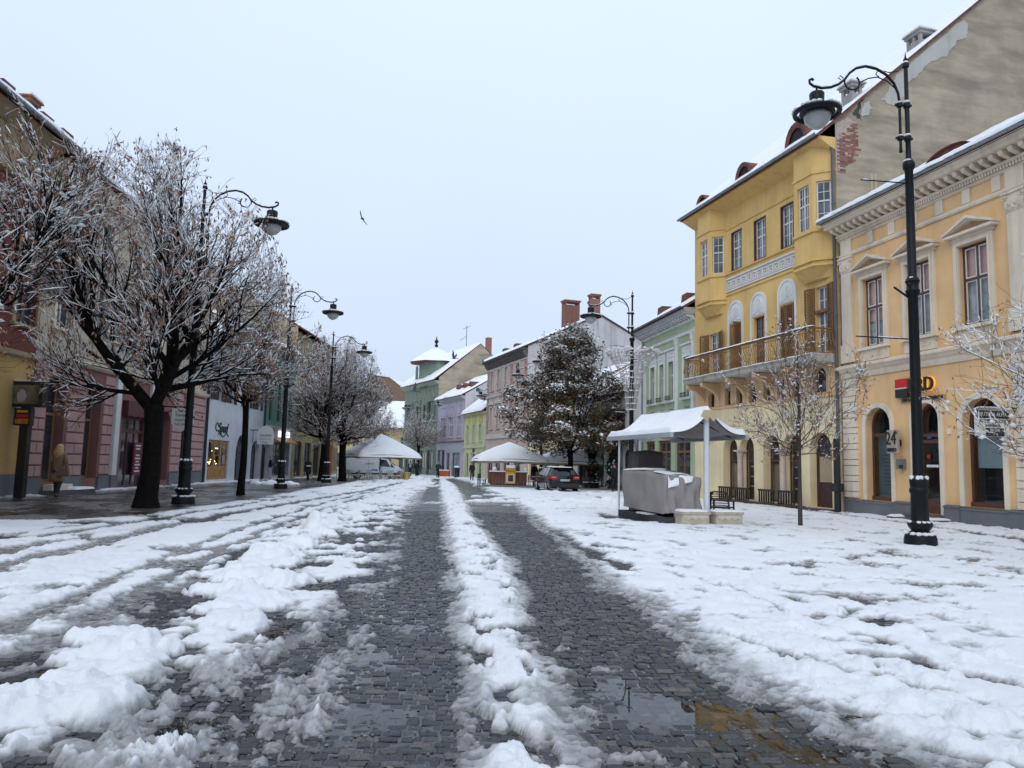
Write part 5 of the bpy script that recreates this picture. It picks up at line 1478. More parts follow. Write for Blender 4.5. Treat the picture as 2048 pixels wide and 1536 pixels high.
for xa in (0.1, 7.6, 11.6):      # quoins
    for k in range(11): MB().box(xa + (0.1 if k % 2 else 0), xa + 0.7 - (0.1 if k % 2 else 0), -0.06, 0.005, 4.6 + k * 0.62, 5.14 + k * 0.62).build('quoin_block', plaster('quoin_pink', (0.40, 0.25, 0.22)), R4)
moulding(R4, STONEW, 0, L4_, [(0.05, 8.2), (0.14, 8.25), (0.14, 8.45), (0.05, 8.5)], 'string_course')
moulding(R4, STONEW, 0, L4_, [(0.05, 3.9), (0.16, 3.95), (0.16, 4.3), (0.05, 4.35)], 'string_course')
moulding(R4, STONEW, -0.1, L4_, [(0.03, 11.1), (0.1, 11.15), (0.1, 11.25)], 'frieze_moulding')
ORN = mat('dark_ornament', (0.13, 0.12, 0.11), 0.8)
for x in np.arange(0.1, L4_ - 0.2, 0.5): MB().prismx([(-0.05, 11.26), (-0.35, 11.6), (-0.5, 11.95), (0, 11.95), (0, 11.26)], x, x + 0.2).build('modillion', ORN, R4)
moulding(R4, ORN, -0.1, L4_, [(0.5, 11.96), (0.6, 12.0), (0.66, 12.12)], 'cornice')
gable_roof(R4, 0, L4_, 12.15, zr4, dep4, 0.7, 65, snow=0.18, endr=0.0, m=mat('dark_tile', (0.07, 0.045, 0.04), 0.8))
MB().prismx([(-0.7, 12.0), (dep4 / 2, zr4 - 0.12), (dep4 + 0.7, 12.0), (dep4 + 0.7, 12.16), (dep4 / 2, zr4 + 0.05), (-0.7, 12.16)], L4_, L4_ + 0.12).build('verge', mat('dark_tile', (0.07, 0.045, 0.04)), R4)
chimney(R4, L4_ - 0.9, 4.6, 13.5, 17.1, 0.9, 1.5, BRICK_RED, BRICK_RED, 2)
chimney(R4, L4_ - 0.7, 7.0, 15.0, 17.9, 0.8, 0.9, BRICK_RED, BRICK_RED, 2)
for xc in (3.5, 7.0): MB().prism([(xc - 0.6, 12.9), (xc + 0.6, 12.9), (xc + 0.4, 13.3), (xc - 0.4, 13.3)], 0.6, 2.4).build('dormer', mat('dark_tile', (0.07, 0.045, 0.04)), R4)

# right side 6, 7, 8: small lime house, lilac house, green corner house
LIME = plaster('lime_plaster', (0.50, 0.535, 0.33), streak=0.2, dirt=(0.25, 0.28, 0.16))
R5, L5_ = house('lime_house', 'small lime green house with yellow window arches and snowy roof', (-5.7, 92.0), (-2.8, 83.2))
W5 = [hole(1.3, 2.3, 3.9, 5.9, 0.4), hole(4.0, 5.0, 3.9, 5.9, 0.4), hole(6.7, 7.7, 3.9, 5.9, 0.4)]
U5 = [hole(1.0, 2.2, -0.3, 2.6), hole(3.4, 5.2, -0.3, 2.6), hole(6.4, 7.8, -0.3, 2.6)]
wall(R5, LIME, [(0, -1.2), (L5_, -1.2), (L5_, 7.2), (0, 7.2)], W5 + U5)
shell(R5, L5_, 7.2, 11.2, 9, LIME, LIME)
row_windows(R5, W5, FRAMEW, GLASSB, cols=2, bars=(0.6,), single=True)
YEL = plaster('yellow_trim', (0.60, 0.47, 0.14), streak=0.1)
for h in W5:
    surround(R5, h, 0.16, LIME, 0.07, sill=0.14)
    xc = (h['x0'] + h['x1']) / 2
    o = hole(xc - 0.75, xc + 0.75, 6.05, 6.75, 0.5); MB().prism(outline(o), -0.08, 0.01).build('lunette', YEL, R5)
row_windows(R5, U5, FRAMEW, GLASS, cols=1, bars=(), fw=0.12, single=True, name='shop_window')
moulding(R5, LIME, 0, L5_, [(0.04, 3.1), (0.14, 3.15), (0.14, 3.3), (0.04, 3.35)], 'string_course')
moulding(R5, LIME, 0, L5_, [(0.05, 6.95), (0.25, 7.05), (0.4, 7.18)], 'cornice')
gable_roof(R5, 0, L5_, 7.25, 11.2, 9, 0.5, 71, snow=0.25)
b5 = MB(); zb5 = 8.8
for i in range(10):
    a0, a1 = PI * i / 10, PI * (i + 1) / 10
    b5.add([(6.0 - 1.3 * math.cos(a0), 0.6, zb5 + 0.6 * math.sin(a0)), (6.0 - 1.3 * math.cos(a1), 0.6, zb5 + 0.6 * math.sin(a1)), (6.0 - 1.3 * math.cos(a1), 2.4, zb5 + 0.6 * math.sin(a1)), (6.0 - 1.3 * math.cos(a0), 2.4, zb5 + 0.6 * math.sin(a0))], [(0, 1, 2, 3)])
d5 = b5.build('eyelid_dormer', TILE, R5)
MB().prism([(6.0 + 1.2 * math.cos(PI * k / 10), zb5 + 0.52 * math.sin(PI * k / 10)) for k in range(11)], 0.7, 0.72).build('dormer_opening', TILE, d5)
text_mesh('letters', '1.30', 0.55, BLACKP, R5, (4.6, -0.06, 2.85), extrude=0.02, bold=0.02)

LILAC = plaster('lilac_plaster', (0.43, 0.40, 0.475), streak=0.2, dirt=(0.24, 0.21, 0.26))
R6, L6_ = house('lilac_house', 'lilac house with tall double windows and a row of little roof vents', (-10.0, 102.0), (-5.7, 92.0))
W6 = [hole(1.6, 3.6, 4.6, 7.2), hole(4.7, 6.7, 4.6, 7.2), hole(8.2, 9.8, 4.6, 7.2)]
U6 = [hole(0.5, 3.6, -0.5, 3.0), hole(4.3, 5.6, -0.5, 2.6), hole(6.5, 9.6, -0.5, 2.6)]
wall(R6, LILAC, [(0, -1.2), (L6_, -1.2), (L6_, 9.6), (0, 9.6)], W6 + U6)
shell(R6, L6_, 9.6, 13.2, 11, LILAC, GABLEW)
row_windows(R6, W6, FRAMEW, GLASSB, cols=4, bars=(0.62,), single=True, fw=0.1)
for h in W6:
    surround(R6, h, 0.18, plaster('lilac_trim', (0.46, 0.41, 0.52)), 0.06, sill=0.15)
    for q in (0, 1): MB().box(h['x0'] + q * (h['x1'] - h['x0']) / 2 + 0.08, h['x0'] + (q + 1) * (h['x1'] - h['x0']) / 2 - 0.08, -0.06, 0.01, 7.5, 8.4).build('lintel_panel', MATS['lilac_trim'], R6)
    MB().box(h['x0'] - 0.1, h['x1'] + 0.1, -0.07, 0.01, 8.5, 8.62).build('window_hood', MATS['lilac_trim'], R6)
for xa in (0.2, 4.0, 7.3, L6_ - 0.5): MB().box(xa, xa + 0.32, -0.07, 0.01, 3.6, 9.1).build('pilaster', MATS['lilac_trim'], R6)
row_windows(R6, U6, mat('grey_shopfront', (0.13, 0.14, 0.16), 0.6), GLASS, cols=2, bars=(0.8,), single=True, name='shop_window', fw=0.14)
MB().box(4.0, L6_, -0.04, 0.005, 2.7, 3.9).build('fascia', mat('fascia_grey', (0.34, 0.36, 0.40), 0.7), R6)
moulding(R6, mat('rust_ledge', (0.22, 0.13, 0.13), 0.7), 0, L6_, [(0.05, 3.95), (0.22, 4.0), (0.22, 4.12)], 'string_course')
moulding(R6, mat('grey_cornice', (0.4, 0.41, 0.42)), -0.1, L6_, [(0.05, 9.1), (0.2, 9.25), (0.45, 9.4), (0.6, 9.62)], 'cornice')
gable_roof(R6, 0, L6_, 9.7, 13.2, 11, 0.6, 73, snow=0.2)
for xc in (5.6, 8.0, 10.3):
    v6 = MB().prism([(xc - 0.4, 10.9), (xc + 0.4, 10.9), (xc, 11.5)], 0.7, 2.2).build('roof_vent', TILE, R6)
    MB().prism([(xc - 0.25, 10.92), (xc + 0.25, 10.92), (xc, 11.3)], 0.68, 0.70).build('vent_opening', DARK, v6)

OLIVE = plaster('olive_green_plaster', (0.18, 0.22, 0.17), streak=0.3, dirt=(0.07, 0.09, 0.06))
OLTRIM = plaster('green_relief', (0.33, 0.38, 0.30), streak=0.2)
R7, L7 = house('turret_house', 'dark green corner house with curved relief and a pointed turret roof', (-16.3, 114.6), (-10.0, 102.0))
W7 = [hole(1.2, 3.4, 7.2, 9.8), hole(5.2, 6.2, 7.4, 9.4), hole(8.2, 9.2, 7.4, 9.4), hole(10.2, 12.4, 7.2, 9.8)]
U7 = [hole(1.0, 3.0, -0.6, 3.0), hole(4.5, 6.0, -0.6, 3.0), hole(7.5, 9.0, -0.6, 3.0), hole(10.5, 12.5, -0.6, 3.0)]
wall(R7, OLIVE, [(0, -1.4), (L7, -1.4), (L7, 12.4), (0, 12.4)], W7 + U7)
g7 = shell(R7, L7, 12.5, 18.2, 12.2, OLIVE, GABLE)
row_windows(R7, W7, mat('green_frames', (0.05, 0.08, 0.06), 0.5), GLASS, cols=2, bars=(0.6,), single=True, fw=0.12)
row_windows(R7, U7, mat('green_frames', (0.05, 0.08, 0.06)), GLASS, cols=2, bars=(0.75,), single=True, fw=0.16, name='shop_window')
for i, h in enumerate(W7):
    if i in (0, 3):
        for s, xx in ((-1, h['x0'] - 0.02), (1, h['x1'] + 0.02)): MB().box(min(xx, xx + s * 0.6), max(xx, xx + s * 0.6), -0.07, -0.005, h['z0'], h['z1']).build('shutter', MATS['green_frames'], R7)
for h in U7:
    for xx in (h['x0'] - 0.4, h['x1'] + 0.15): MB().box(xx, xx + 0.25, -0.12, 0.0, 0.6, 2.6).build('lit_lantern_panel', mat('pale_panel', (0.5, 0.5, 0.46), 0.6), R7)
rl = MB()
for k in range(26):
    xx = 0.6 + k * 0.5
    rl.tube([(xx, -0.04, 5.2 + 0.5 * math.sin(k * 1.9)), (xx + 0.3, -0.07, 5.7 + 0.4 * math.sin(k * 1.1)), (xx + 0.55, -0.04, 5.3 + 0.6 * math.sin(k * 0.7))], 0.12, 5)
for xx in (5.0, 8.9, 10.6, 12.2):
    rl.tube([(xx - 0.35, -0.05, 6.9), (xx, -0.07, 6.2), (xx + 0.35, -0.05, 6.9)], 0.09, 5); rl.tube([(xx - 0.3, -0.05, 10.3), (xx, -0.07, 11.4), (xx + 0.3, -0.05, 10.3)], 0.07, 5)
rl.build('stucco_relief', OLTRIM, R7, kind='stuff')
moulding(R7, OLTRIM, 0, L7, [(0.05, 6.95), (0.2, 7.0), (0.2, 7.12)], 'string_course')
moulding(R7, OLTRIM, -0.2, L7, [(0.05, 12.0), (0.5, 12.3), (0.6, 12.5)], 'cornice')
gable_roof(R7, 0, L7, 12.6, 18.2, 12.2, 0.8, 75, snow=0.25)
TURG = plaster('turret_green', (0.20, 0.275, 0.21), streak=0.2)
tur = MB().prismz([(8.4 + 3.5 * math.cos(PI / 4 * k + PI / 8), 1.6 + 2.2 * math.sin(PI / 4 * k + PI / 8)) for k in range(8)], 12.0, 15.6).build('turret', TURG, R7)
tr = MB().lathe([(3.9, 15.5), (3.2, 15.9), (2.0, 16.7), (0.8, 17.5), (0.12, 18.0)], 8, (8.4, 1.6, 0)).build('turret_roof', TILE, R7)
MB().lathe([(3.92, 15.56), (3.26, 16.02), (2.06, 16.84), (0.84, 17.6), (0.05, 18.0)], 8, (8.4, 1.6, 0), cap=False).build('snow', SNOW, tr)
MB().lathe([(0.1, 17.9), (0.3, 18.2), (0.1, 18.4), (0.35, 18.8), (0.1, 19.1), (0.03, 19.6)], 8, (8.4, 1.6, 0)).build('finial', IRON, tr)
window(tur, hole(5.6, 6.7, 13.0, 15.3, 0.5), -0.46, OLTRIM, GLASS, cols=2, bars=(0.6,), fw=0.15, single=True, name='turret_window')
MB().box(L7 - 0.9, L7 - 0.2, 7.2, 7.9, 16.5, 19.2).build('chimney', BRICK_RED, R7)
MB().tube([(L7 - 5, 6, 18.0), (L7 - 5, 6, 21.5)], 0.04, 5).tube([(L7 - 6.4, 6, 21.2), (L7 - 3.6, 6, 21.2)], 0.03, 4).tube([(L7 - 7.5, 6, 19.6), (L7 - 5, 6, 19.9)], 0.03, 4).build('roof_aerial', IRON, R7)

# end of the street
BROWN = plaster('brown_render', (0.22, 0.15, 0.11), streak=0.4)
B1, LB1 = house('brown_gabled_house', 'tall brown gabled house closing the far end of the street', (-36, 146), (-18, 143))
wall(B1, BROWN, [(0, -2), (LB1, -2), (LB1, 13.5), (12.5, 17.2), (9.5, 17.6), (0, 12)], [], name='gable_wall')
MB().box(0, LB1, 0.05, 12, -2, 12).build('wall', BROWN, B1)
MB().add([(-0.3, -0.25, 12.1), (9.5, -0.25, 17.75), (9.5, 12, 17.75), (-0.3, 12, 12.1), (12.5, -0.25, 17.35), (12.5, 12, 17.35), (LB1 + 0.3, -0.25, 13.5), (LB1 + 0.3, 12, 13.5)], [(0, 1, 2, 3), (1, 4, 5, 2), (4, 6, 7, 5)]).build('roof', SNOW, B1)
B2, LB2 = house('yellow_low_house', 'low yellow house with steep snow roof below the brown gable', (-34, 131), (-16.5, 127))
UB = [hole(1 + 2.9 * k, 2.6 + 2.9 * k, 0.0, 2.6) for k in range(6)]; VB = [hole(1.2 + 2.9 * k, 2.3 + 2.9 * k, 3.6, 5.4) for k in range(6)]
wall(B2, plaster('old_yellow', (0.48, 0.37, 0.20), streak=0.2), [(0, -2), (LB2, -2), (LB2, 6.9), (0, 6.9)], UB + VB)
row_windows(B2, UB, FRAMEW, GLASS, cols=1, bars=(), single=True, name='shop_window'); row_windows(B2, VB, FRAMEW, GLASS, cols=2, bars=(0.6,), single=True)
shell(B2, LB2, 6.9, 11.8, 10, MATS['old_yellow'], GABLE)
gable_roof(B2, 0, LB2, 6.95, 11.8, 10, 0.6, 77, snow=0.25)

# ------------------------------------------------------------------ left side
LOCHRE = plaster('left_ochre', (0.54, 0.35, 0.14), streak=0.2)
LRED = plaster('brick_red_render', (0.20, 0.065, 0.05), streak=0.25)
LBEIGE = plaster('beige_frieze', (0.40, 0.31, 0.20), streak=0.3)
A1, LA1 = house('red_and_ochre_house', 'brick red house with ochre ground floor beyond the box-lit sign post', (-15.0, 9.5), (-16.06, 25.05))
UA = [hole(1.2 + 2.6 * k, 2.4 + 2.6 * k, 5.6, 8.2) for k in range(6)]
SA = [hole(1.0 + 3.0 * k, 2.5 + 3.0 * k, 0.7, 3.4, 0.5) for k in range(4)]
wall(A1, LOCHRE, [(0, -0.6), (LA1, -0.6), (LA1, 4.6), (0, 4.6)], SA, name='ground_floor_wall')
wall(A1, LRED, [(0, 4.6), (LA1, 4.6), (LA1, 10.2), (0, 10.2)], UA, name='upper_wall')
wall(A1, LBEIGE, [(0, 10.2), (LA1, 10.2), (LA1, 11.9), (0, 11.9)], [], y=-0.04, name='frieze')
MB().box(0, LA1, -0.06, 0.0, -0.6, 0.75).build('plinth', PLINTH, A1)
row_windows(A1, UA, FRAMEB, GLASS, cols=2, bars=(0.6,)); row_windows(A1, SA, FRAMEB, GLASS, cols=1, bars=(0.7,), name='shop_window')
for h in UA: surround(A1, h, 0.16, LBEIGE, 0.06, sill=0.14)
moulding(A1, LBEIGE, 0, LA1, [(0.05, 10.1), (0.16, 10.15), (0.16, 10.25)], 'architrave'); moulding(A1, LBEIGE, 0, LA1, [(0.05, 4.5), (0.14, 4.55), (0.14, 4.7)], 'string_course')
moulding(A1, LBEIGE, 0, LA1, [(0.1, 11.6), (0.4, 11.8), (0.55, 11.95)], 'cornice')
shell(A1, LA1, 12, 16.5, 11, LRED, GABLE)
gable_roof(A1, 0, LA1, 12.05, 16.5, 11, 0.7, 81, snow=0.14, endr=0.1)
gutter(A1, 0, LA1 + 0.1, -0.80, 12.0, r=0.1)
chimney(A1, LA1 - 0.3, 0.95, 12, 13.55, 0.55, 0.6, BRICK_RED, BRICK_RED, 2)
for k in range(4): MB().box(LA1 - 0.5, LA1 + 0.2, -0.5 + k * 0.7, 0.1 + k * 0.7, 12.2 + k * 0.55, 12.5 + k * 0.55).build('verge_tile', TILE, A1)

PINKL = plaster('pink_blocks', (0.46, 0.295, 0.275), streak=0.15, dirt=(0.3, 0.17, 0.15))
PINKJ = plaster('pink_joint', (0.25, 0.125, 0.11), streak=0.1)
PINKR = plaster('pink_reveal', (0.34, 0.20, 0.165), streak=0.15)
CREAML = plaster('cream_upper', (0.56, 0.47, 0.36), streak=0.3)
A2, LA2 = house('pink_rusticated_house', 'cream house with pink rusticated ground floor and tall arched shop windows', (-16.06, 25.05), (-17.27, 42.26))
S2 = [hole(0.95, 2.2, 0.42, 4.35, 0.62), hole(3.75, 4.95, 0.5, 4.2, 0.6), hole(6.95, 9.3, 0.0, 3.1), hole(11.0, 12.3, 0.25, 3.6, 0.62), hole(13.9, 15.1, 0.4, 3.6, 0.6)]
wall(A2, PINKJ, [(0, -0.8), (LA2, -0.8), (LA2, 4.75), (0, 4.75)], S2, reveal=0.4, name='ground_floor_wall')
U2 = [hole(1.0 + 2.75 * k, 2.1 + 2.75 * k, 5.9, 8.2) for k in range(6)]; V2 = [hole(1.1 + 2.75 * k, 2.0 + 2.75 * k, 9.0, 10.6) for k in range(6)]
wall(A2, CREAML, [(0, 4.75), (LA2, 4.75), (LA2, 11.6), (0, 11.6)], U2 + V2, name='upper_wall')
row_windows(A2, U2 + V2, FRAMEW, GLASS, cols=2, bars=(0.62,))
for h in U2 + V2: surround(A2, h, 0.16, CREAM, 0.06, sill=0.14)
moulding(A2, CREAM, 0, LA2, [(0.05, 4.7), (0.18, 4.78), (0.24, 4.9), (0.06, 4.95)], 'string_course'); moulding(A2, CREAM, 0, LA2, [(0.06, 11.2), (0.35, 11.4), (0.55, 11.65)], 'cornice')
shell(A2, LA2, 11.7, 16.0, 12, CREAML, GABLE)
gable_roof(A2, 0, LA2, 11.75, 16.0, 12, 0.7, 83, snow=0.16)
gutter(A2, 0, LA2, -0.78, 11.75)
for xa, xb in ((0.04, 0.86), (2.34, 3.62), (5.08, 5.95), (10.05, 10.85), (12.45, 13.75), (15.25, LA2 - 0.05)):   # rusticated piers, block by block
    z = 0.62; k = 0
    while z < 4.55:
        h_ = 0.40
        xs_ = [xa, xb] if k % 2 else [xa, xa + (xb - xa) * (0.5 if xb - xa > 0.6 else 0.35), xb]
        for q in range(len(xs_) - 1):
            a, b = xs_[q] + 0.016, xs_[q + 1] - 0.016
            bb = MB(); ih = 0.02
            bb.add([(a, -0.01, z + 0.02), (b, -0.01, z + 0.02), (b, -0.01, z + h_ - 0.02), (a, -0.01, z + h_ - 0.02), (a + ih, -0.055, z + 0.02 + ih), (b - ih, -0.055, z + 0.02 + ih), (b - ih, -0.055, z + h_ - 0.02 - ih), (a + ih, -0.055, z + h_ - 0.02 - ih)],
                   [(4, 5, 6, 7), (0, 1, 5, 4), (1, 2, 6, 5), (2, 3, 7, 6), (3, 0, 4, 7)])
            bb.build('rusticated_block', PINKL, A2)
        z += h_; k += 1
    MB().box(xa - 0.05, xb + 0.05, -0.08, 0.0, -0.8, 0.6).build('plinth', PLINTH, A2)
for i, h in enumerate(S2):
    if i == 2: continue
    fmw = mat('varnished_wood', (0.30, 0.17, 0.075), 0.45, var=0.25, vscale=6) if i < 2 else DARKWOOD
    w = window(A2, h, 0.34, fmw, GLASS, cols=2 if i == 0 else 1, bars=(0.62,), fw=0.09, bw=0.045, name='shop_window' if i != 0 else 'door')
    arch = hole(h['x0'] - 0.02, h['x1'] + 0.02, h['z0'], h['z1'] + 0.02, h['a'])
for xa in (6.0, 9.55):
    MB().box(xa, xa + 0.42, -0.14, 0.0, 0.6, 4.7).build('white_pilaster', WHITE, A2); MB().box(xa - 0.02, xa + 0.44, -0.16, 0.0, -0.5, 0.6).build('plinth', PLINTH, A2)
MAR = mat('maroon_paint', (0.10, 0.015, 0.022), 0.45, var=0.2)
d2 = window(A2, S2[2], 0.1, MAR, GLASS, cols=3, bars=(0.82,), fw=0.12, bw=0.06, name='shop_door')
MB().box(6.85, 9.4, -0.25, 0.05, 3.1, 3.75).build('fascia', MAR, d2)
mn = MB().box(8.1, 8.9, -0.10, -0.04, 0.55, 2.0).build('menu_board', mat('maroon_board', (0.13, 0.012, 0.03), 0.5), d2)
ml = MB()
for k, wd in enumerate((0.55, 0.42, 0.0, 0.36, 0.5, 0.33, 0.5, 0.3, 0.52)):
    if wd: ml.box(8.5 - wd / 2, 8.5 + wd / 2, -0.105, -0.1, 1.82 - k * 0.14, 1.88 - k * 0.14)
ml.build('menu_lines', WH, mn, kind='stuff')
stp = MB().box(0.8, 3.4, -0.75, -0.09, -0.3, 0.16).build('step', mat('step_stone', (0.1, 0.1, 0.1)), A2)
MB().box(1.0, 2.35, -0.42, -0.09, 0.16, 0.36).build('step', CREAM, A2)
snow_slab(stp, (2.0, -0.76, 0.162), (3.4, -0.76, 0.162), (3.4, -0.1, 0.162), (2.0, -0.1, 0.162), 24, 12, 0.08, 14)
hs2 = thing('shield_sign', 'white shield-shaped shop sign hanging over the arched pink doorway', 'sign', A2.location, A2.rotation_euler[2])
MB().tube([(10.4, 0, 3.75), (10.4, -1.75, 3.75)], 0.03, 6).tube([(10.4, 0, 3.0), (10.4, -0.02, 3.9)], 0.03, 6).tube([(10.4, -0.02, 3.1), (10.4, -0.9, 3.72)], 0.02, 5).build('bracket', IRON, hs2)
MB().add([(10.4 + s, y, z) for s in (-0.03, 0.03) for y, z in ((-0.75, 3.68), (-1.75, 3.68), (-1.75, 2.95), (-1.25, 2.6), (-0.75, 2.95))], [(4, 3, 2, 1, 0), (5, 6, 7, 8, 9)] + [(i, (i + 1) % 5, (i + 1) % 5 + 5, i + 5) for i in range(5)]).build('board', WH, hs2)
rl_ = (PI / 2, 0, -PI / 2 + PI)
for t, z in (('PAPUCI', 3.55), ('CAPARELLI', 3.35), ('MONTERO', 3.12), ('N.B. SHOES', 2.93)):
    text_mesh('letters', t, 0.16, BLACKP, hs2, (10.365, -1.25, z), (PI / 2, 0, -PI / 2), 0.002, sx=0.85)

WHITEL = plaster('whitewash', (0.58, 0.60, 0.64), streak=0.2, dirt=(0.35, 0.35, 0.36))
A3, LA3 = house('white_shop_house', 'white two-storey house with oak shop door and script name above', (-17.27, 42.26), (-17.9, 54.5))
S3_ = [hole(0.95, 4.6, 0.1, 2.42), hole(6.0, 8.6, -0.1, 2.95, 1.2), hole(9.4, 11.4, -0.1, 2.6, 0.8)]
U3_ = [hole(1.2, 2.6, 4.75, 6.6), hole(3.6, 5.0, 4.75, 6.6), hole(7.0, 8.4, 4.75, 6.6), hole(9.6, 11.0, 4.75, 6.6)]
wall(A3, WHITEL, [(0, -0.8), (LA3, -0.8), (LA3, 8.2), (0, 8.2)], S3_ + U3_, reveal=0.35)
row_windows(A3, U3_, DARKWOOD, GLASS, cols=2, bars=(0.6,), fw=0.1)
for h in U3_:
    for s, xx in ((-1, h['x0'] - 0.02), (1, h['x1'] + 0.02)): MB().box(min(xx, xx + s * 0.45), max(xx, xx + s * 0.45), -0.06, -0.005, h['z0'], h['z1']).build('shutter', DARKWOOD, A3)
h = S3_[0]
sd = window(A3, h, 0.08, OAK, CLEAR, cols=3, bars=(0.24,), fw=0.16, bw=0.13, d=0.08, name='shop_door')
for k in range(3): MB().box(h['x0'] + 0.3 + k * 1.14, h['x0'] + 1.15 + k * 1.14, 0.075, 0.16, 0.28, 0.62).build('door_panel', OAK, sd)
MB().box(h['x0'], h['x1'], 0.9, 0.92, 0, 2.5).build('room', mat('warm_room', (0.24, 0.17, 0.10), 0.9, var=0.6, vscale=2.5), sd)
gl = MB(); gg = random.Random(4)
for k in range(16): gl.blob((h['x0'] + 0.4 + gg.random() * 2.9, 0.5, 0.9 + gg.random() * 1.3), 0.035, k, 6, 4)
gl.build('lamp_bulbs', emit_mat('warm_bulb', (1.0, 0.72, 0.32), 6.0), sd, kind='stuff')
for h in S3_[1:]:
    w = window(A3, h, 0.3, DARKWOOD, GLASS, cols=2, bars=(0.6,), fw=0.12, name='door')
text_mesh('letters', 'Spud', 0.85, BLACKP, A3, (3.2, -0.03, 3.15), extrude=0.02, shear=0.35)
MB().tube([(2.4 + 0.17 * k, -0.03, 2.75 + 0.12 * math.sin(k * 0.9)) for k in range(12)], 0.03, 5).tube([(2.15 + 0.25 * math.cos(a), -0.03, 3.2 + 0.25 * math.sin(a)) for a in [k * 0.6 for k in range(10)]], 0.03, 5).build('script_flourish', BLACKP, A3)
shell(A3, LA3, 8.3, 12.0, 11, WHITEL, GABLE)
moulding(A3, WHITEL, 0, LA3, [(0.05, 7.9), (0.3, 8.05), (0.45, 8.25)], 'cornice')
gable_roof(A3, 0, LA3, 8.35, 12.0, 11, 0.6, 85, snow=0.16)
downpipe(A3, 0.15, -0.1, -0.3, 8.3, BLACKP, 0.08); downpipe(A3, LA3 - 0.3, -0.1, -0.3, 8.3, BLACKP, 0.07)
hs3 = thing('gallery_sign', 'arched white shop sign on iron bracket above the dark archway', 'sign', A3.location, A3.rotation_euler[2])
MB().tube([(8.9, 0, 3.3), (8.9, -1.6, 3.3)], 0.03, 6).tube([(8.9, -0.2, 2.4), (8.9, -0.2, 3.3)], 0.02, 5).build('bracket', IRON, hs3)
MB().add([(8.9 + s, y, z) for s in (-0.04, 0.04) for y, z in [(-0.5, 2.35), (-1.6, 2.35)] + [(-1.05 - 0.55 * math.cos(a), 3.1 + 0.5 * math.sin(a)) for a in [PI * k / 8 for k in range(9)]]], [tuple(range(10, -1, -1)), tuple(range(11, 22))] + [(i, (i + 1) % 11, (i + 1) % 11 + 11, i + 11) for i in range(11)]).build('board', WH, hs3)
text_mesh('letters', 'GALERIA', 0.2, BLACKP, hs3, (8.855, -1.05, 2.95), (PI / 2, 0, -PI / 2), 0.002, sx=1.0)
text_mesh('letters', 'MEDICAL', 0.2, mat('sign_gold', (0.5, 0.36, 0.1), 0.5), hs3, (8.855, -1.05, 2.7), (PI / 2, 0, -PI / 2), 0.002, sx=1.0)
text_mesh('letters', 'ETAJ 1', 0.14, BLACKP, hs3, (8.855, -1.05, 2.48), (PI / 2, 0, -PI / 2), 0.002, sx=1.0)

TEAL = plaster('teal_plaster', (0.19, 0.32, 0.27), streak=0.2)
A4, LA4 = house('teal_house', 'sea green house with narrow dark windows above a shuttered shop', (-17.9, 54.5), (-17.6, 60.6))
S4_ = [hole(0.2, 1.5, -0.1, 2.55, 0.6), hole(2.0, 5.6, 0.1, 2.6)]
U4_ = [hole(0.8, 1.4, 4.2, 7.2), hole(2.5, 3.1, 4.2, 7.2), hole(3.9, 4.5, 4.2, 7.2), hole(5.0, 5.5, 4.2, 7.2)]
wall(A4, WHITEL, [(0, -1), (LA4, -1), (LA4, 3.7), (0, 3.7)], S4_, reveal=0.6, name='ground_floor_wall')
wall(A4, TEAL, [(0, 3.7), (LA4, 3.7), (LA4, 9.6), (0, 9.6)], U4_, name='upper_wall')
row_windows(A4, U4_, DARKWOOD, GLASS, cols=1, bars=(0.6,)); row_windows(A4, S4_, DARKWOOD, GLASS, y=0.4, cols=2, bars=(0.75,), name='shop_window')
moulding(A4, WHITEL, 0, LA4, [(0.05, 3.62), (0.15, 3.68), (0.15, 3.82)], 'string_course'); moulding(A4, TEAL, 0, LA4, [(0.05, 9.2), (0.3, 9.4), (0.5, 9.62)], 'cornice')
MB().prismx([(0, 2.95), (-0.6, 2.65), (-0.6, 2.55), (0, 2.7)], 1.9, 5.7).build('shop_canopy', OAK, A4)
MB().box(2.9, 5.2, -0.12, -0.02, 3.05, 3.5).build('lightbox', emit_mat('lightbox_white', (0.9, 0.93, 1.0), 1.3), A4)
shell(A4, LA4, 9.7, 12.6, 11, TEAL, GABLE)
gable_roof(A4, 0, LA4, 9.75, 12.6, 11, 0.6, 87, snow=0.16)
MUST = plaster('mustard_plaster', (0.35, 0.29, 0.17), streak=0.25)
A5, LA5 = house('mustard_house', 'tall mustard house beyond the sea green house with boarded shopfront', (-17.6, 60.6), (-17.5, 73.0))
U5_ = [hole(1.0 + 2.4 * k, 2.0 + 2.4 * k, 4.6, 6.8) for k in range(5)] + [hole(1.0 + 2.4 * k, 2.0 + 2.4 * k, 8.2, 10.2) for k in range(5)]
S5_ = [hole(0.8 + 2.9 * k, 2.8 + 2.9 * k, 0.0, 2.8) for k in range(4)]
wall(A5, MUST, [(0, -1), (LA5, -1), (LA5, 11.8), (0, 11.8)], U5_ + S5_)
row_windows(A5, U5_, FRAMEB, GLASS, cols=2, bars=(0.6,), single=True); row_windows(A5, S5_, DARKWOOD, GLASS, cols=2, bars=(0.75,), single=True, name='shop_window')
MB().box(LA5 - 1.0, LA5 - 0.3, -0.3, 0, -0.5, 3.4).build('orange_pier', plaster('orange_pier', (0.42, 0.10, 0.03)), A5)
shell(A5, LA5, 11.9, 15.5, 11, MUST, LBEIGE)
gable_roof(A5, 0, LA5, 11.95, 15.5, 11, 0.6, 89, snow=0.16)
A6, LA6 = house('beige_far_house', 'beige house at the far end of the tree-lined side', (-17.8, 73.0), (-22.0, 96.0))
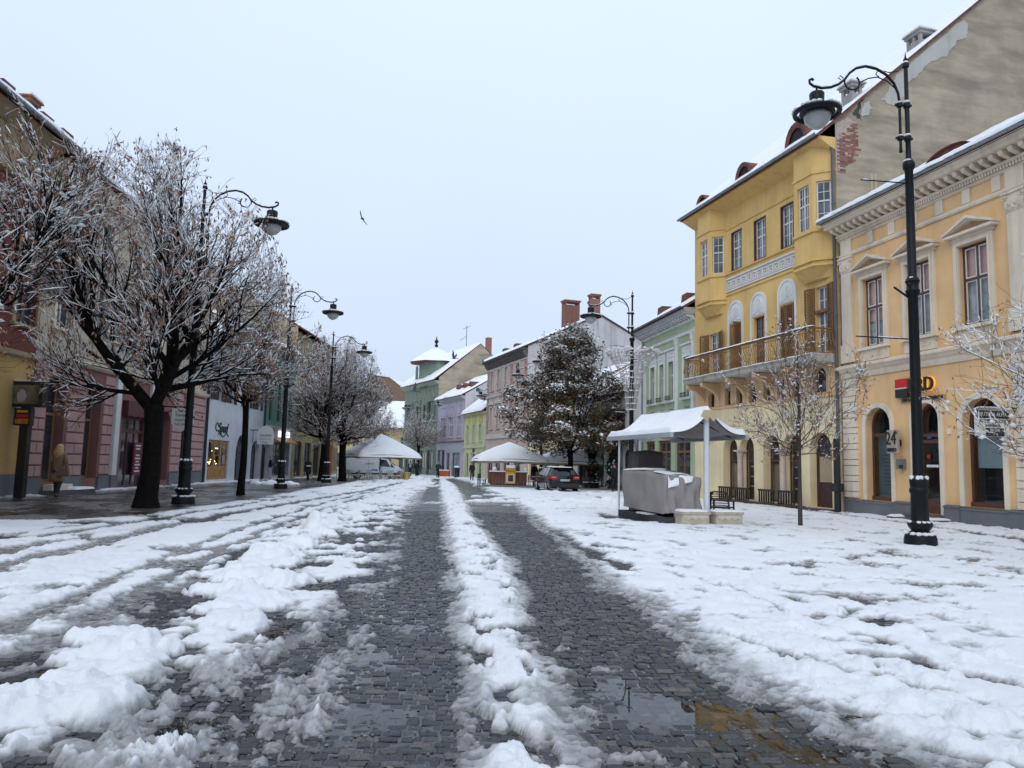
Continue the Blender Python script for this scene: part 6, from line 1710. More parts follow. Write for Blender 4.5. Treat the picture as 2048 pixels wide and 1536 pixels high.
U6_ = [hole(1.0 + 2.8 * k, 2.1 + 2.8 * k, 4.4, 6.6) for k in range(8)]
S6_ = [hole(0.8 + 2.9 * k, 2.8 + 2.9 * k, 0.0, 2.8) for k in range(8)]
wall(A6, LBEIGE, [(0, -1.2), (LA6, -1.2), (LA6, 8.5), (0, 8.5)], U6_ + S6_)
row_windows(A6, U6_ + S6_, FRAMEB, GLASS, cols=2, bars=(0.6,), single=True)
shell(A6, LA6, 8.5, 12.5, 11, LBEIGE, GABLE)
gable_roof(A6, 0, LA6, 8.6, 12.5, 11, 0.6, 91, snow=0.2)

# ------------------------------------------------------------------ street lamps
GLOBE = mat('lamp_globe', (0.42, 0.43, 0.42), rough=0.12, var=0.15, vscale=3, spec=0.6)
def make_lamp():
    t = thing('street_lamp', '', 'street lamp', group='cast iron street lamps')
    MB().lathe([(0.32, -0.1), (0.32, 0.02), (0.31, 0.16), (0.29, 0.22), (0.20, 0.26), (0.17, 0.30), (0.22, 0.36), (0.245, 0.42), (0.235, 0.46), (0.18, 0.50), (0.172, 0.56), (0.165, 1.02), (0.185, 1.06), (0.185, 1.12), (0.165, 1.15), (0.18, 1.28), (0.17, 1.32), (0.12, 1.36)], 20).build('base', IRON, t, autosmooth=True)
    MB().lathe([(0.112, 1.36), (0.108, 2.0), (0.104, 3.6), (0.10, 5.05), (0.135, 5.1), (0.145, 5.16), (0.12, 5.2), (0.12, 5.3), (0.15, 5.36), (0.12, 5.42), (0.092, 5.46), (0.085, 7.72), (0.12, 7.78), (0.13, 7.84), (0.12, 7.9), (0.06, 7.98), (0.052, 8.35), (0.075, 8.38), (0.075, 8.46), (0.05, 8.5), (0.05, 9.08), (0.075, 9.11), (0.075, 9.19), (0.045, 9.23), (0.042, 9.98), (0.07, 10.0), (0.075, 10.06), (0.04, 10.12), (0.05, 10.17), (0.02, 10.22), (0.004, 10.34)], 14).build('pole', IRON, t, autosmooth=True)
    a = MB().tube([(0.17, 0, 8.18), (0.17, 0, 8.24), (0.17, 0, 9.2)], [0.036, 0.03, 0.03], 8)
    a.blob((0.17, 0, 8.14), 0.04, 1, 8, 6, rough=0)
    for z in (8.42, 9.15):
        a.tube([(-0.10, 0, z), (0.27, 0, z)], 0.032, 6); a.lathe([(0.065, z - 0.04), (0.065, z + 0.04)], 8, (0.17, 0, 0))
    arm = [(0.17 + (x_ - 0.17) * 1.13, z_) for x_, z_ in [(0.17, 9.2), (0.19, 9.4), (0.27, 9.62), (0.42, 9.8), (0.62, 9.92), (0.84, 9.96), (1.04, 9.9), (1.18, 9.78), (1.27, 9.64), (1.4, 9.52), (1.56, 9.44), (1.74, 9.41), (1.9, 9.44), (1.98, 9.5), (1.985, 9.57), (1.94, 9.60), (1.90, 9.57)]]
    a.tube([(x, 0, z) for x, z in arm], 0.028, 8)
    a.build('arm', IRON, t, autosmooth=True)
    s = MB()
    s.tube([(1.41, 0, 9.66)] + [(1.25 + 0.17 * math.cos(q), 0, 9.58 + 0.16 * math.sin(q)) for q in [0.2 - 0.35 * k for k in range(13)]], 0.02, 6)
    s.tube([(0.24, 0, 9.5), (0.43, 0, 9.66), (0.66, 0, 9.74), (0.86, 0, 9.7), (1.02, 0, 9.62), (1.08, 0, 9.56), (1.05, 0, 9.52), (1.01, 0, 9.55)], 0.014, 5)
    s.tube([(0.05, 0, 10.02), (0.18, 0, 9.9), (0.4, 0, 9.86), (0.58, 0, 9.9)], 0.011, 5)
    s.tube([(0.62, 0, 9.92), (0.7, 0, 9.8), (0.62, 0, 9.74)], 0.012, 5)
    s.tube([(1.40, 0, 9.66), (1.50, 0, 9.62), (1.56, 0, 9.66), (1.52, 0, 9.72), (1.44, 0, 9.66)], 0.011, 5)
    s.build('scrollwork', IRON, t)
    h = MB().tube([(2.06, 0, 9.42), (2.06, 0, 9.3)], 0.025, 6)
    h.lathe([(0.03, 9.33), (0.14, 9.30), (0.16, 9.27), (0.15, 9.1), (0.165, 9.08), (0.165, 9.05), (0.26, 8.99), (0.36, 8.90), (0.37, 8.86), (0.30, 8.83)], 20, (2.06, 0, 0))
    head = h.build('lamp_head', IRON, t, autosmooth=True)
    rg_ = MB().torus(0.46, 0.05, (2.06, 0, 8.86), 28, 8, 1.1)
    for k in range(4):
        q = k * PI / 2 + 0.4
        rg_.tube([(2.06 + 0.34 * math.cos(q), 0.34 * math.sin(q), 8.88), (2.06 + 0.44 * math.cos(q), 0.44 * math.sin(q), 8.87)], 0.02, 5)
    rg_.build('ring', IRON, head, autosmooth=True)
    MB().lathe([(0.29, 8.84), (0.285, 8.76), (0.25, 8.66), (0.16, 8.56), (0.05, 8.51), (0.0, 8.50)], 20, (2.06, 0, 0)).build('globe', GLOBE, head, smooth=True)
    ex = MB().tube([(0, 0, 7.45), (1.1, 0, 7.47)], 0.014, 5).tube([(0, 0, 4.15), (1.3, 0, 4.17)], 0.014, 5)
    ex.tube([(0.1, 0, 5.02), (0.42, 0, 5.22)], 0.025, 6).tube([(0.06, 0.08, 5.02), (0.26, 0.28, 5.25)], 0.025, 6)
    ex.build('banner_rods', IRON, t)
    sn = MB()
    def cap(x, y, z, r, hh, k): sn.blob((x, y, z), (r, r, hh), k, 10, 6, rough=0.12)
    cap(2.06, 0, 9.0, 0.24, 0.05, 2); cap(0, 0, 10.1, 0.06, 0.05, 3)
    for z in (5.42, 7.93, 8.49, 9.22): cap(0.02, 0.01, z, 0.10 if z < 8 else 0.08, 0.035, int(z * 10))
    cap(0.17, 0, 9.2, 0.07, 0.03, 6); cap(0.17, 0, 8.47, 0.07, 0.03, 7)
    rg2_ = random.Random(8)
    for k in range(26):
        q = 2 * PI * k / 26
        if rg2_.random() < 0.85: sn.blob((2.06 + 0.46 * math.cos(q), 0.46 * math.sin(q), 8.92), (0.07, 0.07, 0.035), k, 7, 5, rough=0.1)
    for k in range(14):
        q = 2 * PI * k / 14
        if k % 5 != 0: sn.blob((0.25 * math.cos(q), 0.25 * math.sin(q), 0.245), (0.075, 0.075, 0.035), k, 7, 5)
        if k % 4 != 1: sn.blob((0.21 * math.cos(q), 0.21 * math.sin(q), 0.475), (0.05, 0.05, 0.025), k, 6, 4)
        if k % 3 != 1: sn.blob((0.145 * math.cos(q), 0.145 * math.sin(q), 1.345), (0.05, 0.05, 0.045), k, 6, 4)
    for i in range(3, 12):
        x, z = arm[i]; x2, z2 = arm[i + 1]
        if i != 6: sn.tube([(x, 0, z + 0.028), ((x + x2) / 2, 0, (z + z2) / 2 + 0.034), (x2, 0, z2 + 0.028)], [0.010, 0.022, 0.010], 5)
    sn.tube([(0.9, 0, 7.475), (1.0, 0, 7.485), (1.06, 0, 7.48)], [0.01, 0.02, 0.01], 5); sn.tube([(0.3, 0, 4.17), (0.8, 0, 4.18)], 0.012, 5)
    sn.build('snow', SNOW, t, smooth=True, kind='stuff')
    return t
lampA = make_lamp()
LAMPS = [((8.56, 15.8), PI + 0.08, 'tall black lamp post in open snow before the apricot bank house'),
         ((-10.0, 23.3), -0.03, 'black lamp post beside the thick dark trunk before the pink house'),
         ((-11.6, 38.4), -0.03, 'black lamp post standing before the sea green house'),
         ((-12.6, 52.0), -0.03, 'black lamp post rising through the snowy double-trunk tree'),
         ((6.1, 38.0), PI + 0.2, 'black lamp post with wire light ornament behind the covered stall'),
         ((4.1, 55.0), PI + 0.3, 'black lamp post hidden behind the bronze-leaved tree'),
         ((2.6, 63.5), PI + 0.3, 'black lamp post before the cream and red shop house'),
         ((-1.3, 83.0), PI + 0.35, 'distant lamp post before the pink gabled house'),
         ((-7.4, 97.0), PI + 0.4, 'distant lamp post before the lilac house'),
         ((-12.6, 104.0), PI + 0.5, 'distant lamp post before the dark green corner house')]
for i, ((x, y), rz, lab) in enumerate(LAMPS):
    if i == 0:
        lampA.location = (x, y, gz(y)); lampA.rotation_euler = (0, 0, rz); lampA['label'] = lab; lampA.scale = (1.0, 1.0, 1.045)
    else:
        copy_thing(lampA, lab, (x, y, gz(y)), rz, scale=(1.08, 1.08, 1.0 if i == 1 else 1.025))

# wire light ornament round the lamp by the stall
orn = thing('light_ornament', 'snow-dusted chalice of wire lights fixed round a lamp post', 'decoration', (6.1, 38.0, gz(38)), 0)
WIRE = mat('wire_white', (0.45, 0.43, 0.42), 0.5)
ow = MB(); os_ = MB(); og = random.Random(3)
prof = [(0.22, 4.4), (0.3, 5.0), (0.42, 5.7), (0.62, 6.3), (0.95, 6.9), (1.25, 7.2)]
for k in range(22):
    q = 2 * PI * k / 22
    ow.tube([(r * math.cos(q + 0.12 * i), r * math.sin(q + 0.12 * i), z + og.uniform(-.05, .05)) for i, (r, z) in enumerate(prof)], 0.014, 4)
    for _ in range(4):
        r, z = prof[-1]; q2 = q + og.uniform(-.3, .3); d_ = og.uniform(0.2, 0.5)
        ow.tube([(r * 0.8 * math.cos(q2), r * 0.8 * math.sin(q2), z - 0.2), ((r + d_ * 0.4) * math.cos(q2 + .2), (r + d_ * 0.4) * math.sin(q2 + .2), z + d_ * 0.6)], 0.012, 4)
        os_.blob(((r + d_ * 0.3) * math.cos(q2 + .2), (r + d_ * 0.3) * math.sin(q2 + .2), z + d_ * 0.5), (0.09, 0.09, 0.05), k, 6, 4)
for j in range(11):
    tt = j / 10 * (len(prof) - 1); i = min(int(tt), len(prof) - 2); f = tt - i
    r = prof[i][0] * (1 - f) + prof[i + 1][0] * f; z = prof[i][1] * (1 - f) + prof[i + 1][1] * f
    ow.torus(r, 0.016, (0, 0, z), 24, 4)
    for k in range(16):
        q = og.uniform(0, 2 * PI); os_.blob((r * math.cos(q), r * math.sin(q), z + 0.02), (0.07, 0.07, 0.03), k, 6, 4)
ow.build('wire_frame', WIRE, orn, kind='stuff'); os_.build('snow', SNOW, orn, smooth=True, kind='stuff')

# ------------------------------------------------------------------ trees
BARK = mat('wet_bark', (0.009, 0.0075, 0.007), rough=0.85, var=0.45, vscale=7, bump=1.0, bscale=22, spec=0.08)
BARKL = mat('young_bark', (0.055, 0.038, 0.032), rough=0.75, var=0.35, vscale=9, bump=0.5, bscale=30)
LEAFB = mat('dry_linden_leaves', (0.27, 0.13, 0.075), rough=0.75, var=0.7, vscale=3.5, detail=2)
LEAFD = mat('bronze_leaves', (0.10, 0.074, 0.036), rough=0.7, var=0.75, vscale=1.6, detail=4)
LEAFR = mat('rust_leaves', (0.13, 0.05, 0.02), rough=0.7, var=0.6, vscale=3.0, detail=2)
def np_mesh(name, co, quads, m, smooth_=False):
    me = bpy.data.meshes.new(name)
    me.vertices.add(len(co)); me.vertices.foreach_set('co', np.asarray(co, np.float32).ravel())
    q = np.asarray(quads, np.int32)
    me.loops.add(q.size); me.loops.foreach_set('vertex_index', q.ravel())
    me.polygons.add(len(q)); me.polygons.foreach_set('loop_start', np.arange(0, q.size, q.shape[1], dtype=np.int32))
    if smooth_: me.polygons.foreach_set('use_smooth', np.ones(len(q), bool))
    me.update(calc_edges=True)
    me.materials.append(m)
    return me
def tubes(P, R, sides):
    """P (B, n, 3) centre lines, R (B, n) radii -> vertices and quads."""
    B, n, _ = P.shape
    T = P[:, -1] - P[:, 0]; T = T / (np.linalg.norm(T, axis=1, keepdims=True) + 1e-9)
    ref = np.where(np.abs(T[:, 2:3]) < 0.85, np.array([[0, 0, 1.0]]), np.array([[1.0, 0, 0]]))
    A = np.cross(T, ref); A /= np.linalg.norm(A, axis=1, keepdims=True) + 1e-9
    Bv = np.cross(T, A)
    ang = np.arange(sides) * 2 * PI / sides
    off = A[:, None, None, :] * np.cos(ang)[None, None, :, None] + Bv[:, None, None, :] * np.sin(ang)[None, None, :, None]
    V = P[:, :, None, :] + off * R[:, :, None, None]
    idx = np.arange(B * n * sides).reshape(B, n, sides)
    nx = np.roll(idx, -1, 2)
    Q = np.stack([idx[:, :-1], nx[:, :-1], nx[:, 1:], idx[:, 1:]], -1).reshape(-1, 4)
    return V.reshape(-1, 3), Q
class Soup:
    def __init__(s): s.v = []; s.q = []; s.n = 0
    def add(s, V, Q):
        s.v.append(V); s.q.append(Q + s.n); s.n += len(V)
    def mesh(s, name, m, smooth_=False):
        return np_mesh(name, np.concatenate(s.v), np.concatenate(s.q), m, smooth_)
def part_mesh(name, me, parent, kind=None):
    o = bpy.data.objects.new(name, me); COL.objects.link(o); o.parent = parent
    if kind: o['kind'] = kind
    return o

def make_tree(name, label, seed, trunk_h, trunk_r, env_c, env_r, n_limb=9, n_br=13, n_tw=9, n_tl=4, leaf=3500, leafsize=0.07, bark=None, leafmat=None, lean=(0, 0), snow=1.0, upright=0.45, tw_r=0.006, limb_el=(15, 80), group='snowy street trees', leaf_low=True, snow_r=1.0, twl=1.0, trunk_curve=0.06, root=True, leader=False, limb_r=0.40, clots=1.0, low_snow=0.35, scaffold=0):
    rs = np.random.RandomState(seed)
    ec = np.array(env_c, float); er = np.array(env_r, float); S0 = float(er.mean()) / 3.9
    top = np.array([lean[0], lean[1], trunk_h])
    tp = np.array([[0, 0, -0.15], [0, 0, 0.05], [0.0, 0, 0.3]] + [[lean[0] * t + trunk_curve * math.sin(3 * t), lean[1] * t + trunk_curve * math.cos(2.4 * t) - trunk_curve, trunk_h * t] for t in (0.3, 0.5, 0.75, 1.0)])
    trr = trunk_r * np.array([1.55, 1.35, 1.12, 1.0, 0.93, 0.9, 0.98])
    if not root: trr = trunk_r * np.array([1.15, 1.1, 1.05, 1.0, 0.93, 0.88, 0.85])
    wood = Soup(); fine = Soup(); sn = Soup()
    wood.add(*tubes(tp[None], trr[None], 14))
    def exit_len(p, d):
        q = (p - ec) / er; e = d / er
        a = (e * e).sum(-1); b = 2 * (q * e).sum(-1); c = (q * q).sum(-1) - 1
        disc = np.maximum(b * b - 4 * a * c, 0)
        return np.maximum((-b + np.sqrt(disc)) / (2 * a), 0.15)
    def curve(p, d, ln, n, up, jit):
        """Bend unit directions d upward along n points; vectorised over branches."""
        B = len(p); pts = [p]; cur = d.copy(); st = (ln / (n - 1))[:, None]
        for k in range(n - 1):
            cur = cur + up * np.array([0, 0, 1.0]) / (n - 1) + rs.normal(0, jit, (B, 3))
            cur /= np.linalg.norm(cur, axis=1, keepdims=True)
            pts.append(pts[-1] + cur * st)
        return np.stack(pts, 1)
    def addsnow(P, R, prob, k=1.0):
        seg = P[:, 1:] - P[:, :-1]
        hz = np.linalg.norm(seg[..., :2], axis=-1) / (np.linalg.norm(seg, axis=-1) + 1e-9)
        zh = ((P[:, 1:, 2] + P[:, :-1, 2]) / 2 - (ec[2] - er[2])) / (2 * er[2])
        w = (hz > 0.35) & (rs.rand(*hz.shape) < prob * (low_snow + (1 - low_snow) * np.clip(zh * 1.25, 0, 1)))
        a = P[:, :-1][w]; b = P[:, 1:][w]; r = (R[:, :-1][w] + R[:, 1:][w]) / 2
        if not len(a): return
        sr = np.clip(0.5 * r + 0.0055 * snow_r, 0.006, 0.045) * rs.uniform(0.6, 1.6, len(r)) * k
        up = np.zeros_like(a); up[:, 2] = r * 0.75 + sr * 0.55
        mid = (a + b) / 2 + up * 1.15
        S = np.stack([a + up * 0.8, mid, b + up * 0.8], 1)
        RR = np.stack([sr * 0.45, sr * 1.1, sr * 0.45], 1)
        sn.add(*tubes(S, RR, 4))
    # limbs
    az = np.arange(n_limb) * 2.39996 + rs.uniform(0, 6.28) + rs.normal(0, 0.2, n_limb)
    el = np.radians(np.linspace(limb_el[0], limb_el[1], n_limb) + rs.normal(0, 5, n_limb))
    d1 = np.stack([np.cos(az) * np.cos(el), np.sin(az) * np.cos(el), np.sin(el)], 1)
    p1 = top[None] + np.stack([np.zeros(n_limb), np.zeros(n_limb), -rs.uniform(0, trunk_h * 0.12, n_limb)], 1) if not leader else np.stack([np.zeros(n_limb), np.zeros(n_limb), np.linspace(trunk_h * 0.8, trunk_h, n_limb)], 1) + np.array([lean[0], lean[1], 0])
    if scaffold:
        sa = np.arange(scaffold) * 2 * PI / scaffold + rs.uniform(0, 6) + rs.normal(0, 0.2, scaffold); se_ = np.radians(rs.uniform(48, 66, scaffold))
        P0 = curve(np.repeat(top[None], scaffold, 0) - np.array([0, 0, 0.15]), np.stack([np.cos(sa) * np.cos(se_), np.sin(sa) * np.cos(se_), np.sin(se_)], 1), rs.uniform(2.2, 3.2, scaffold) * S0, 7, 0.5, 0.10)
        wood.add(*tubes(P0, trunk_r * np.linspace(0.66, 0.36, 7)[None] * rs.uniform(0.85, 1.1, (scaffold, 1)), 10))
        which = np.arange(n_limb) % scaffold; tt = np.clip(np.linspace(0.25, 1.0, n_limb) + rs.normal(0, 0.06, n_limb), 0.2, 1.0) * 6
        ii = np.minimum(tt.astype(int), 5); ft = (tt - ii)[:, None]
        p1 = P0[which, ii] * (1 - ft) + P0[which, ii + 1] * ft
        az = sa[which] + rs.uniform(-1.3, 1.3, n_limb)
        d1 = np.stack([np.cos(az) * np.cos(el), np.sin(az) * np.cos(el), np.sin(el)], 1)
    l1 = exit_len(p1, d1) * rs.uniform(0.72, 1.10, n_limb)
    n1 = 9
    P1 = curve(p1, d1, l1, n1, upright * 0.6, 0.07)
    r1 = trunk_r * limb_r * rs.uniform(0.7, 1.2, n_limb) * (1.0 if not leader else 0.6)
    R1_ = r1[:, None] * np.linspace(1, 0.13, n1)[None]
    wood.add(*tubes(P1, R1_, 8)); addsnow(P1, R1_, 0.5 * snow)
    def children(P, R, m, t0, ang, lf, upk, npt, jit, lcap):
        B, n, _ = P.shape
        t = np.linspace(t0, 0.98, m)[None] + rs.uniform(-0.03, 0.03, (B, m))
        f = np.clip(t, 0, 0.999) * (n - 1); i = f.astype(int); fr = (f - i)[..., None]
        bi = np.arange(B)[:, None]
        base = P[bi, i] * (1 - fr) + P[bi, i + 1] * fr
        tan = P[bi, i + 1] - P[bi, i]; tan /= np.linalg.norm(tan, axis=-1, keepdims=True) + 1e-9
        rb = R[bi, i] * (1 - fr[..., 0]) + R[bi, i + 1] * fr[..., 0]
        rv = rs.normal(0, 1, (B, m, 3)); perp = rv - tan * (rv * tan).sum(-1, keepdims=True); perp /= np.linalg.norm(perp, axis=-1, keepdims=True) + 1e-9
        a = np.radians(rs.uniform(ang[0], ang[1], (B, m)))[..., None]
        d = tan * np.cos(a) + perp * np.sin(a); d[..., 2] += upk * 0.5
        base = base.reshape(-1, 3); d = d.reshape(-1, 3); d /= np.linalg.norm(d, axis=1, keepdims=True)
        ln = np.minimum(exit_len(base, d) * rs.uniform(0.45, 1.22, len(d)), lcap * rs.uniform(0.5, 1.1, len(d))) * lf
        ok = ln > 0.1
        base, d, ln, rb = base[ok], d[ok], ln[ok], rb.reshape(-1)[ok]
        return curve(base, d, ln, npt, upk, jit), rb
    S_ = float(er.mean())
    P2, rb = children(P1, R1_, n_br, 0.18, (24, 56), 1.0, upright, 6, 0.085, S_ * 0.66)
    r2 = np.clip(rb * 0.55, tw_r * 1.6, trunk_r * 0.22)
    R2_ = r2[:, None] * np.linspace(1, 0.25, 6)[None]
    fine.add(*tubes(P2, R2_, 5)); addsnow(P2, R2_, 0.8 * snow)
    P3, rb = children(P2, R2_, n_tw, 0.15, (16, 50), 1.0, upright * 0.5, 4, 0.10, S_ * 0.34 * twl)
    R3_ = np.clip(rb * 0.6, tw_r, 0.02)[:, None] * np.linspace(1, 0.5, 4)[None]
    fine.add(*tubes(P3, R3_, 3)); addsnow(P3, R3_, 0.72 * snow)
    if n_tl:
        P4, rb = children(P3, R3_, n_tl, 0.25, (18, 55), 1.0, upright * 0.1, 3, 0.12, S_ * 0.15 * twl)
        R4_ = np.full((len(P4), 1), tw_r * 0.75) * np.linspace(1, 0.6, 3)[None]
        fine.add(*tubes(P4, R4_, 3)); addsnow(P4, R4_, 0.5 * snow, 0.85)
        tips = P4
    else:
        tips = P3
    t = thing(name, label, 'tree', group=group)
    part_mesh('trunk', wood.mesh('trunk', bark or BARK, True), t)
    cr = part_mesh('crown', fine.mesh('crown', bark or BARK), t, 'stuff')
    # clots of snow caught in forks
    nb = int(260 * clots * max(0.5, S_ / 3))
    src = np.concatenate([P2[:, 2], P3[:, 1]]); pick = rs.randint(0, len(src), nb)
    oc = np.array([[1, 0, 0], [0, 1, 0], [-1, 0, 0], [0, -1, 0], [0, 0, 1], [0, 0, -0.6]], float)
    sz = rs.uniform(0.02, 0.06, nb) * (S_ / 3) ** 0.5
    V = (src[pick] + np.array([0, 0, 0.02]))[:, None] + oc[None] * sz[:, None, None] * np.array([1.3, 1.3, 0.8])
    fq = np.array([[0, 1, 4, 4], [1, 2, 4, 4], [2, 3, 4, 4], [3, 0, 4, 4], [1, 0, 5, 5], [2, 1, 5, 5], [3, 2, 5, 5], [0, 3, 5, 5]])
    blobs = V.reshape(-1, 3), (np.arange(nb)[:, None, None] * 6 + fq[None]).reshape(-1, 4)
    part_mesh('snow', sn.mesh('snow', SNOW), t, 'stuff')
    tri = np.concatenate([blobs[1][:, :3]])
    part_mesh('snow_clots', np_mesh('snow_clots', blobs[0], tri, SNOW), t, 'stuff')
    if leaf:
        pk = rs.randint(0, len(tips), leaf); ff = rs.uniform(0.2, 1, leaf)
        if leaf_low:
            zz = tips[pk, 1, 2]; keep = rs.rand(leaf) > np.clip((zz - (ec[2] - er[2])) / (2 * er[2]), 0, 1) * 0.6
            pk = pk[keep]; ff = ff[keep]
        b = tips[pk, 1] * (1 - ff[:, None]) + tips[pk, -1] * ff[:, None]
        nL = len(b)
        dn = rs.normal(0, 0.45, (nL, 3)); dn[:, 2] -= 1.0; dn /= np.linalg.norm(dn, axis=1, keepdims=True)
        sd_ = np.cross(dn, rs.normal(0, 1, (nL, 3))); sd_ /= np.linalg.norm(sd_, axis=1, keepdims=True) + 1e-9
        s_ = leafsize * rs.uniform(0.5, 1.25, nL)[:, None]
        V = np.stack([b, b + dn * s_ * 0.6 + sd_ * s_ * 0.24, b + dn * s_ * 1.35, b + dn * s_ * 0.6 - sd_ * s_ * 0.24], 1).reshape(-1, 3)
        part_mesh('leaves', np_mesh('leaves', V, np.arange(nL * 4).reshape(-1, 4), leafmat or LEAFB), t, 'stuff')
    return t

T1 = make_tree('linden_tree', 'broad snow-laden linden with thick dark trunk before the pink house', 5, 2.9, 0.27, (0.0, 0, 6.0), (3.5, 3.5, 4.8), scaffold=3, n_limb=20, n_br=12, n_tw=8, n_tl=3, leaf=17000, leafsize=0.09, upright=0.40, limb_el=(4, 84), snow=0.95, limb_r=0.34, tw_r=0.005, low_snow=0.6, snow_r=1.55)
T1.location = (-10.23, 21.4, 0); T1.rotation_euler = (0, 0, 0.6)
T0 = make_tree('linden_tree', 'snowy linden reaching in over the box sign at the frame edge', 6, 2.3, 0.2, (0.0, 0, 5.0), (3.5, 3.5, 3.3), n_limb=11, n_br=12, n_tw=9, n_tl=4, leaf=15000, leafsize=0.06, upright=0.32, limb_el=(-6, 80), snow=0.6, scaffold=3, limb_r=0.34, clots=3.0, tw_r=0.0045)
T0.location = (-10.7, 13.2, 0); T0.rotation_euler = (0, 0, 2.3)
T2 = make_tree('linden_tree', 'slender snowy linden before the white shop house', 9, 4.1, 0.13, (0, 0, 6.3), (3.1, 3.0, 2.7), n_limb=9, n_br=12, n_tw=9, n_tl=4, leaf=9000, leafsize=0.09, upright=0.35, tw_r=0.006, limb_el=(5, 75), snow_r=1.4, low_snow=0.45)
T2.location = (-10.67, 30.1, gz(30))
T3 = copy_thing(T1, 'snowy linden, one of two crossing trunks by the terrace chairs', (-13.9, 56.0, gz(56)), 1.9, scale=(0.98, 0.98, 1.0))
T3b = copy_thing(T1, 'snowy linden behind the crossing trunk by the terrace chairs', (-12.7, 57.4, gz(57)), 4.0, scale=(1.0, 1.0, 1.02))
T4 = copy_thing(T2, 'small bare tree in the distance before the mustard house', (-15.3, 69.0, gz(69)), 1.0, scale=0.85)
T5 = copy_thing(T2, 'small bare tree in the distance before the beige far house', (-14.6, 80.0, gz(80)), 2.0, scale=0.9)
T6 = copy_thing(T2, 'bushy snowy tree before the dark green corner house', (-12.0, 98.0, gz(98)), 3.0, scale=(1.15, 1.15, 0.95))
TS = make_tree('young_tree', 'young thin tree in open snow before the ochre balcony house', 14, 2.35, 0.055, (0, 0, 3.6), (1.85, 1.85, 1.95), n_limb=14, n_br=6, n_tw=5, n_tl=3, leaf=2600, leafsize=0.05, bark=BARKL, upright=0.28, tw_r=0.005, limb_el=(2, 78), snow=0.5, snow_r=0.8, clots=1.8, root=False, twl=1.1, trunk_curve=0.0, leader=True)
TS.location = (7.68, 20.0, 0); TS.rotation_euler = (0, 0, 0.4)
# its straight leader
MB().tube([(0, 0, 2.3), (0.02, 0, 3.2), (-0.01, 0.01, 4.2), (0.02, 0, 5.35)], [0.05, 0.04, 0.022, 0.006], 7).build('leader', BARKL, TS)
TR0 = make_tree('young_tree', 'snow-clotted thin branches hanging in from the frame edge before the bank', 23, 2.0, 0.075, (0, 0, 3.5), (3.0, 3.0, 2.0), n_limb=13, n_br=8, n_tw=7, n_tl=3, leaf=3000, leafsize=0.05, bark=BARKL, upright=0.22, tw_r=0.0042, limb_el=(-2, 75), snow=0.75, snow_r=1.3, clots=3.0, root=False, twl=1.0, leader=True)
TR0.location = (9.75, 12.0, 0); TR0.rotation_euler = (0, 0, 1.3)
# bronze-leaved tree: still in leaf, snow lying on the leaf clumps
TD = make_tree('bronze_leaved_tree', 'dense bronze-leaved tree with snow on its boughs behind the parked car', 31, 2.6, 0.19, (0, 0, 5.9), (4.0, 3.8, 4.2), n_limb=10, n_br=9, n_tw=7, n_tl=0, leaf=0, upright=0.30, tw_r=0.012, limb_el=(0, 86), snow=0.6)
TD.location = (3.95, 50.0, gz(50))
rs = np.random.RandomState(77)
def clump_centres(n):
    out = []
    while len(out) < n:
        p = rs.uniform(-1, 1, 3)
        z = 2.5 + (p[2] + 1) / 2 * 8.6
        # broad skirt tapering to a narrow top
        az_ = math.atan2(p[1], p[0])
        rmax = np.interp(z, [2.5, 3.3, 4.8, 6.0, 7.2, 8.6, 9.8, 11.1], [2.9, 4.2, 4.2, 3.4, 2.5, 1.9, 1.4, 0.3]) * (1 + 0.22 * math.sin(2 * az_ + z * 1.3) + 0.16 * math.sin(5 * az_ - z * 2.1))
        r = math.hypot(p[0], p[1])
        if r > 1 or (r < 0.45 and rs.rand() < 0.6): continue
        if rs.rand() > rmax / 4.0: continue
        out.append((p[0] * rmax, p[1] * rmax, z))
    return np.array(out)
cc = clump_centres(260)
per = 105
ctr = np.repeat(cc, per, 0) + rs.normal(0, 1, (len(cc) * per, 3)) * np.array([0.30, 0.30, 0.24])
nL = len(ctr)
def leafquads(ctr, size, tilt):
    n = len(ctr)
    nv = rs.normal(0, tilt, (n, 3)); nv[:, 2] += 1; nv /= np.linalg.norm(nv, axis=1, keepdims=True)
    a = np.cross(nv, rs.normal(0, 1, (n, 3))); a /= np.linalg.norm(a, axis=1, keepdims=True) + 1e-9
    b = np.cross(nv, a); s = size * rs.uniform(0.6, 1.3, n)[:, None]
    return np.stack([ctr - a * s, ctr + b * s * 0.55, ctr + a * s, ctr - b * s * 0.55], 1).reshape(-1, 3), np.arange(n * 4).reshape(-1, 4)
mix = rs.rand(nL) < 0.2
V, Q = leafquads(ctr[~mix], 0.10, 0.9); part_mesh('leaves', np_mesh('leaves', V, Q, LEAFD), TD, 'stuff')
V, Q = leafquads(ctr[mix], 0.095, 0.9); part_mesh('rust_leaves', np_mesh('rust_leaves', V, Q, LEAFR), TD, 'stuff')
out_ = np.linalg.norm(cc[:, :2], axis=1)
exposed = [i for i in range(len(cc)) if cc[i, 2] > 6.5 or out_[i] > 0.72 * np.interp(cc[i, 2], [2.5, 3.4, 4.6, 6.2, 8.0], [2.6, 3.9, 4.1, 3.4, 1.9])]
se = cc[exposed]; se = se[rs.rand(len(se)) < np.where((se[:, 0] < -0.3) | (se[:, 2] > 7), 1.0, 0.6)]
sctr = np.repeat(se, 40, 0) + rs.normal(0, 1, (len(se) * 40, 3)) * np.array([0.27, 0.27, 0.09]) + np.array([0, 0, 0.22])
V, Q = leafquads(sctr, 0.125, 0.35); part_mesh('snow_on_leaves', np_mesh('snow_on_leaves', V, Q, SNOW), TD, 'stuff')

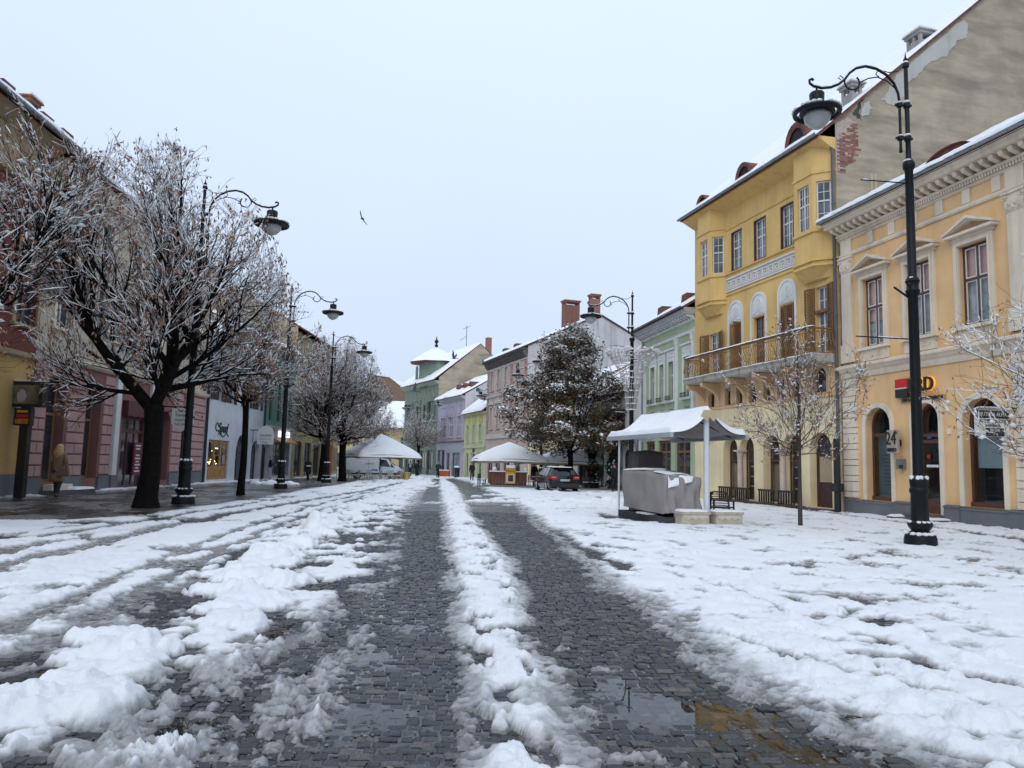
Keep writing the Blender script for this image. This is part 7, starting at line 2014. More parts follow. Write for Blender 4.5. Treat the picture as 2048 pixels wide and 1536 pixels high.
# ------------------------------------------------------------------ covered market stall
CANVAS = mat('grey_canvas', (0.27, 0.245, 0.235), rough=0.85, var=0.12, vscale=3, bump=0.3, bscale=60)
CANVASD = mat('dark_canvas', (0.075, 0.065, 0.07), rough=0.85, var=0.15, vscale=3)
ALU = mat('painted_white_metal', (0.62, 0.64, 0.66), rough=0.4, var=0.08)
K = (5.2, 19.95, 0.0); KR = math.radians(14)
aw = thing('market_awning', 'double-winged grey awning on white post, thick snow on top', 'awning', K, KR)
MB().tube([(0, 0, -0.05), (0, 0, 2.86)], 0.075, 10).build('post', ALU, aw, autosmooth=True)
MB().tube([(-0.25, 4.0, -0.05), (-0.25, 4.0, 2.86)], 0.06, 10).build('post', ALU, aw, autosmooth=True)
MB().tube([(-1.0, 3.6, 0), (-1.0, 3.6, 2.35)], 0.035, 8).build('post', ALU, aw, autosmooth=True)
MB().box(-0.07, 0.07, -0.12, 4.2, 2.84, 2.96).build('ridge_beam', ALU, aw)
def awn(x):            # canvas profile: sags between ridge and valance bar
    t = abs(x) / 1.08
    return 2.97 - 0.58 * t - 0.20 * math.sin(PI * t) * (0.8 if x < 0 else 1.0)
for s, nm in ((-1, 'canvas_wing'), (1, 'canvas_wing')):
    X = np.linspace(0.02, 1.08, 16)[:, None] * s * np.ones((1, 20)); Y = np.linspace(-0.15, 4.25, 20)[None] * np.ones((16, 1))
    Z = np.vectorize(awn)(X) + 0.02 * np.sin(Y * 2.3)
    me, _ = grid_mesh(nm, X, Y, Z); o = bpy.data.objects.new(nm, me); COL.objects.link(o); o.parent = aw; me.materials.append(CANVAS)
    X2 = np.linspace(0.0, 1.12, 26)[:, None] * s * np.ones((1, 44)); Y2 = np.linspace(-0.2, 4.3, 44)[None] * np.ones((26, 1))
    th = 0.11 + 0.09 * fbm(X2 * 1.5, Y2 * 1.5, 4, off=40 + s)
    ed = np.minimum(np.minimum(Y2 + 0.2, 4.3 - Y2), 1.12 - np.abs(X2))
    th = th * np.sqrt(np.clip(ed / 0.09, 0, 1))
    me, _ = grid_mesh('snow', X2, Y2, np.vectorize(awn)(X2) + 0.012 + th); sno = bpy.data.objects.new('snow', me); COL.objects.link(sno); sno.parent = aw; me.materials.append(SNOW)
    bar = MB().box(s * 1.10 - 0.05, s * 1.10 + 0.05, -0.2, 4.3, 2.28, 2.40).build('valance_bar', mat('bar_grey', (0.36, 0.38, 0.40), 0.5), aw)
    fo = MB()
    for yy in (0.6, 3.4): fo.tube([(0, yy, 2.80), (s * 0.55, yy - 0.25, 2.5), (s * 1.06, yy, 2.34)], 0.022, 6)
    fo.build('folding_arm', BLACKP, aw)
fixn(MB().add([(-0.16, -0.2, 3.02), (0.16, -0.2, 3.02), (0.24, -0.2, 2.86), (0.10, -0.2, 2.72), (0, -0.2, 2.84), (-0.10, -0.2, 2.72), (-0.24, -0.2, 2.86), (-0.16, -0.14, 3.02), (0.16, -0.14, 3.02), (0.24, -0.14, 2.86), (0.10, -0.14, 2.72), (0, -0.14, 2.84), (-0.10, -0.14, 2.72), (-0.24, -0.14, 2.86)],
              [(0, 1, 2, 3, 4, 5, 6), (13, 12, 11, 10, 9, 8, 7)] + [(i, (i + 1) % 7, (i + 1) % 7 + 7, i + 7) for i in range(7)]).build('end_plate', mat('cream_plate', (0.55, 0.45, 0.27), 0.6), aw))
def cloth_box(name, label, x0, x1, y0, y1, z0, ztop, m, seed, cat, snowtop=None, lift=0.0):
    """Tarpaulin pulled over furniture: pleated sides, slightly domed top."""
    n = 26; rg_ = random.Random(seed)
    per_ = []
    for (a, b) in (((x0, y0), (x1, y0)), ((x1, y0), (x1, y1)), ((x1, y1), (x0, y1)), ((x0, y1), (x0, y0))):
        for k in range(n): per_.append((a[0] + (b[0] - a[0]) * k / n, a[1] + (b[1] - a[1]) * k / n))
    cx, cy = (x0 + x1) / 2, (y0 + y1) / 2
    N = len(per_); rows_ = 12; V = np.zeros((rows_ + 1, N, 3))
    for i in range(rows_ + 1):
        t = i / rows_
        for k, (px, py) in enumerate(per_):
            w = 0.035 * math.sin(k * 0.9 + 3 * math.sin(t * 2.2 + k * 0.05)) * (1 - t) + 0.03 * math.sin(k * 0.37 + t * 5) + 0.022 * math.sin(k * 0.55 - t * 7) * (1 - t * 0.6)
            fl = 1.0 + 0.05 * (1 - t) + w
            zt = ztop(px, py)
            V[i, k] = (cx + (px - cx) * fl, cy + (py - cy) * fl, z0 + lift * math.sin(k * 0.11) + (zt - z0) * t)
    verts = V.reshape(-1, 3).tolist()
    faces = [(i * N + k, i * N + (k + 1) % N, (i + 1) * N + (k + 1) % N, (i + 1) * N + k) for i in range(rows_) for k in range(N)]
    # top: fan of rings to centre
    base = rows_ * N
    ringn = base
    for j in (0.6, 0.25):
        st = len(verts)
        for k, (px, py) in enumerate(per_):
            verts.append((cx + (px - cx) * j, cy + (py - cy) * j, ztop(cx + (px - cx) * j, cy + (py - cy) * j) + 0.02))
        faces += [(ringn + k, ringn + (k + 1) % N, st + (k + 1) % N, st + k) for k in range(N)]
        ringn = st
    verts.append((cx, cy, ztop(cx, cy) + 0.03)); faces += [(ringn + k, ringn + (k + 1) % N, len(verts) - 1) for k in range(N)]
    t = thing(name, label, cat, K, KR)
    MB().add(verts, faces).build('cover', m, t, smooth=True)
    return t
plat = thing('stall_platform', 'low dark timber platform under the tarpaulin-covered stall counter', 'platform', K, KR)
MB().box(-1.22, 0.0, 0.05, 3.1, -0.1, 0.20).build('deck', mat('deck_dark', (0.035, 0.036, 0.04), 0.6, var=0.3, vscale=9), plat)
MB().box(-1.30, -1.0, 0.9, 1.6, 0.20, 0.24).build('edge_strip', ALU, plat)
c1 = cloth_box('covered_counter', 'long stall counter under grey tarpaulin with snow-dusted lower end', -1.12, -0.12, 0.15, 3.0, 0.30, lambda x, y: 1.42 - 0.02 * y if y > 1.35 else 1.30 + (0.07 * min(1, max(0, (y - 0.9) / 0.45))) - 0.16 * max(0, (x + 0.6)), CANVAS, 5, 'counter', lift=0.03)
snow_slab(c1, (-1.02, 0.14, 1.30), (-0.22, 0.14, 1.22), (-0.22, 1.1, 1.27), (-1.02, 1.1, 1.36), 26, 26, 0.07, 44, edge=0.2)
snow_slab(c1, (-1.04, 0.125, 0.95), (-0.35, 0.125, 1.12), (-0.3, 0.155, 1.27), (-1.03, 0.155, 1.31), 26, 12, 0.03, 46, name='snow_dusting', edge=0.1, holes=0.45)
snow_slab(c1, (-1.12, 1.5, 1.41), (-0.4, 1.5, 1.41), (-0.4, 3.0, 1.38), (-1.12, 3.0, 1.38), 20, 26, 0.05, 45, edge=0.1)
cloth_box('covered_heater', 'dark tarpaulin over a tall thing behind the stall counter', -0.55, 0.25, 3.2, 3.9, 0.1, lambda x, y: 1.98 - 0.12 * abs(x + 0.1), CANVASD, 7, 'cover')
PLM = mat('planter_cream', (0.47, 0.41, 0.33), rough=0.8, var=0.15, vscale=6, streak=0.3)
for i, (xa, xb, lab) in enumerate(((-0.88, -0.1, 'cream stone planter against the stall counter side of the white post'), (0.1, 0.86, 'cream stone planter beside the black chair, away from the counter'))):
    p = thing('stone_planter', lab, 'planter', K, KR, 'planters at the awning post')
    MB().box(xa, xb, -0.32, 0.12, -0.08, 0.30).build('trough', PLM, p)
    MB().box(xa - 0.03, xb + 0.03, -0.35, 0.15, 0.30, 0.37).build('rim', PLM, p)
    wv = MB(); n = 14
    pts = [(xa + 0.04 + (xb - xa - 0.08) * k / n, 0.19 + 0.03 * math.sin(k * 1.6 + i)) for k in range(n + 1)]
    wv.prism(pts + [(xb - 0.04, 0.29), (xa + 0.04, 0.29)], -0.335, -0.319)
    wv.build('wavy_band', mat('planter_band', (0.55, 0.50, 0.42), 0.8), p)
    snow_slab(p, (xa - 0.02, -0.34, 0.371), (xb + 0.02, -0.34, 0.371), (xb + 0.02, 0.14, 0.371), (xa - 0.02, 0.14, 0.371), 20, 12, 0.05, 50 + i)
CHB = mat('black_rattan', (0.03, 0.032, 0.035), rough=0.5, var=0.2)
def armchair(loc, rz, lab):
    t = thing('terrace_armchair', lab, 'chair', loc, rz)
    for sx in (-1, 1):
        MB().tube([(sx * 0.27, -0.25, 0), (sx * 0.27, -0.24, 0.62), (sx * 0.27, 0.0, 0.66), (sx * 0.26, 0.2, 0.62)], 0.028, 6).build('leg', CHB, t)
        MB().tube([(sx * 0.24, 0.30, 0), (sx * 0.25, 0.22, 0.45), (sx * 0.22, 0.34, 0.84)], 0.025, 6).build('leg', CHB, t)
    MB().box(-0.26, 0.26, -0.27, 0.25, 0.41, 0.45).build('seat', CHB, t)
    for k in range(7):
        z = 0.48 + k * 0.06
        MB().tube([(-0.24, 0.20 + k * 0.02, z), (-0.12, 0.29 + k * 0.02, z + 0.02), (0.12, 0.29 + k * 0.02, z + 0.02), (0.24, 0.20 + k * 0.02, z)], 0.014, 5).build('back_slat', CHB, t)
    MB().tube([(-0.27, -0.05, 0.66), (-0.26, 0.22, 0.72), (-0.15, 0.35, 0.86), (0.15, 0.35, 0.86), (0.26, 0.22, 0.72), (0.27, -0.05, 0.66)], 0.024, 6).build('top_rail', CHB, t)
    for k in range(5): MB().box(-0.26, 0.26, 0.24, 0.26, 0.12 + k * 0.055, 0.135 + k * 0.055).build('lower_slat', CHB, t)
    return t
armchair((5.85, 20.85, 0.0), KR + 2.4, 'black slatted armchair behind the cream planters under the awning')
cb = MB().tube([(5.2, 19.95, 2.85), (6.6, 22.5, 2.72), (8.4, 26, 2.78), (10.9, 31.2, 3.15)], 0.012, 5).build('cable', BLACKP)
tag(cb, 'thin black cable strung from the awning post to the balcony house', 'cable')
tb = thing('street_plaque', 'small grey notice plate on a post behind the awning', 'sign', (4.55, 27.0, gz(27)), 0.2)
MB().tube([(0, 0, 0), (0, 0, 2.9)], 0.04, 8).build('post', ALU, tb); MB().box(-0.1, 0.52, -0.06, -0.03, 2.42, 2.86).build('plate', mat('plate_slate', (0.22, 0.24, 0.27), 0.5), tb)
tl = MB()
for k in range(3): tl.box(-0.05, 0.45, -0.065, -0.06, 2.5 + k * 0.11, 2.54 + k * 0.11)
tl.build('text_lines', WH, tb, kind='stuff')

# ------------------------------------------------------------------ parasols with snow
PAR = mat('parasol_canvas', (0.33, 0.26, 0.17), rough=0.85, var=0.12)
def parasol(loc, rz, half, ze, za, lab, seed, scal=0.05):
    t = thing('parasol', lab, 'parasol', loc, rz, 'snow-covered terrace parasols')
    MB().tube([(0, 0, -0.1), (0, 0, za - 0.1)], 0.05, 8).build('pole', BLACKP, t)
    n = 40; pts = []
    for k in range(n):
        a = 2 * PI * k / n
        r = half / max(abs(math.cos(a)), abs(math.sin(a)))
        pts.append((r * math.cos(a), r * math.sin(a), ze - 0.10 * (max(abs(math.cos(a)), abs(math.sin(a))) - 0.72) * -1.6 - 0.12 * (r / half - 1)))
    rings = [0.12, 0.4, 0.7, 1.0]
    def surf(j, k, dz): 
        p = pts[k]; s = rings[j]
        sag = 0.05 * math.sin(PI * s)
        return (p[0] * s, p[1] * s, za + (p[2] - za) * s + sag + dz)
    V = [surf(j, k, 0) for j in range(4) for k in range(n)]
    F = [(j * n + k, j * n + (k + 1) % n, (j + 1) * n + (k + 1) % n, (j + 1) * n + k) for j in range(3) for k in range(n)] + [tuple(range(n - 1, -1, -1))]
    c = MB().add(V, F).build('canopy', PAR, t)
    VV = [surf(3, k, 0) for k in range(n)] + [(p[0] * 1.003, p[1] * 1.003, surf(3, k, 0)[2] - 0.22 - scal * abs(math.sin(k * 1.1))) for k, p in enumerate(pts)]
    MB().add(VV, [(k, (k + 1) % n, (k + 1) % n + n, k + n) for k in range(n)]).build('valance', PAR, c)
    rs_ = np.random.RandomState(seed); rr_ = np.linspace(0, 1.03, 16)
    A = np.linspace(0, 2 * PI, 81); V = np.zeros((16, 81, 3))
    for i, s in enumerate(rr_):
        for k in range(81):
            a = A[k]; r = half / max(abs(math.cos(a)), abs(math.sin(a)))
            x, y = r * math.cos(a) * s, r * math.sin(a) * s
            z = za + (ze - 0.05 - za) * s + 0.05 * math.sin(PI * min(s, 1))
            th = (0.20 + 0.08 * (rs_.rand() - 0.5) * 0.2) * math.sqrt(max(0.0, min(1.0, (1.03 - s) / 0.10)))
            V[i, k] = (x, y, z + th - (0.06 if i == 15 else 0))
    V[:, -1] = V[:, 0]
    nz_ = fbm(V[..., 0] * 1.2 + seed, V[..., 1] * 1.2, 3); V[..., 2] += 0.10 * (nz_ - 0.5)
    me, _ = grid_mesh('snow', V[..., 0], V[..., 1], V[..., 2]); o = bpy.data.objects.new('snow', me); COL.objects.link(o); o.parent = c; me.materials.append(SNOW)
    for k in range(4):
        a = PI / 4 + k * PI / 2; r = half * 1.35
        MB().tube([(0.05 * math.cos(a), 0.05 * math.sin(a), za - 0.25), (r * math.cos(a), r * math.sin(a), ze - 0.1)], 0.02, 5).build('rib', ALU, t)
    MB().box(-0.4, 0.4, -0.4, 0.4, -0.1, 0.08).build('foot', PLINTH, t)
    return t
parasol((-10.45, 60.7, gz(60)), 0.5, 2.5, 2.05, 3.6, 'large snow-covered parasol over the pale terrace chairs', 1)
parasol((-0.1, 54.0, gz(54)), 0.15, 2.4, 1.9, 2.95, 'snow-covered parasol over the brown wooden bar', 2, 0.08)
parasol((4.2, 54.6, gz(54)), 0.2, 2.2, 1.85, 2.8, 'snow-covered parasol behind the parked car', 3, 0.08)

CHW = mat('pale_chair_wood', (0.42, 0.40, 0.37), rough=0.6, var=0.2, vscale=8)
def make_chair(m):
    t = thing('terrace_chair', '', 'chair')
    for sx in (-1, 1):
        MB().box(sx * 0.2 - 0.02, sx * 0.2 + 0.02, -0.21, -0.17, 0, 0.45).build('leg', m, t)
        MB().box(sx * 0.2 - 0.02, sx * 0.2 + 0.02, 0.17, 0.21, 0, 0.88).build('leg', m, t)
    MB().box(-0.23, 0.23, -0.23, 0.16, 0.452, 0.485).build('seat', m, t)
    for z in (0.58, 0.68, 0.78): MB().box(-0.18, 0.18, 0.18, 0.2, z, z + 0.06).build('back_slat', m, t)
    MB().box(-0.2, 0.2, -0.2, 0.14, 0.486, 0.52).build('snow', SNOW, t)
    return t
def make_table(m):
    t = thing('terrace_table', '', 'table')
    MB().box(-0.4, 0.4, -0.4, 0.4, 0.71, 0.75).build('table_top', m, t)
    MB().tube([(0, 0, 0.02), (0, 0, 0.71)], 0.035, 8).build('leg', m, t); MB().box(-0.25, 0.25, -0.25, 0.25, 0, 0.03).build('foot', m, t)
    MB().box(-0.38, 0.38, -0.38, 0.38, 0.751, 0.80).build('snow', SNOW, t)
    return t
ch0 = make_chair(CHW); tb0 = make_table(CHW)
tabs = [(-12.6, 59.0, 'beside the crossing tree trunks'), (-10.9, 58.8, 'below the middle of the large parasol'), (-9.3, 59.3, 'beside the yellow boxes')]
kk = 0
for i, (tx, ty, wh) in enumerate(tabs):
    z = gz(ty)
    lab = 'pale terrace table ' + wh
    if i == 0: tb0.location = (tx, ty, z); tb0['label'] = lab; tb0['group'] = 'tables under the large parasol'
    else: copy_thing(tb0, lab, (tx, ty, z), 0.2, 'tables under the large parasol')
    for j, (dx, dy, rz) in enumerate(((-0.62, -0.15, 1.4), (0.62, 0.1, -1.7), (0.1, -0.65, 3.0), (-0.1, 0.65, 0.2))):
        lab = 'pale slatted terrace chair ' + ('before' if j == 2 else 'behind' if j == 3 else 'tree side of' if j == 0 else 'road side of') + ' the table ' + wh
        if kk == 0: ch0.location = (tx + dx, ty + dy, z); ch0.rotation_euler = (0, 0, rz); ch0['label'] = lab; ch0['group'] = 'chairs under the large parasol'
        else: copy_thing(ch0, lab, (tx + dx, ty + dy, z), rz, 'chairs under the large parasol')
        kk += 1
YB = mat('yellow_paint', (0.62, 0.36, 0.02), rough=0.5, var=0.12)
for i, (x, y, lab) in enumerate(((-8.85, 61.2, 'yellow box planter, snow heaped on it, nearer the chairs'), (-8.25, 60.6, 'yellow box planter nearer the wheel tracks'))):
    t = thing('yellow_planter', lab, 'planter', (x, y, gz(y)), 0.2, 'yellow boxes by the terrace')
    MB().box(-0.26, 0.26, -0.2, 0.2, 0, 0.62).build('box', YB, t); MB().box(-0.29, 0.29, -0.23, 0.23, 0.62, 0.68).build('rim', YB, t)
    MB().blob((0, 0, 0.70), (0.3, 0.24, 0.14 if i == 0 else 0.06), i, 12, 8, rough=0.1).build('snow', SNOW, t, smooth=True)
    MB().box(-0.05, 0.05, -0.206, -0.2, 0.1, 0.6).build('white_stripe', FRAMEW, t)

# wooden bar, notice board, dark chairs by the parked car
WOODR = mat('reddish_bar_wood', (0.12, 0.04, 0.022), rough=0.5, var=0.3, vscale=6)
bar = thing('wooden_bar', 'reddish brown wooden terrace bar with snow balls on its corners', 'bar', (-0.1, 51.6, gz(51)), 0.1)
for k in range(12): MB().box(-1.25 + k * 0.21, -1.05 + k * 0.21, -0.06, 0.0, 0.05, 0.98).build('plank', WOODR, bar)
MB().box(-1.3, 1.32, -0.12, 0.3, 0.98, 1.03).build('counter', WOODR, bar)
MB().box(-1.28, -1.2, -0.02, 1.6, 0.05, 0.98).build('side_board', WOODR, bar)
MB().box(-1.3, 1.32, -0.12, 0.3, 1.031, 1.10).build('snow', SNOW, bar)
for x in (-0.95, 1.2): MB().blob((x, 0.05, 1.22), 0.16, 3, 12, 8, rough=0.05).build('snow_ball', SNOW, bar, smooth=True)
nb = thing('menu_stand', 'yellow framed picture board with snow on top before the bar', 'sign', (0.05, 51.2, gz(51)), 0.1)
MB().box(-0.34, 0.34, -0.04, 0.04, 0.25, 1.3).build('frame', YB, nb); MB().box(-0.27, 0.27, -0.05, -0.041, 0.32, 0.9).build('poster', mat('poster_white', (0.6, 0.58, 0.52), 0.6), nb)
MB().box(-0.16, 0.18, -0.056, -0.051, 0.4, 0.82).build('picture', mat('poster_picture', (0.06, 0.03, 0.02), 0.6, var=0.9, vscale=9), nb)
text_mesh('letters', 'Meniu', 0.26, BLACKP, nb, (0, -0.046, 1.1), extrude=0.002)
MB().box(-0.3, 0.3, -0.12, 0.14, 1.301, 1.50).build('snow', SNOW, nb)
ch1 = make_chair(BLACKP); tb1 = make_table(BLACKP)
tb1.location = (1.9, 51.3, gz(51)); tb1['label'] = 'dark terrace table between the bar and the car'
spots_ = [(-1.9, 51.8, 1.2, 'dark chair at the wheel track end of the bar'), (-1.9, 50.9, 1.9, 'dark chair with seat to the road at the end of the bar'), (1.5, 50.6, 2.8, 'dark chair before the table beside the car'), (2.4, 51.9, 0.2, 'dark chair behind the table beside the car'),
          (5.0, 49.6, 2.9, 'dark chair beside the bronze-leaved trunk'), (5.6, 49.9, 2.2, 'dark chair beyond the car on the terrace edge'), (5.3, 50.9, 0.3, 'dark chair tucked under the parasol behind the car')]
for i, (x, y, rz, lab) in enumerate(spots_):
    if i == 0: ch1.location = (x, y, gz(y)); ch1.rotation_euler = (0, 0, rz); ch1['label'] = lab; ch1['group'] = 'dark terrace chairs'
    else: copy_thing(ch1, lab, (x, y, gz(y)), rz, 'dark terrace chairs')
kb = MB().prismx([(0, -0.2), (0, 0.13), (0.02, 0.15), (0.28, 0.15), (0.3, 0.13), (0.3, -0.2)], 0, 9.5).build('kerb', PLINTH)
kb.location = (-1.6, 50.4, gz(49)); kb.rotation_euler = (0, 0, -0.27); tag(kb, 'grey stone kerb edging the terrace behind the car', 'kerb', kind='structure')

# ------------------------------------------------------------------ loft helper for vehicles
def loft(mb, secs, closed=True, caps=True):
    m = len(secs); n = len(secs[0]); b = [p for s in secs for p in s]
    f = [(i * n + k, i * n + (k + 1) % n, (i + 1) * n + (k + 1) % n, (i + 1) * n + k) for i in range(m - 1) for k in range(n if closed else n - 1)]
    if caps: f += [tuple(range(n - 1, -1, -1)), tuple(range((m - 1) * n, m * n))]
    return mb.add(b, f)
TYRE = mat('tyre_rubber', (0.015, 0.015, 0.016), rough=0.8, var=0.2)
RIM = mat('alloy', (0.45, 0.46, 0.48), rough=0.3, metal=0.8, var=0.1)
def wheel(parent, x, y, r, w, s):
    o = MB()
    prof = [(r * 0.66, -w / 2), (r * 0.95, -w / 2), (r, -w / 2 + 0.03), (r, w / 2 - 0.03), (r * 0.95, w / 2), (r * 0.66, w / 2)]
    n = 20; V = []
    for (rr, ww) in prof:
        for k in range(n):
            a = 2 * PI * k / n; V.append((x + ww, y + rr * math.cos(a), r + rr * math.sin(a)))
    F = [(i * n + k, i * n + (k + 1) % n, (i + 1) * n + (k + 1) % n, (i + 1) * n + k) for i in range(5) for k in range(n)]
    wo2 = fixn(o.add(V, F).build('wheel', TYRE, parent, smooth=True))
    rm = MB(); xx = x + s * w * 0.38
    for k in range(5):
        a = 2 * PI * k / 5
        rm.tube([(xx, y, r), (xx, y + r * 0.64 * math.cos(a), r + r * 0.64 * math.sin(a))], r * 0.10, 5)
    rm.tube([(xx - s * 0.02, y, r), (xx + s * 0.01, y, r)], r * 0.2, 8)
    rm.tube([(xx - s * 0.06, y, r), (xx - s * 0.05, y, r)], r * 0.66, 14)
    rm.build('rim', RIM, wo2)
    return wo2
# parked dark estate car, tail towards the viewer (local +y is its nose)
CARP = mat('dark_blue_car_paint', (0.004, 0.006, 0.009), rough=0.14, var=0.15, vscale=2, spec=0.6)
CARG = glass_mat('car_glass', (0.012, 0.014, 0.016), rough=0.05, var=0.2)
TAIL = mat('tail_lamp_red', (0.42, 0.01, 0.012), rough=0.2, var=0.15, vscale=12)
car = thing('parked_car', 'dark blue estate car parked tail-on before the terrace bar', 'car', (2.75, 45.0, gz(45) + 0.0), math.radians(10))
def sec(y, w, zb, zw, zr, wr):
    """Cross-section of the body: sill, shoulder at waist zw, roof zr with half width wr."""
    return [(-w * 0.93, y, zb), (w * 0.93, y, zb), (w, y, zb + 0.16), (w, y, zw - 0.12), (w * 0.985, y, zw), (wr + 0.05, y, zr - 0.10), (wr - 0.04, y, zr - 0.02), (0, y, zr), (-wr + 0.04, y, zr - 0.02), (-wr - 0.05, y, zr - 0.10), (-w * 0.985, y, zw), (-w, y, zw - 0.12), (-w, y, zb + 0.16)]
body = loft(MB(), [sec(-2.26, 0.76, 0.34, 0.80, 0.86, 0.66), sec(-2.20, 0.85, 0.28, 0.90, 0.98, 0.72), sec(-2.10, 0.89, 0.24, 0.94, 1.06, 0.70), sec(-1.95, 0.90, 0.22, 0.95, 1.28, 0.62), sec(-1.72, 0.905, 0.22, 0.95, 1.42, 0.60), sec(-0.9, 0.91, 0.22, 0.94, 1.46, 0.62), sec(0.1, 0.91, 0.22, 0.93, 1.44, 0.60),
                   sec(0.7, 0.905, 0.22, 0.92, 1.28, 0.60), sec(1.2, 0.90, 0.22, 0.92, 0.99, 0.68), sec(1.9, 0.88, 0.24, 0.82, 0.86, 0.70), sec(2.2, 0.78, 0.28, 0.68, 0.72, 0.6)])
cb_ = fixn(body.build('body', CARP, car, autosmooth=True))
for sx in (-1, 1):
    for (ya, yb) in ((-1.62, -0.95), (-0.88, 0.02), (0.08, 0.85)):
        zt = 1.36
        MB().add([(sx * 0.906, ya, 0.965), (sx * 0.905, yb, 0.955), (sx * 0.685, yb if yb < 0.5 else yb - 0.35, zt - (0 if yb < 0.5 else 0.06)), (sx * 0.69, ya + (0.1 if ya < -1.5 else 0), zt)], [(0, 1, 2, 3)]).build('side_window', CARG, car)
    for y in (-1.38, 1.32): wheel(car, sx * 0.82, y, 0.32, 0.2, sx)
    tlp = fixn(loft(MB(), [[(sx * 0.46, -2.20, 0.76), (sx * 0.46, -2.30, 0.76), (sx * 0.46, -2.28, 0.93), (sx * 0.46, -2.18, 0.93)], [(sx * 0.80, -2.16, 0.74), (sx * 0.82, -2.275, 0.75), (sx * 0.80, -2.25, 0.955), (sx * 0.78, -2.14, 0.955)], [(sx * 0.86, -1.98, 0.80), (sx * 0.925, -2.06, 0.80), (sx * 0.915, -2.02, 0.95), (sx * 0.86, -1.98, 0.95)]]).build('tail_light', TAIL, car))
    MB().box(min(sx * 0.56, sx * 0.78), max(sx * 0.56, sx * 0.78), -2.315, -2.24, 0.855, 0.895).build('clear_strip', mat('lamp_clear', (0.5, 0.42, 0.42), 0.3), tlp)
    MB().blob((sx * 1.0, 0.62, 1.0), (0.11, 0.06, 0.08), 1, 10, 6, rough=0).build('mirror', CARP, car, smooth=True)
MB().add([(-0.64, -2.12, 1.02), (0.64, -2.12, 1.02), (0.57, -1.90, 1.34), (-0.57, -1.90, 1.34)], [(0, 1, 2, 3)]).build('rear_window', CARG, car)
MB().box(-0.58, 0.58, -2.0, -1.72, 1.40, 1.435).build('roof_spoiler', CARP, car)
pt_ = MB().box(-0.27, 0.27, -2.285, -2.262, 0.66, 0.77).build('number_plate', mat('plate_white', (0.62, 0.62, 0.6), 0.5), car)
text_mesh('plate_letters', 'SB 06 NMR', 0.10, BLACKP, pt_, (0.02, -2.288, 0.715), extrude=0.001, sx=1.05)
MB().lathe([(0.05, 0), (0.05, 0.012)], 14).build('badge', RIM, car).location = (0, -2.25, 0.87)
bmp = fixn(loft(MB(), [[(-0.84, -2.2, 0.30), (-0.84, -2.34, 0.32), (-0.80, -2.36, 0.56), (-0.84, -2.2, 0.62)], [(0.84, -2.2, 0.30), (0.84, -2.34, 0.32), (0.80, -2.36, 0.56), (0.84, -2.2, 0.62)]]).build('rear_bumper', CARP, car))
MB().tube([(-0.42, -2.38, 0.27), (-0.42, -2.2, 0.27)], 0.04, 8).build('exhaust', RIM, car)
snow_slab(car, (-0.60, -1.75, 1.425), (0.60, -1.75, 1.425), (0.58, 0.0, 1.445), (-0.58, 0.0, 1.445), 22, 22, 0.045, 60, holes=0.5, edge=0.15)

# white van behind the parasol (local +y is its nose)
VANW = mat('van_white', (0.62, 0.65, 0.68), rough=0.25, var=0.06, spec=0.5)
van = thing('delivery_van', 'white delivery van parked behind the large parasol', 'van', (-12.3, 68.5, gz(68)), math.radians(-72))
def vsec(y, w, zb, zw, zr, wr): return [(-w, y, zb), (w, y, zb), (w, y, zw), (wr, y, zr - 0.08), (wr - 0.1, y, zr), (-wr + 0.1, y, zr), (-wr, y, zr - 0.08), (-w, y, zw)]
fixn(loft(MB(), [vsec(-2.6, 0.92, 0.32, 1.1, 1.90, 0.84), vsec(-2.5, 0.96, 0.26, 1.1, 1.97, 0.86), vsec(-0.8, 0.96, 0.26, 1.1, 2.0, 0.86), vsec(0.7, 0.96, 0.26, 1.1, 1.97, 0.84), vsec(1.15, 0.95, 0.26, 1.1, 1.75, 0.80), vsec(1.75, 0.94, 0.26, 1.02, 1.25, 0.76), vsec(2.3, 0.90, 0.28, 0.88, 1.02, 0.72), vsec(2.58, 0.78, 0.34, 0.72, 0.78, 0.6)]).build('body', VANW, van, autosmooth=True))
for sx in (-1, 1):
    MB().add([(sx * 0.963, 0.35, 1.15), (sx * 0.958, 1.3, 1.12), (sx * 0.86, 0.95, 1.72), (sx * 0.875, 0.35, 1.78)], [(0, 1, 2, 3)]).build('side_window', CARG, van)
    MB().add([(sx * 0.955, 1.36, 1.12), (sx * 0.95, 1.7, 1.06), (sx * 0.87, 1.3, 1.5)], [(0, 1, 2)]).build('quarter_window', CARG, van)
    for y in (-1.55, 1.62): wheel(van, sx * 0.86, y, 0.33, 0.22, sx)
    MB().box(sx * 0.97 - 0.006, sx * 0.97 + 0.006, -2.45, 2.0, 0.42, 0.55).build('side_strip', BLACKP, van)
    MB().add([(sx * 0.86, 2.42, 0.82), (sx * 0.91, 2.1, 0.92), (sx * 0.90, 2.2, 1.0), (sx * 0.74, 2.45, 0.94)], [(0, 1, 2, 3)]).build('headlight', GLOBE, van)
    for y in (-0.65, 0.3): MB().box(sx * 0.967 - 0.002, sx * 0.967 + 0.002, y, y + 0.015, 0.4, 1.85).build('door_seam', DARK, van)
    MB().box(sx * 0.972 - 0.012, sx * 0.972 + 0.012, 0.38, 0.55, 1.0, 1.05).build('handle', BLACKP, van)
MB().box(0.963, 0.968, -0.35, 0.15, 0.72, 0.9).build('blue_mark', mat('blue_print2', (0.05, 0.16, 0.42), 0.5), van)
text_mesh('letters', 'RTS', 0.16, WH, van, (0.97, -0.1, 0.81), (PI / 2, 0, PI / 2), 0.002)
text_mesh('letters', 'transport', 0.2, BLACKP, van, (0.97, -0.55, 1.38), (PI / 2, 0, PI / 2), 0.002)
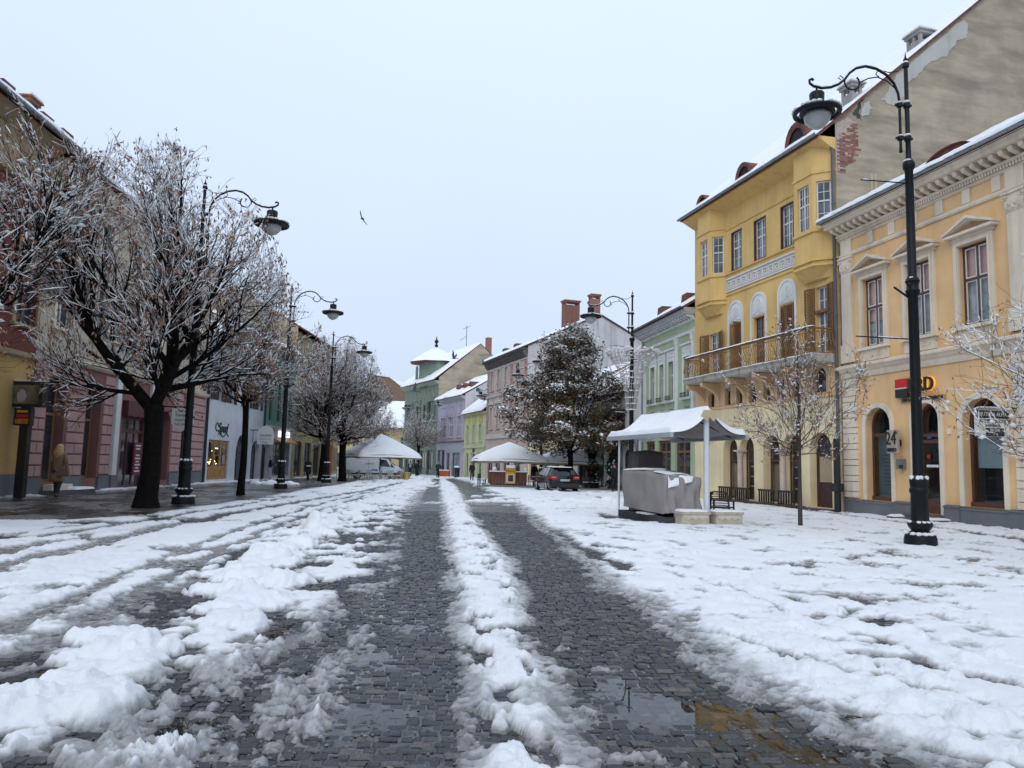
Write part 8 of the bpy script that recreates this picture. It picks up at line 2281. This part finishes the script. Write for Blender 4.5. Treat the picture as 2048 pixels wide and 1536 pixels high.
MB().add([(-0.78, 1.22, 1.70), (0.78, 1.22, 1.70), (0.74, 1.78, 1.23), (-0.74, 1.78, 1.23)], [(0, 1, 2, 3)]).build('windscreen', CARG, van).location = (0, 0.02, 0.03)
snow_slab(van, (-0.8, -2.5, 1.97), (0.8, -2.5, 1.97), (0.78, 0.65, 1.985), (-0.78, 0.65, 1.985), 16, 24, 0.07, 61)

# ------------------------------------------------------------------ people
SKIN = mat('skin', (0.48, 0.29, 0.21), rough=0.6, var=0.08)
def skin_mesh(name, verts, edges, radii, m, parent, root=0, sub=1):
    me = bpy.data.meshes.new(name); me.from_pydata(verts, edges, []); me.update()
    o = bpy.data.objects.new(name, me)
    md = o.modifiers.new('skin', 'SKIN')
    for i, sv in enumerate(me.skin_vertices[0].data):
        r = radii[i]; sv.radius = r if isinstance(r, tuple) else (r, r); sv.use_root = (i == root)
    md.use_smooth_shade = True
    if sub: s_ = o.modifiers.new('sub', 'SUBSURF'); s_.levels = sub; s_.render_levels = sub
    dg = workshop(o)
    m2 = bpy.data.meshes.new_from_object(o.evaluated_get(dg))
    bpy.data.objects.remove(o, do_unlink=True); bpy.data.meshes.remove(me)
    m2.name = name; m2.materials.clear(); m2.materials.append(m)
    m2.polygons.foreach_set('use_smooth', [True] * len(m2.polygons))
    ob = bpy.data.objects.new(name, m2); COL.objects.link(ob); ob.parent = parent
    return ob
def person(label, loc, rz, coat, trousers, hair, pose='stand', longcoat=False, longhair=False, scale=1.0, hood=None, group=None):
    """Faces local +y."""
    t = thing('person', label, 'person', loc, rz, group); t.scale = (scale,) * 3
    st = {'stand': 0.04, 'walk': 0.20, 'phone': 0.03, 'ride': 0.0}[pose]
    hipz = 0.92
    Lk, Rk = (-0.10, st * 0.6, 0.49), (0.10, -st * 0.1, 0.49); La, Ra = (-0.10, st * 0.9, 0.09), (0.10, -st * 1.1, 0.11)
    if pose == 'ride':
        Lk, Rk = (-0.11, 0.34, 0.62), (0.11, 0.26, 0.50); La, Ra = (-0.11, 0.22, 0.28), (0.11, 0.12, 0.10)
    Lt, Rt = (La[0], La[1] + 0.15, 0.045 + (La[2] - 0.09)), (Ra[0], Ra[1] + 0.15, 0.045 + (Ra[2] - 0.09))
    sh = 1.42; lean = 0.18 if pose == 'ride' else 0.02
    if pose == 'phone': Le, Re, Lh, Rh = (-0.24, 0.06, 1.14), (0.24, 0.08, 1.14), (-0.10, 0.30, 1.18), (0.08, 0.32, 1.2)
    elif pose == 'ride': Le, Re, Lh, Rh = (-0.28, 0.40, 1.2), (0.28, 0.40, 1.2), (-0.22, 0.60, 1.03), (0.22, 0.60, 1.03)
    else: Le, Re, Lh, Rh = (-0.25, -0.04, 1.14), (0.25, -0.02, 1.14), (-0.24, 0.08 + st * 0.4, 0.9), (0.23, 0.10, 0.90)
    V = [(0, 0, hipz), (0, lean * 0.4, 1.15), (0, lean, 1.36), (0, lean + 0.01, 1.50), (0, lean + 0.03, 1.57), (0, lean + 0.035, 1.66), (0, lean + 0.03, 1.73),
         (-0.17, lean, sh), Le, Lh, (0.17, lean, sh), Re, Rh, (-0.09, 0, hipz - 0.06), Lk, La, Lt, (0.09, 0, hipz - 0.06), Rk, Ra, Rt]
    E_ = [(0, 1), (1, 2), (2, 3), (3, 4), (4, 5), (5, 6), (2, 7), (7, 8), (8, 9), (2, 10), (10, 11), (11, 12), (0, 13), (13, 14), (14, 15), (15, 16), (0, 17), (17, 18), (18, 19), (19, 20)]
    Rr = [(0.14, 0.10), (0.12, 0.09), (0.15, 0.10), 0.055, 0.07, (0.08, 0.095), 0.05, 0.065, 0.045, 0.034, 0.065, 0.045, 0.034, 0.085, 0.055, 0.042, 0.035, 0.085, 0.055, 0.042, 0.035]
    for h, s in ((9, -1), (12, 1)):          # palm, four unequal fingers and a thumb
        hx, hy, hz = V[h]
        V.append((hx, hy + 0.04, hz - 0.05)); E_.append((h, len(V) - 1)); Rr.append((0.034, 0.02)); palm = len(V) - 1
        for q, ln in enumerate((0.065, 0.078, 0.072, 0.055)):
            V.append((hx + (q - 1.5) * 0.018, hy + 0.05 + 0.01 * q, hz - 0.07 - ln)); E_.append((palm, len(V) - 1)); Rr.append(0.008)
        V.append((hx - s * 0.04, hy + 0.06, hz - 0.08)); E_.append((palm, len(V) - 1)); Rr.append(0.009)
    skin_mesh('body', V, E_, Rr, SKIN, t)
    # face
    fc = MB()
    for s in (-1, 1): fc.blob((s * 0.032, lean + 0.125, 1.655), 0.011, 1, 6, 4, rough=0)
    fc.build('eyes', DARK, t)
    MB().blob((0, lean + 0.14, 1.63), (0.013, 0.022, 0.022), 1, 6, 5, rough=0).build('nose', SKIN, t, smooth=True)
    MB().box(-0.022, 0.022, lean + 0.118, lean + 0.126, 1.592, 1.600).build('mouth', mat('lips', (0.3, 0.1, 0.09), 0.6), t)
    # trousers, shoes
    skin_mesh('trousers', [V[0], V[13], V[14], V[15], V[17], V[18], V[19]], [(0, 1), (1, 2), (2, 3), (0, 4), (4, 5), (5, 6)], [(0.15, 0.11), 0.10, 0.07, 0.062, 0.10, 0.07, 0.062], trousers, t)
    for a, b in ((La, Lt), (Ra, Rt)):
        skin_mesh('shoe', [(a[0], a[1] - 0.03, a[2] - 0.02), (a[0], a[1] + 0.05, a[2] - 0.03), (b[0], b[1] + 0.03, b[2])], [(0, 1), (1, 2)], [(0.055, 0.06), (0.05, 0.05), (0.045, 0.03)], BLACKP, t)
    # jacket or coat: torso and sleeves as one surface
    cv = [(0, 0.0, hipz - 0.08 if not longcoat else 0.88), (0, lean * 0.4, 1.12), (0, lean, 1.36), (0, lean, 1.47), V[7], Le, Lh, V[10], Re, Rh]
    ce = [(0, 1), (1, 2), (2, 3), (2, 4), (4, 5), (5, 6), (2, 7), (7, 8), (8, 9)]
    cr_ = [(0.19, 0.15), (0.175, 0.135), (0.185, 0.13), 0.085, 0.095, 0.07, 0.052, 0.095, 0.07, 0.052]
    if longcoat:
        n = len(cv); cv += [(0, -0.01, 0.62), (0, -0.02, 0.48)]; ce += [(0, n), (n, n + 1)]; cr_ += [(0.235, 0.19), (0.25, 0.20)]
    skin_mesh('coat', cv, ce, cr_, coat, t, root=1)
    hb = MB()
    if longhair:
        hb.blob((0, lean - 0.01, 1.655), (0.115, 0.125, 0.125), 2, 14, 10, rough=0.03)
        hb.blob((0, lean - 0.07, 1.50), (0.145, 0.085, 0.20), 3, 14, 8, rough=0.08)
    else:
        hb.blob((0, lean + 0.0, 1.69), (0.10, 0.115, 0.085), 2, 12, 8, rough=0.03)
    hb.build('hood' if hood else 'hair', hood or hair, t, smooth=True)
    for s in (-1, 1): MB().blob((s * 0.093, lean + 0.03, 1.645), (0.015, 0.025, 0.035), 1, 6, 5, rough=0).build('ear', SKIN, t, smooth=True)
    return t
CAMEL = mat('camel_wool', (0.25, 0.155, 0.08), rough=0.9, var=0.12, vscale=6)
NAVY = mat('dark_navy_cloth', (0.014, 0.017, 0.026), rough=0.85, var=0.2)
BLACKC = mat('black_cloth', (0.012, 0.012, 0.014), rough=0.85, var=0.2)
JEAN = mat('pale_trousers', (0.42, 0.42, 0.44), rough=0.85, var=0.15)
DJEAN = mat('dark_jeans', (0.02, 0.026, 0.04), rough=0.85, var=0.2)
BLOND = mat('blond_hair', (0.56, 0.38, 0.18), rough=0.5, var=0.35, vscale=20)
BROWNH = mat('brown_hair', (0.05, 0.03, 0.02), rough=0.5, var=0.3, vscale=20)
person('person with long blond hair and camel coat walking past the pink house', (-14.9, 24.95, 0.0), 0.12, CAMEL, DJEAN, BLOND, 'walk', True, True, 0.99)
hbg = thing('handbag', 'taupe leather handbag carried over the camel coat', 'bag', (-14.9, 24.95, 0.0), 0.12)
fixn(loft(MB(), [[(0.08 + 0.0, -0.27, 0.72), (0.44, -0.27, 0.72), (0.40, -0.27, 0.96), (0.12, -0.27, 0.96)], [(0.06, -0.20, 0.71), (0.46, -0.20, 0.71), (0.42, -0.20, 0.98), (0.10, -0.20, 0.98)], [(0.08, -0.12, 0.72), (0.44, -0.12, 0.72), (0.40, -0.12, 0.96), (0.12, -0.12, 0.96)]]).build('bag_body', mat('taupe_leather', (0.17, 0.115, 0.085), 0.5, var=0.15), hbg, autosmooth=True))
MB().tube([(0.16, -0.20, 0.96), (0.1, -0.22, 1.2), (-0.12, -0.17, 1.42), (-0.2, 0.0, 1.47)], 0.016, 5).tube([(0.16, -0.20, 0.96), (0.2, -0.2, 1.06), (0.32, -0.2, 1.06), (0.36, -0.2, 0.96)], 0.012, 5).build('strap', mat('taupe_leather', (0.17, 0.115, 0.085)), hbg)
person('person in dark jacket, pale trousers and cap looking down in the archway', (-16.9, 53.2, gz(53)), -1.2, BLACKC, JEAN, mat('pale_cap', (0.35, 0.33, 0.3), 0.8), 'phone')
person('person in dark clothes with pale blue backpack walking away', (-11.35, 86.0, gz(86)), 0.1, BLACKC, BLACKC, BROWNH, 'walk', True)
bp_ = thing('backpack', 'pale blue backpack on the walker in dark clothes', 'backpack', (-11.35, 86.0, gz(86)), 0.1)
MB().blob((0, -0.2, 1.25), (0.15, 0.1, 0.22), 2, 12, 8, rough=0.04).build('bag_body', mat('pale_blue_nylon', (0.25, 0.42, 0.45), 0.7), bp_, smooth=True)
MB().tube([(-0.1, -0.1, 1.4), (-0.1, 0.05, 1.48)], 0.02, 5).tube([(0.1, -0.1, 1.4), (0.1, 0.05, 1.48)], 0.02, 5).build('strap', BLACKC, bp_)
person('person in long navy coat walking beside the backpack wearer', (-10.65, 86.3, gz(86)), 0.0, NAVY, BLACKC, BROWNH, 'walk', True, scale=1.03)
person('cyclist in dark clothes riding away along the wheel track', (-7.65, 80.0, gz(80)), -0.1, NAVY, BLACKC, mat('pale_cap', (0.35, 0.33, 0.3)), 'ride')
bk_ = thing('bicycle', 'dark bicycle under the cyclist on the far road', 'bicycle', (-7.65, 80.0, gz(80)), -0.1)
for y in (-0.35, 0.68):
    w_ = MB(); n = 24
    w_.tube([(0, y + 0.33 * math.cos(2 * PI * k / n), 0.34 + 0.33 * math.sin(2 * PI * k / n)) for k in range(n + 1)], 0.02, 6, cap=False)
    for k in range(8): w_.tube([(0, y, 0.34), (0, y + 0.32 * math.cos(PI * k / 4), 0.34 + 0.32 * math.sin(PI * k / 4))], 0.004, 3)
    w_.build('wheel', TYRE, bk_)
MB().tube([(0, -0.35, 0.34), (0, 0.1, 0.32), (0, 0.5, 0.85), (0, 0.68, 0.34)], 0.02, 6).tube([(0, 0.1, 0.32), (0, -0.06, 0.88)], 0.02, 6).tube([(0, -0.35, 0.34), (0, -0.04, 0.8), (0, 0.48, 0.82)], 0.016, 6).build('frame', BLACKP, bk_)
MB().tube([(-0.26, 0.58, 1.02), (0, 0.5, 1.0), (0.26, 0.58, 1.02)], 0.016, 6).tube([(0, 0.5, 0.85), (0, 0.5, 1.0)], 0.016, 6).build('handlebar', BLACKP, bk_)
MB().blob((0, -0.08, 0.90), (0.08, 0.13, 0.035), 1, 10, 6, rough=0).build('saddle', BLACKP, bk_, smooth=True)
person('person in black standing behind the covered stall', (6.4, 46.0, gz(46)), 0.6, BLACKC, BLACKC, BROWNH, 'stand')
person('person in dark jacket standing at the road end of the bar', (-3.6, 72.0, gz(72)), 0.4, BLACKC, DJEAN, BROWNH, 'stand')
person('person in dark clothes standing under the parasol beside the car', (1.75, 53.4, gz(53)), 2.6, BLACKC, BLACKC, BROWNH, 'stand', scale=0.97)
person('person in navy jacket standing behind the terrace table near the car', (2.75, 53.0, gz(53)), 3.6, NAVY, BLACKC, BROWNH, 'phone')

# ------------------------------------------------------------------ smaller street things
lb = thing('litter_bin', 'black round litter bin capped with snow before the lilac house', 'bin', (-6.3, 90.0, gz(90)), 0)
MB().lathe([(0.34, 0), (0.36, 0.1), (0.30, 0.2), (0.33, 0.95), (0.38, 1.0), (0.38, 1.1), (0.2, 1.2)], 14).build('drum', BLACKP, lb, autosmooth=True); MB().blob((0, 0, 1.22), (0.4, 0.4, 0.16), 1, 12, 8, rough=0.04).build('snow', SNOW, lb, smooth=True)
ob = thing('orange_barrier', 'low orange barrier box before the lilac house', 'barrier', (-8.1, 93.0, gz(93)), -0.3)
MB().box(-0.7, 0.7, -0.2, 0.2, 0, 0.75).build('panel', mat('orange_plastic', (0.45, 0.09, 0.03), 0.5), ob); MB().box(-0.72, 0.72, -0.22, 0.22, 0.75, 0.85).build('snow', SNOW, ob)
sc_ = thing('covered_scooter', 'dark covered scooter with snow on its seat beside the crossing trunks', 'scooter', (-15.1, 56.6, gz(56)), 0.3)
skin_mesh('cover', [(0, -0.7, 0.55), (0, -0.2, 0.75), (0, 0.35, 0.85), (0, 0.6, 1.25), (0, 0.72, 1.45)], [(0, 1), (1, 2), (2, 3), (3, 4)], [(0.22, 0.3), (0.26, 0.32), (0.25, 0.35), (0.3, 0.22), (0.18, 0.16)], BLACKC, sc_)
for y in (-0.62, 0.62): MB().tube([(0, y + 0.24 * math.cos(2 * PI * k / 14), 0.27 + 0.24 * math.sin(2 * PI * k / 14)) for k in range(15)], 0.06, 6).build('wheel', TYRE, sc_)
MB().blob((0, -0.3, 1.06), (0.22, 0.4, 0.07), 2, 12, 6, rough=0.1).build('snow', SNOW, sc_, smooth=True)
sp = thing('sign_post', 'black post with glass display box and small food sign by the ochre wall', 'sign', (-15.55, 24.1, 0), -0.07)
MB().box(-0.14, 0.14, -0.1, 0.1, -0.05, 2.95).build('post', BLACKP, sp)
MB().box(-0.55, 0.55, -0.14, 0.14, 2.9, 3.72).build('display_box', BLACKP, sp)
MB().box(-0.42, 0.48, -0.15, -0.141, 3.0, 3.6).build('display_glass', glass_mat('box_glass', (0.16, 0.13, 0.10), 0.1, 0.8), sp)
dsp = MB().blob((-0.12, -0.152, 3.25), (0.16, 0.006, 0.2), 4, 12, 8, rough=0.1).build('white_figure', mat('figure_white', (0.42, 0.40, 0.37), 0.7), sp)
MB().box(-0.34, 0.22, -0.13, 0.05, 2.3, 2.86).build('food_sign', BLACKP, sp)
MB().box(-0.28, 0.16, -0.136, -0.131, 2.36, 2.52).build('orange_print', mat('food_orange', (0.55, 0.17, 0.03), 0.6, var=0.6, vscale=12), sp)
MB().box(-0.26, 0.14, -0.136, -0.131, 2.56, 2.66).build('red_print', RED, sp); MB().box(-0.24, 0.12, -0.136, -0.131, 2.72, 2.79).build('gold_print', YB, sp)
MB().box(-0.56, 0.56, -0.15, 0.15, 3.721, 3.77).build('snow', SNOW, sp)
FIRG = mat('fir_green', (0.018, 0.04, 0.025), rough=0.7, var=0.5, vscale=9)
for gi, (x, y, lab) in enumerate(((6.35, 53.2, 'dark fir garland column with red and white baubles by the shop door'), (7.35, 49.6, 'dark fir garland column with white baubles nearer the stall'))):
    t = thing('fir_garland', lab, 'garland', (x - 0.6, y - 0.3, gz(y)), 0.3 * gi, 'decorated garlands at the shopfront')
    rs = np.random.RandomState(gi + 90); n = 2600
    a = rs.uniform(0, 2 * PI, n); z = rs.uniform(0, 3.4, n); r = 0.42 * np.sqrt(rs.rand(n)) * (1 + 0.3 * np.sin(z * 5))
    V, Q = leafquads(np.stack([r * np.cos(a), r * np.sin(a), z], 1), 0.09, 1.5); part_mesh('foliage', np_mesh('foliage', V, Q, FIRG), t, 'stuff')
    b1, b2 = MB(), MB()
    for k in range(34):
        aa = rs.uniform(0, 6.28); zz = rs.uniform(0.2, 3.3); (b1 if (k % 3 == 0 and gi == 0) else b2).blob((0.42 * math.cos(aa), 0.42 * math.sin(aa), zz), 0.075, k, 7, 5, rough=0)
    if gi == 0: b1.build('red_baubles', RED, t, smooth=True, kind='stuff')
    b2.build('white_baubles', FRAMEW, t, smooth=True, kind='stuff')
# pigeons
PIG = mat('pigeon_grey', (0.085, 0.095, 0.12), rough=0.7, var=0.3, vscale=14)
def pigeon(loc, yaw, pitch, roll, flap, lab, s=1.0):
    t = thing('pigeon', lab, 'bird', loc, yaw, 'flying pigeons'); t.rotation_euler = (pitch, roll, yaw); t.scale = (s,) * 3
    skin_mesh('body', [(0, -0.19, 0.0), (0, -0.10, 0.0), (0, 0.02, 0.0), (0, 0.10, 0.02), (0, 0.145, 0.045), (0, 0.175, 0.04), (0, 0.20, 0.035)], [(i, i + 1) for i in range(6)], [(0.05, 0.008), (0.035, 0.025), (0.055, 0.05), (0.04, 0.036), (0.024, 0.026), (0.02, 0.02), 0.005], PIG, t)
    for sx in (-1, 1):
        w = MB(); top = [(sx * 0.03, 0.07, 0.02), (sx * 0.15, 0.10, 0.02 + 0.10 * flap), (sx * 0.34, 0.0, 0.02 + 0.30 * flap)]; bot = [(sx * 0.03, -0.07, 0.015), (sx * 0.15, -0.08, 0.015 + 0.10 * flap), (sx * 0.26, -0.07, 0.015 + 0.22 * flap)]
        w.add([top[0], top[1], top[2], bot[2], bot[1], bot[0]] + [(p[0], p[1], p[2] - 0.010) for p in (top[0], top[1], top[2], bot[2], bot[1], bot[0])],
              [(0, 1, 4, 5), (1, 2, 3, 4), (11, 10, 7, 6), (10, 9, 8, 7)] + [(i, i + 6, (i + 1) % 6 + 6, (i + 1) % 6) for i in range(6)])
        fixn(w.build('wing', PIG, t))
    w = MB().add([(-0.03, -0.16, 0), (0.03, -0.16, 0), (0.075, -0.31, 0), (-0.075, -0.31, 0), (-0.03, -0.16, -0.008), (0.03, -0.16, -0.008), (0.075, -0.31, -0.008), (-0.075, -0.31, -0.008)], [(0, 1, 2, 3), (7, 6, 5, 4), (0, 4, 5, 1), (2, 6, 7, 3), (1, 5, 6, 2), (3, 7, 4, 0)])
    w.build('tail', PIG, t)
    return t
pigeon((-6.35, 30, 11.35), 0.9, 0.5, 0.9, 0.25, 'pigeon flying high alone in the empty sky')
pigeon((-5.2, 40, 5.2), 1.6, 0.1, 0.4, 1.2, 'pigeon flying before the dark green corner house')
pigeon((-3.55, 45, 7.7), 1.2, 0.0, 0.2, 1.6, 'pigeon rising before the snowy turret roof', 0.9)
pigeon((-2.0, 45, 5.9), 1.9, 0.2, -0.3, -0.9, 'pigeon flying before the white side of the lilac house')
pigeon((-1.8, 46, 7.5), -1.4, 0.0, 0.4, 0.9, 'pigeon flying beside the cornice of the pink gabled house', 0.9)

bpy.data.scenes.remove(_ws)
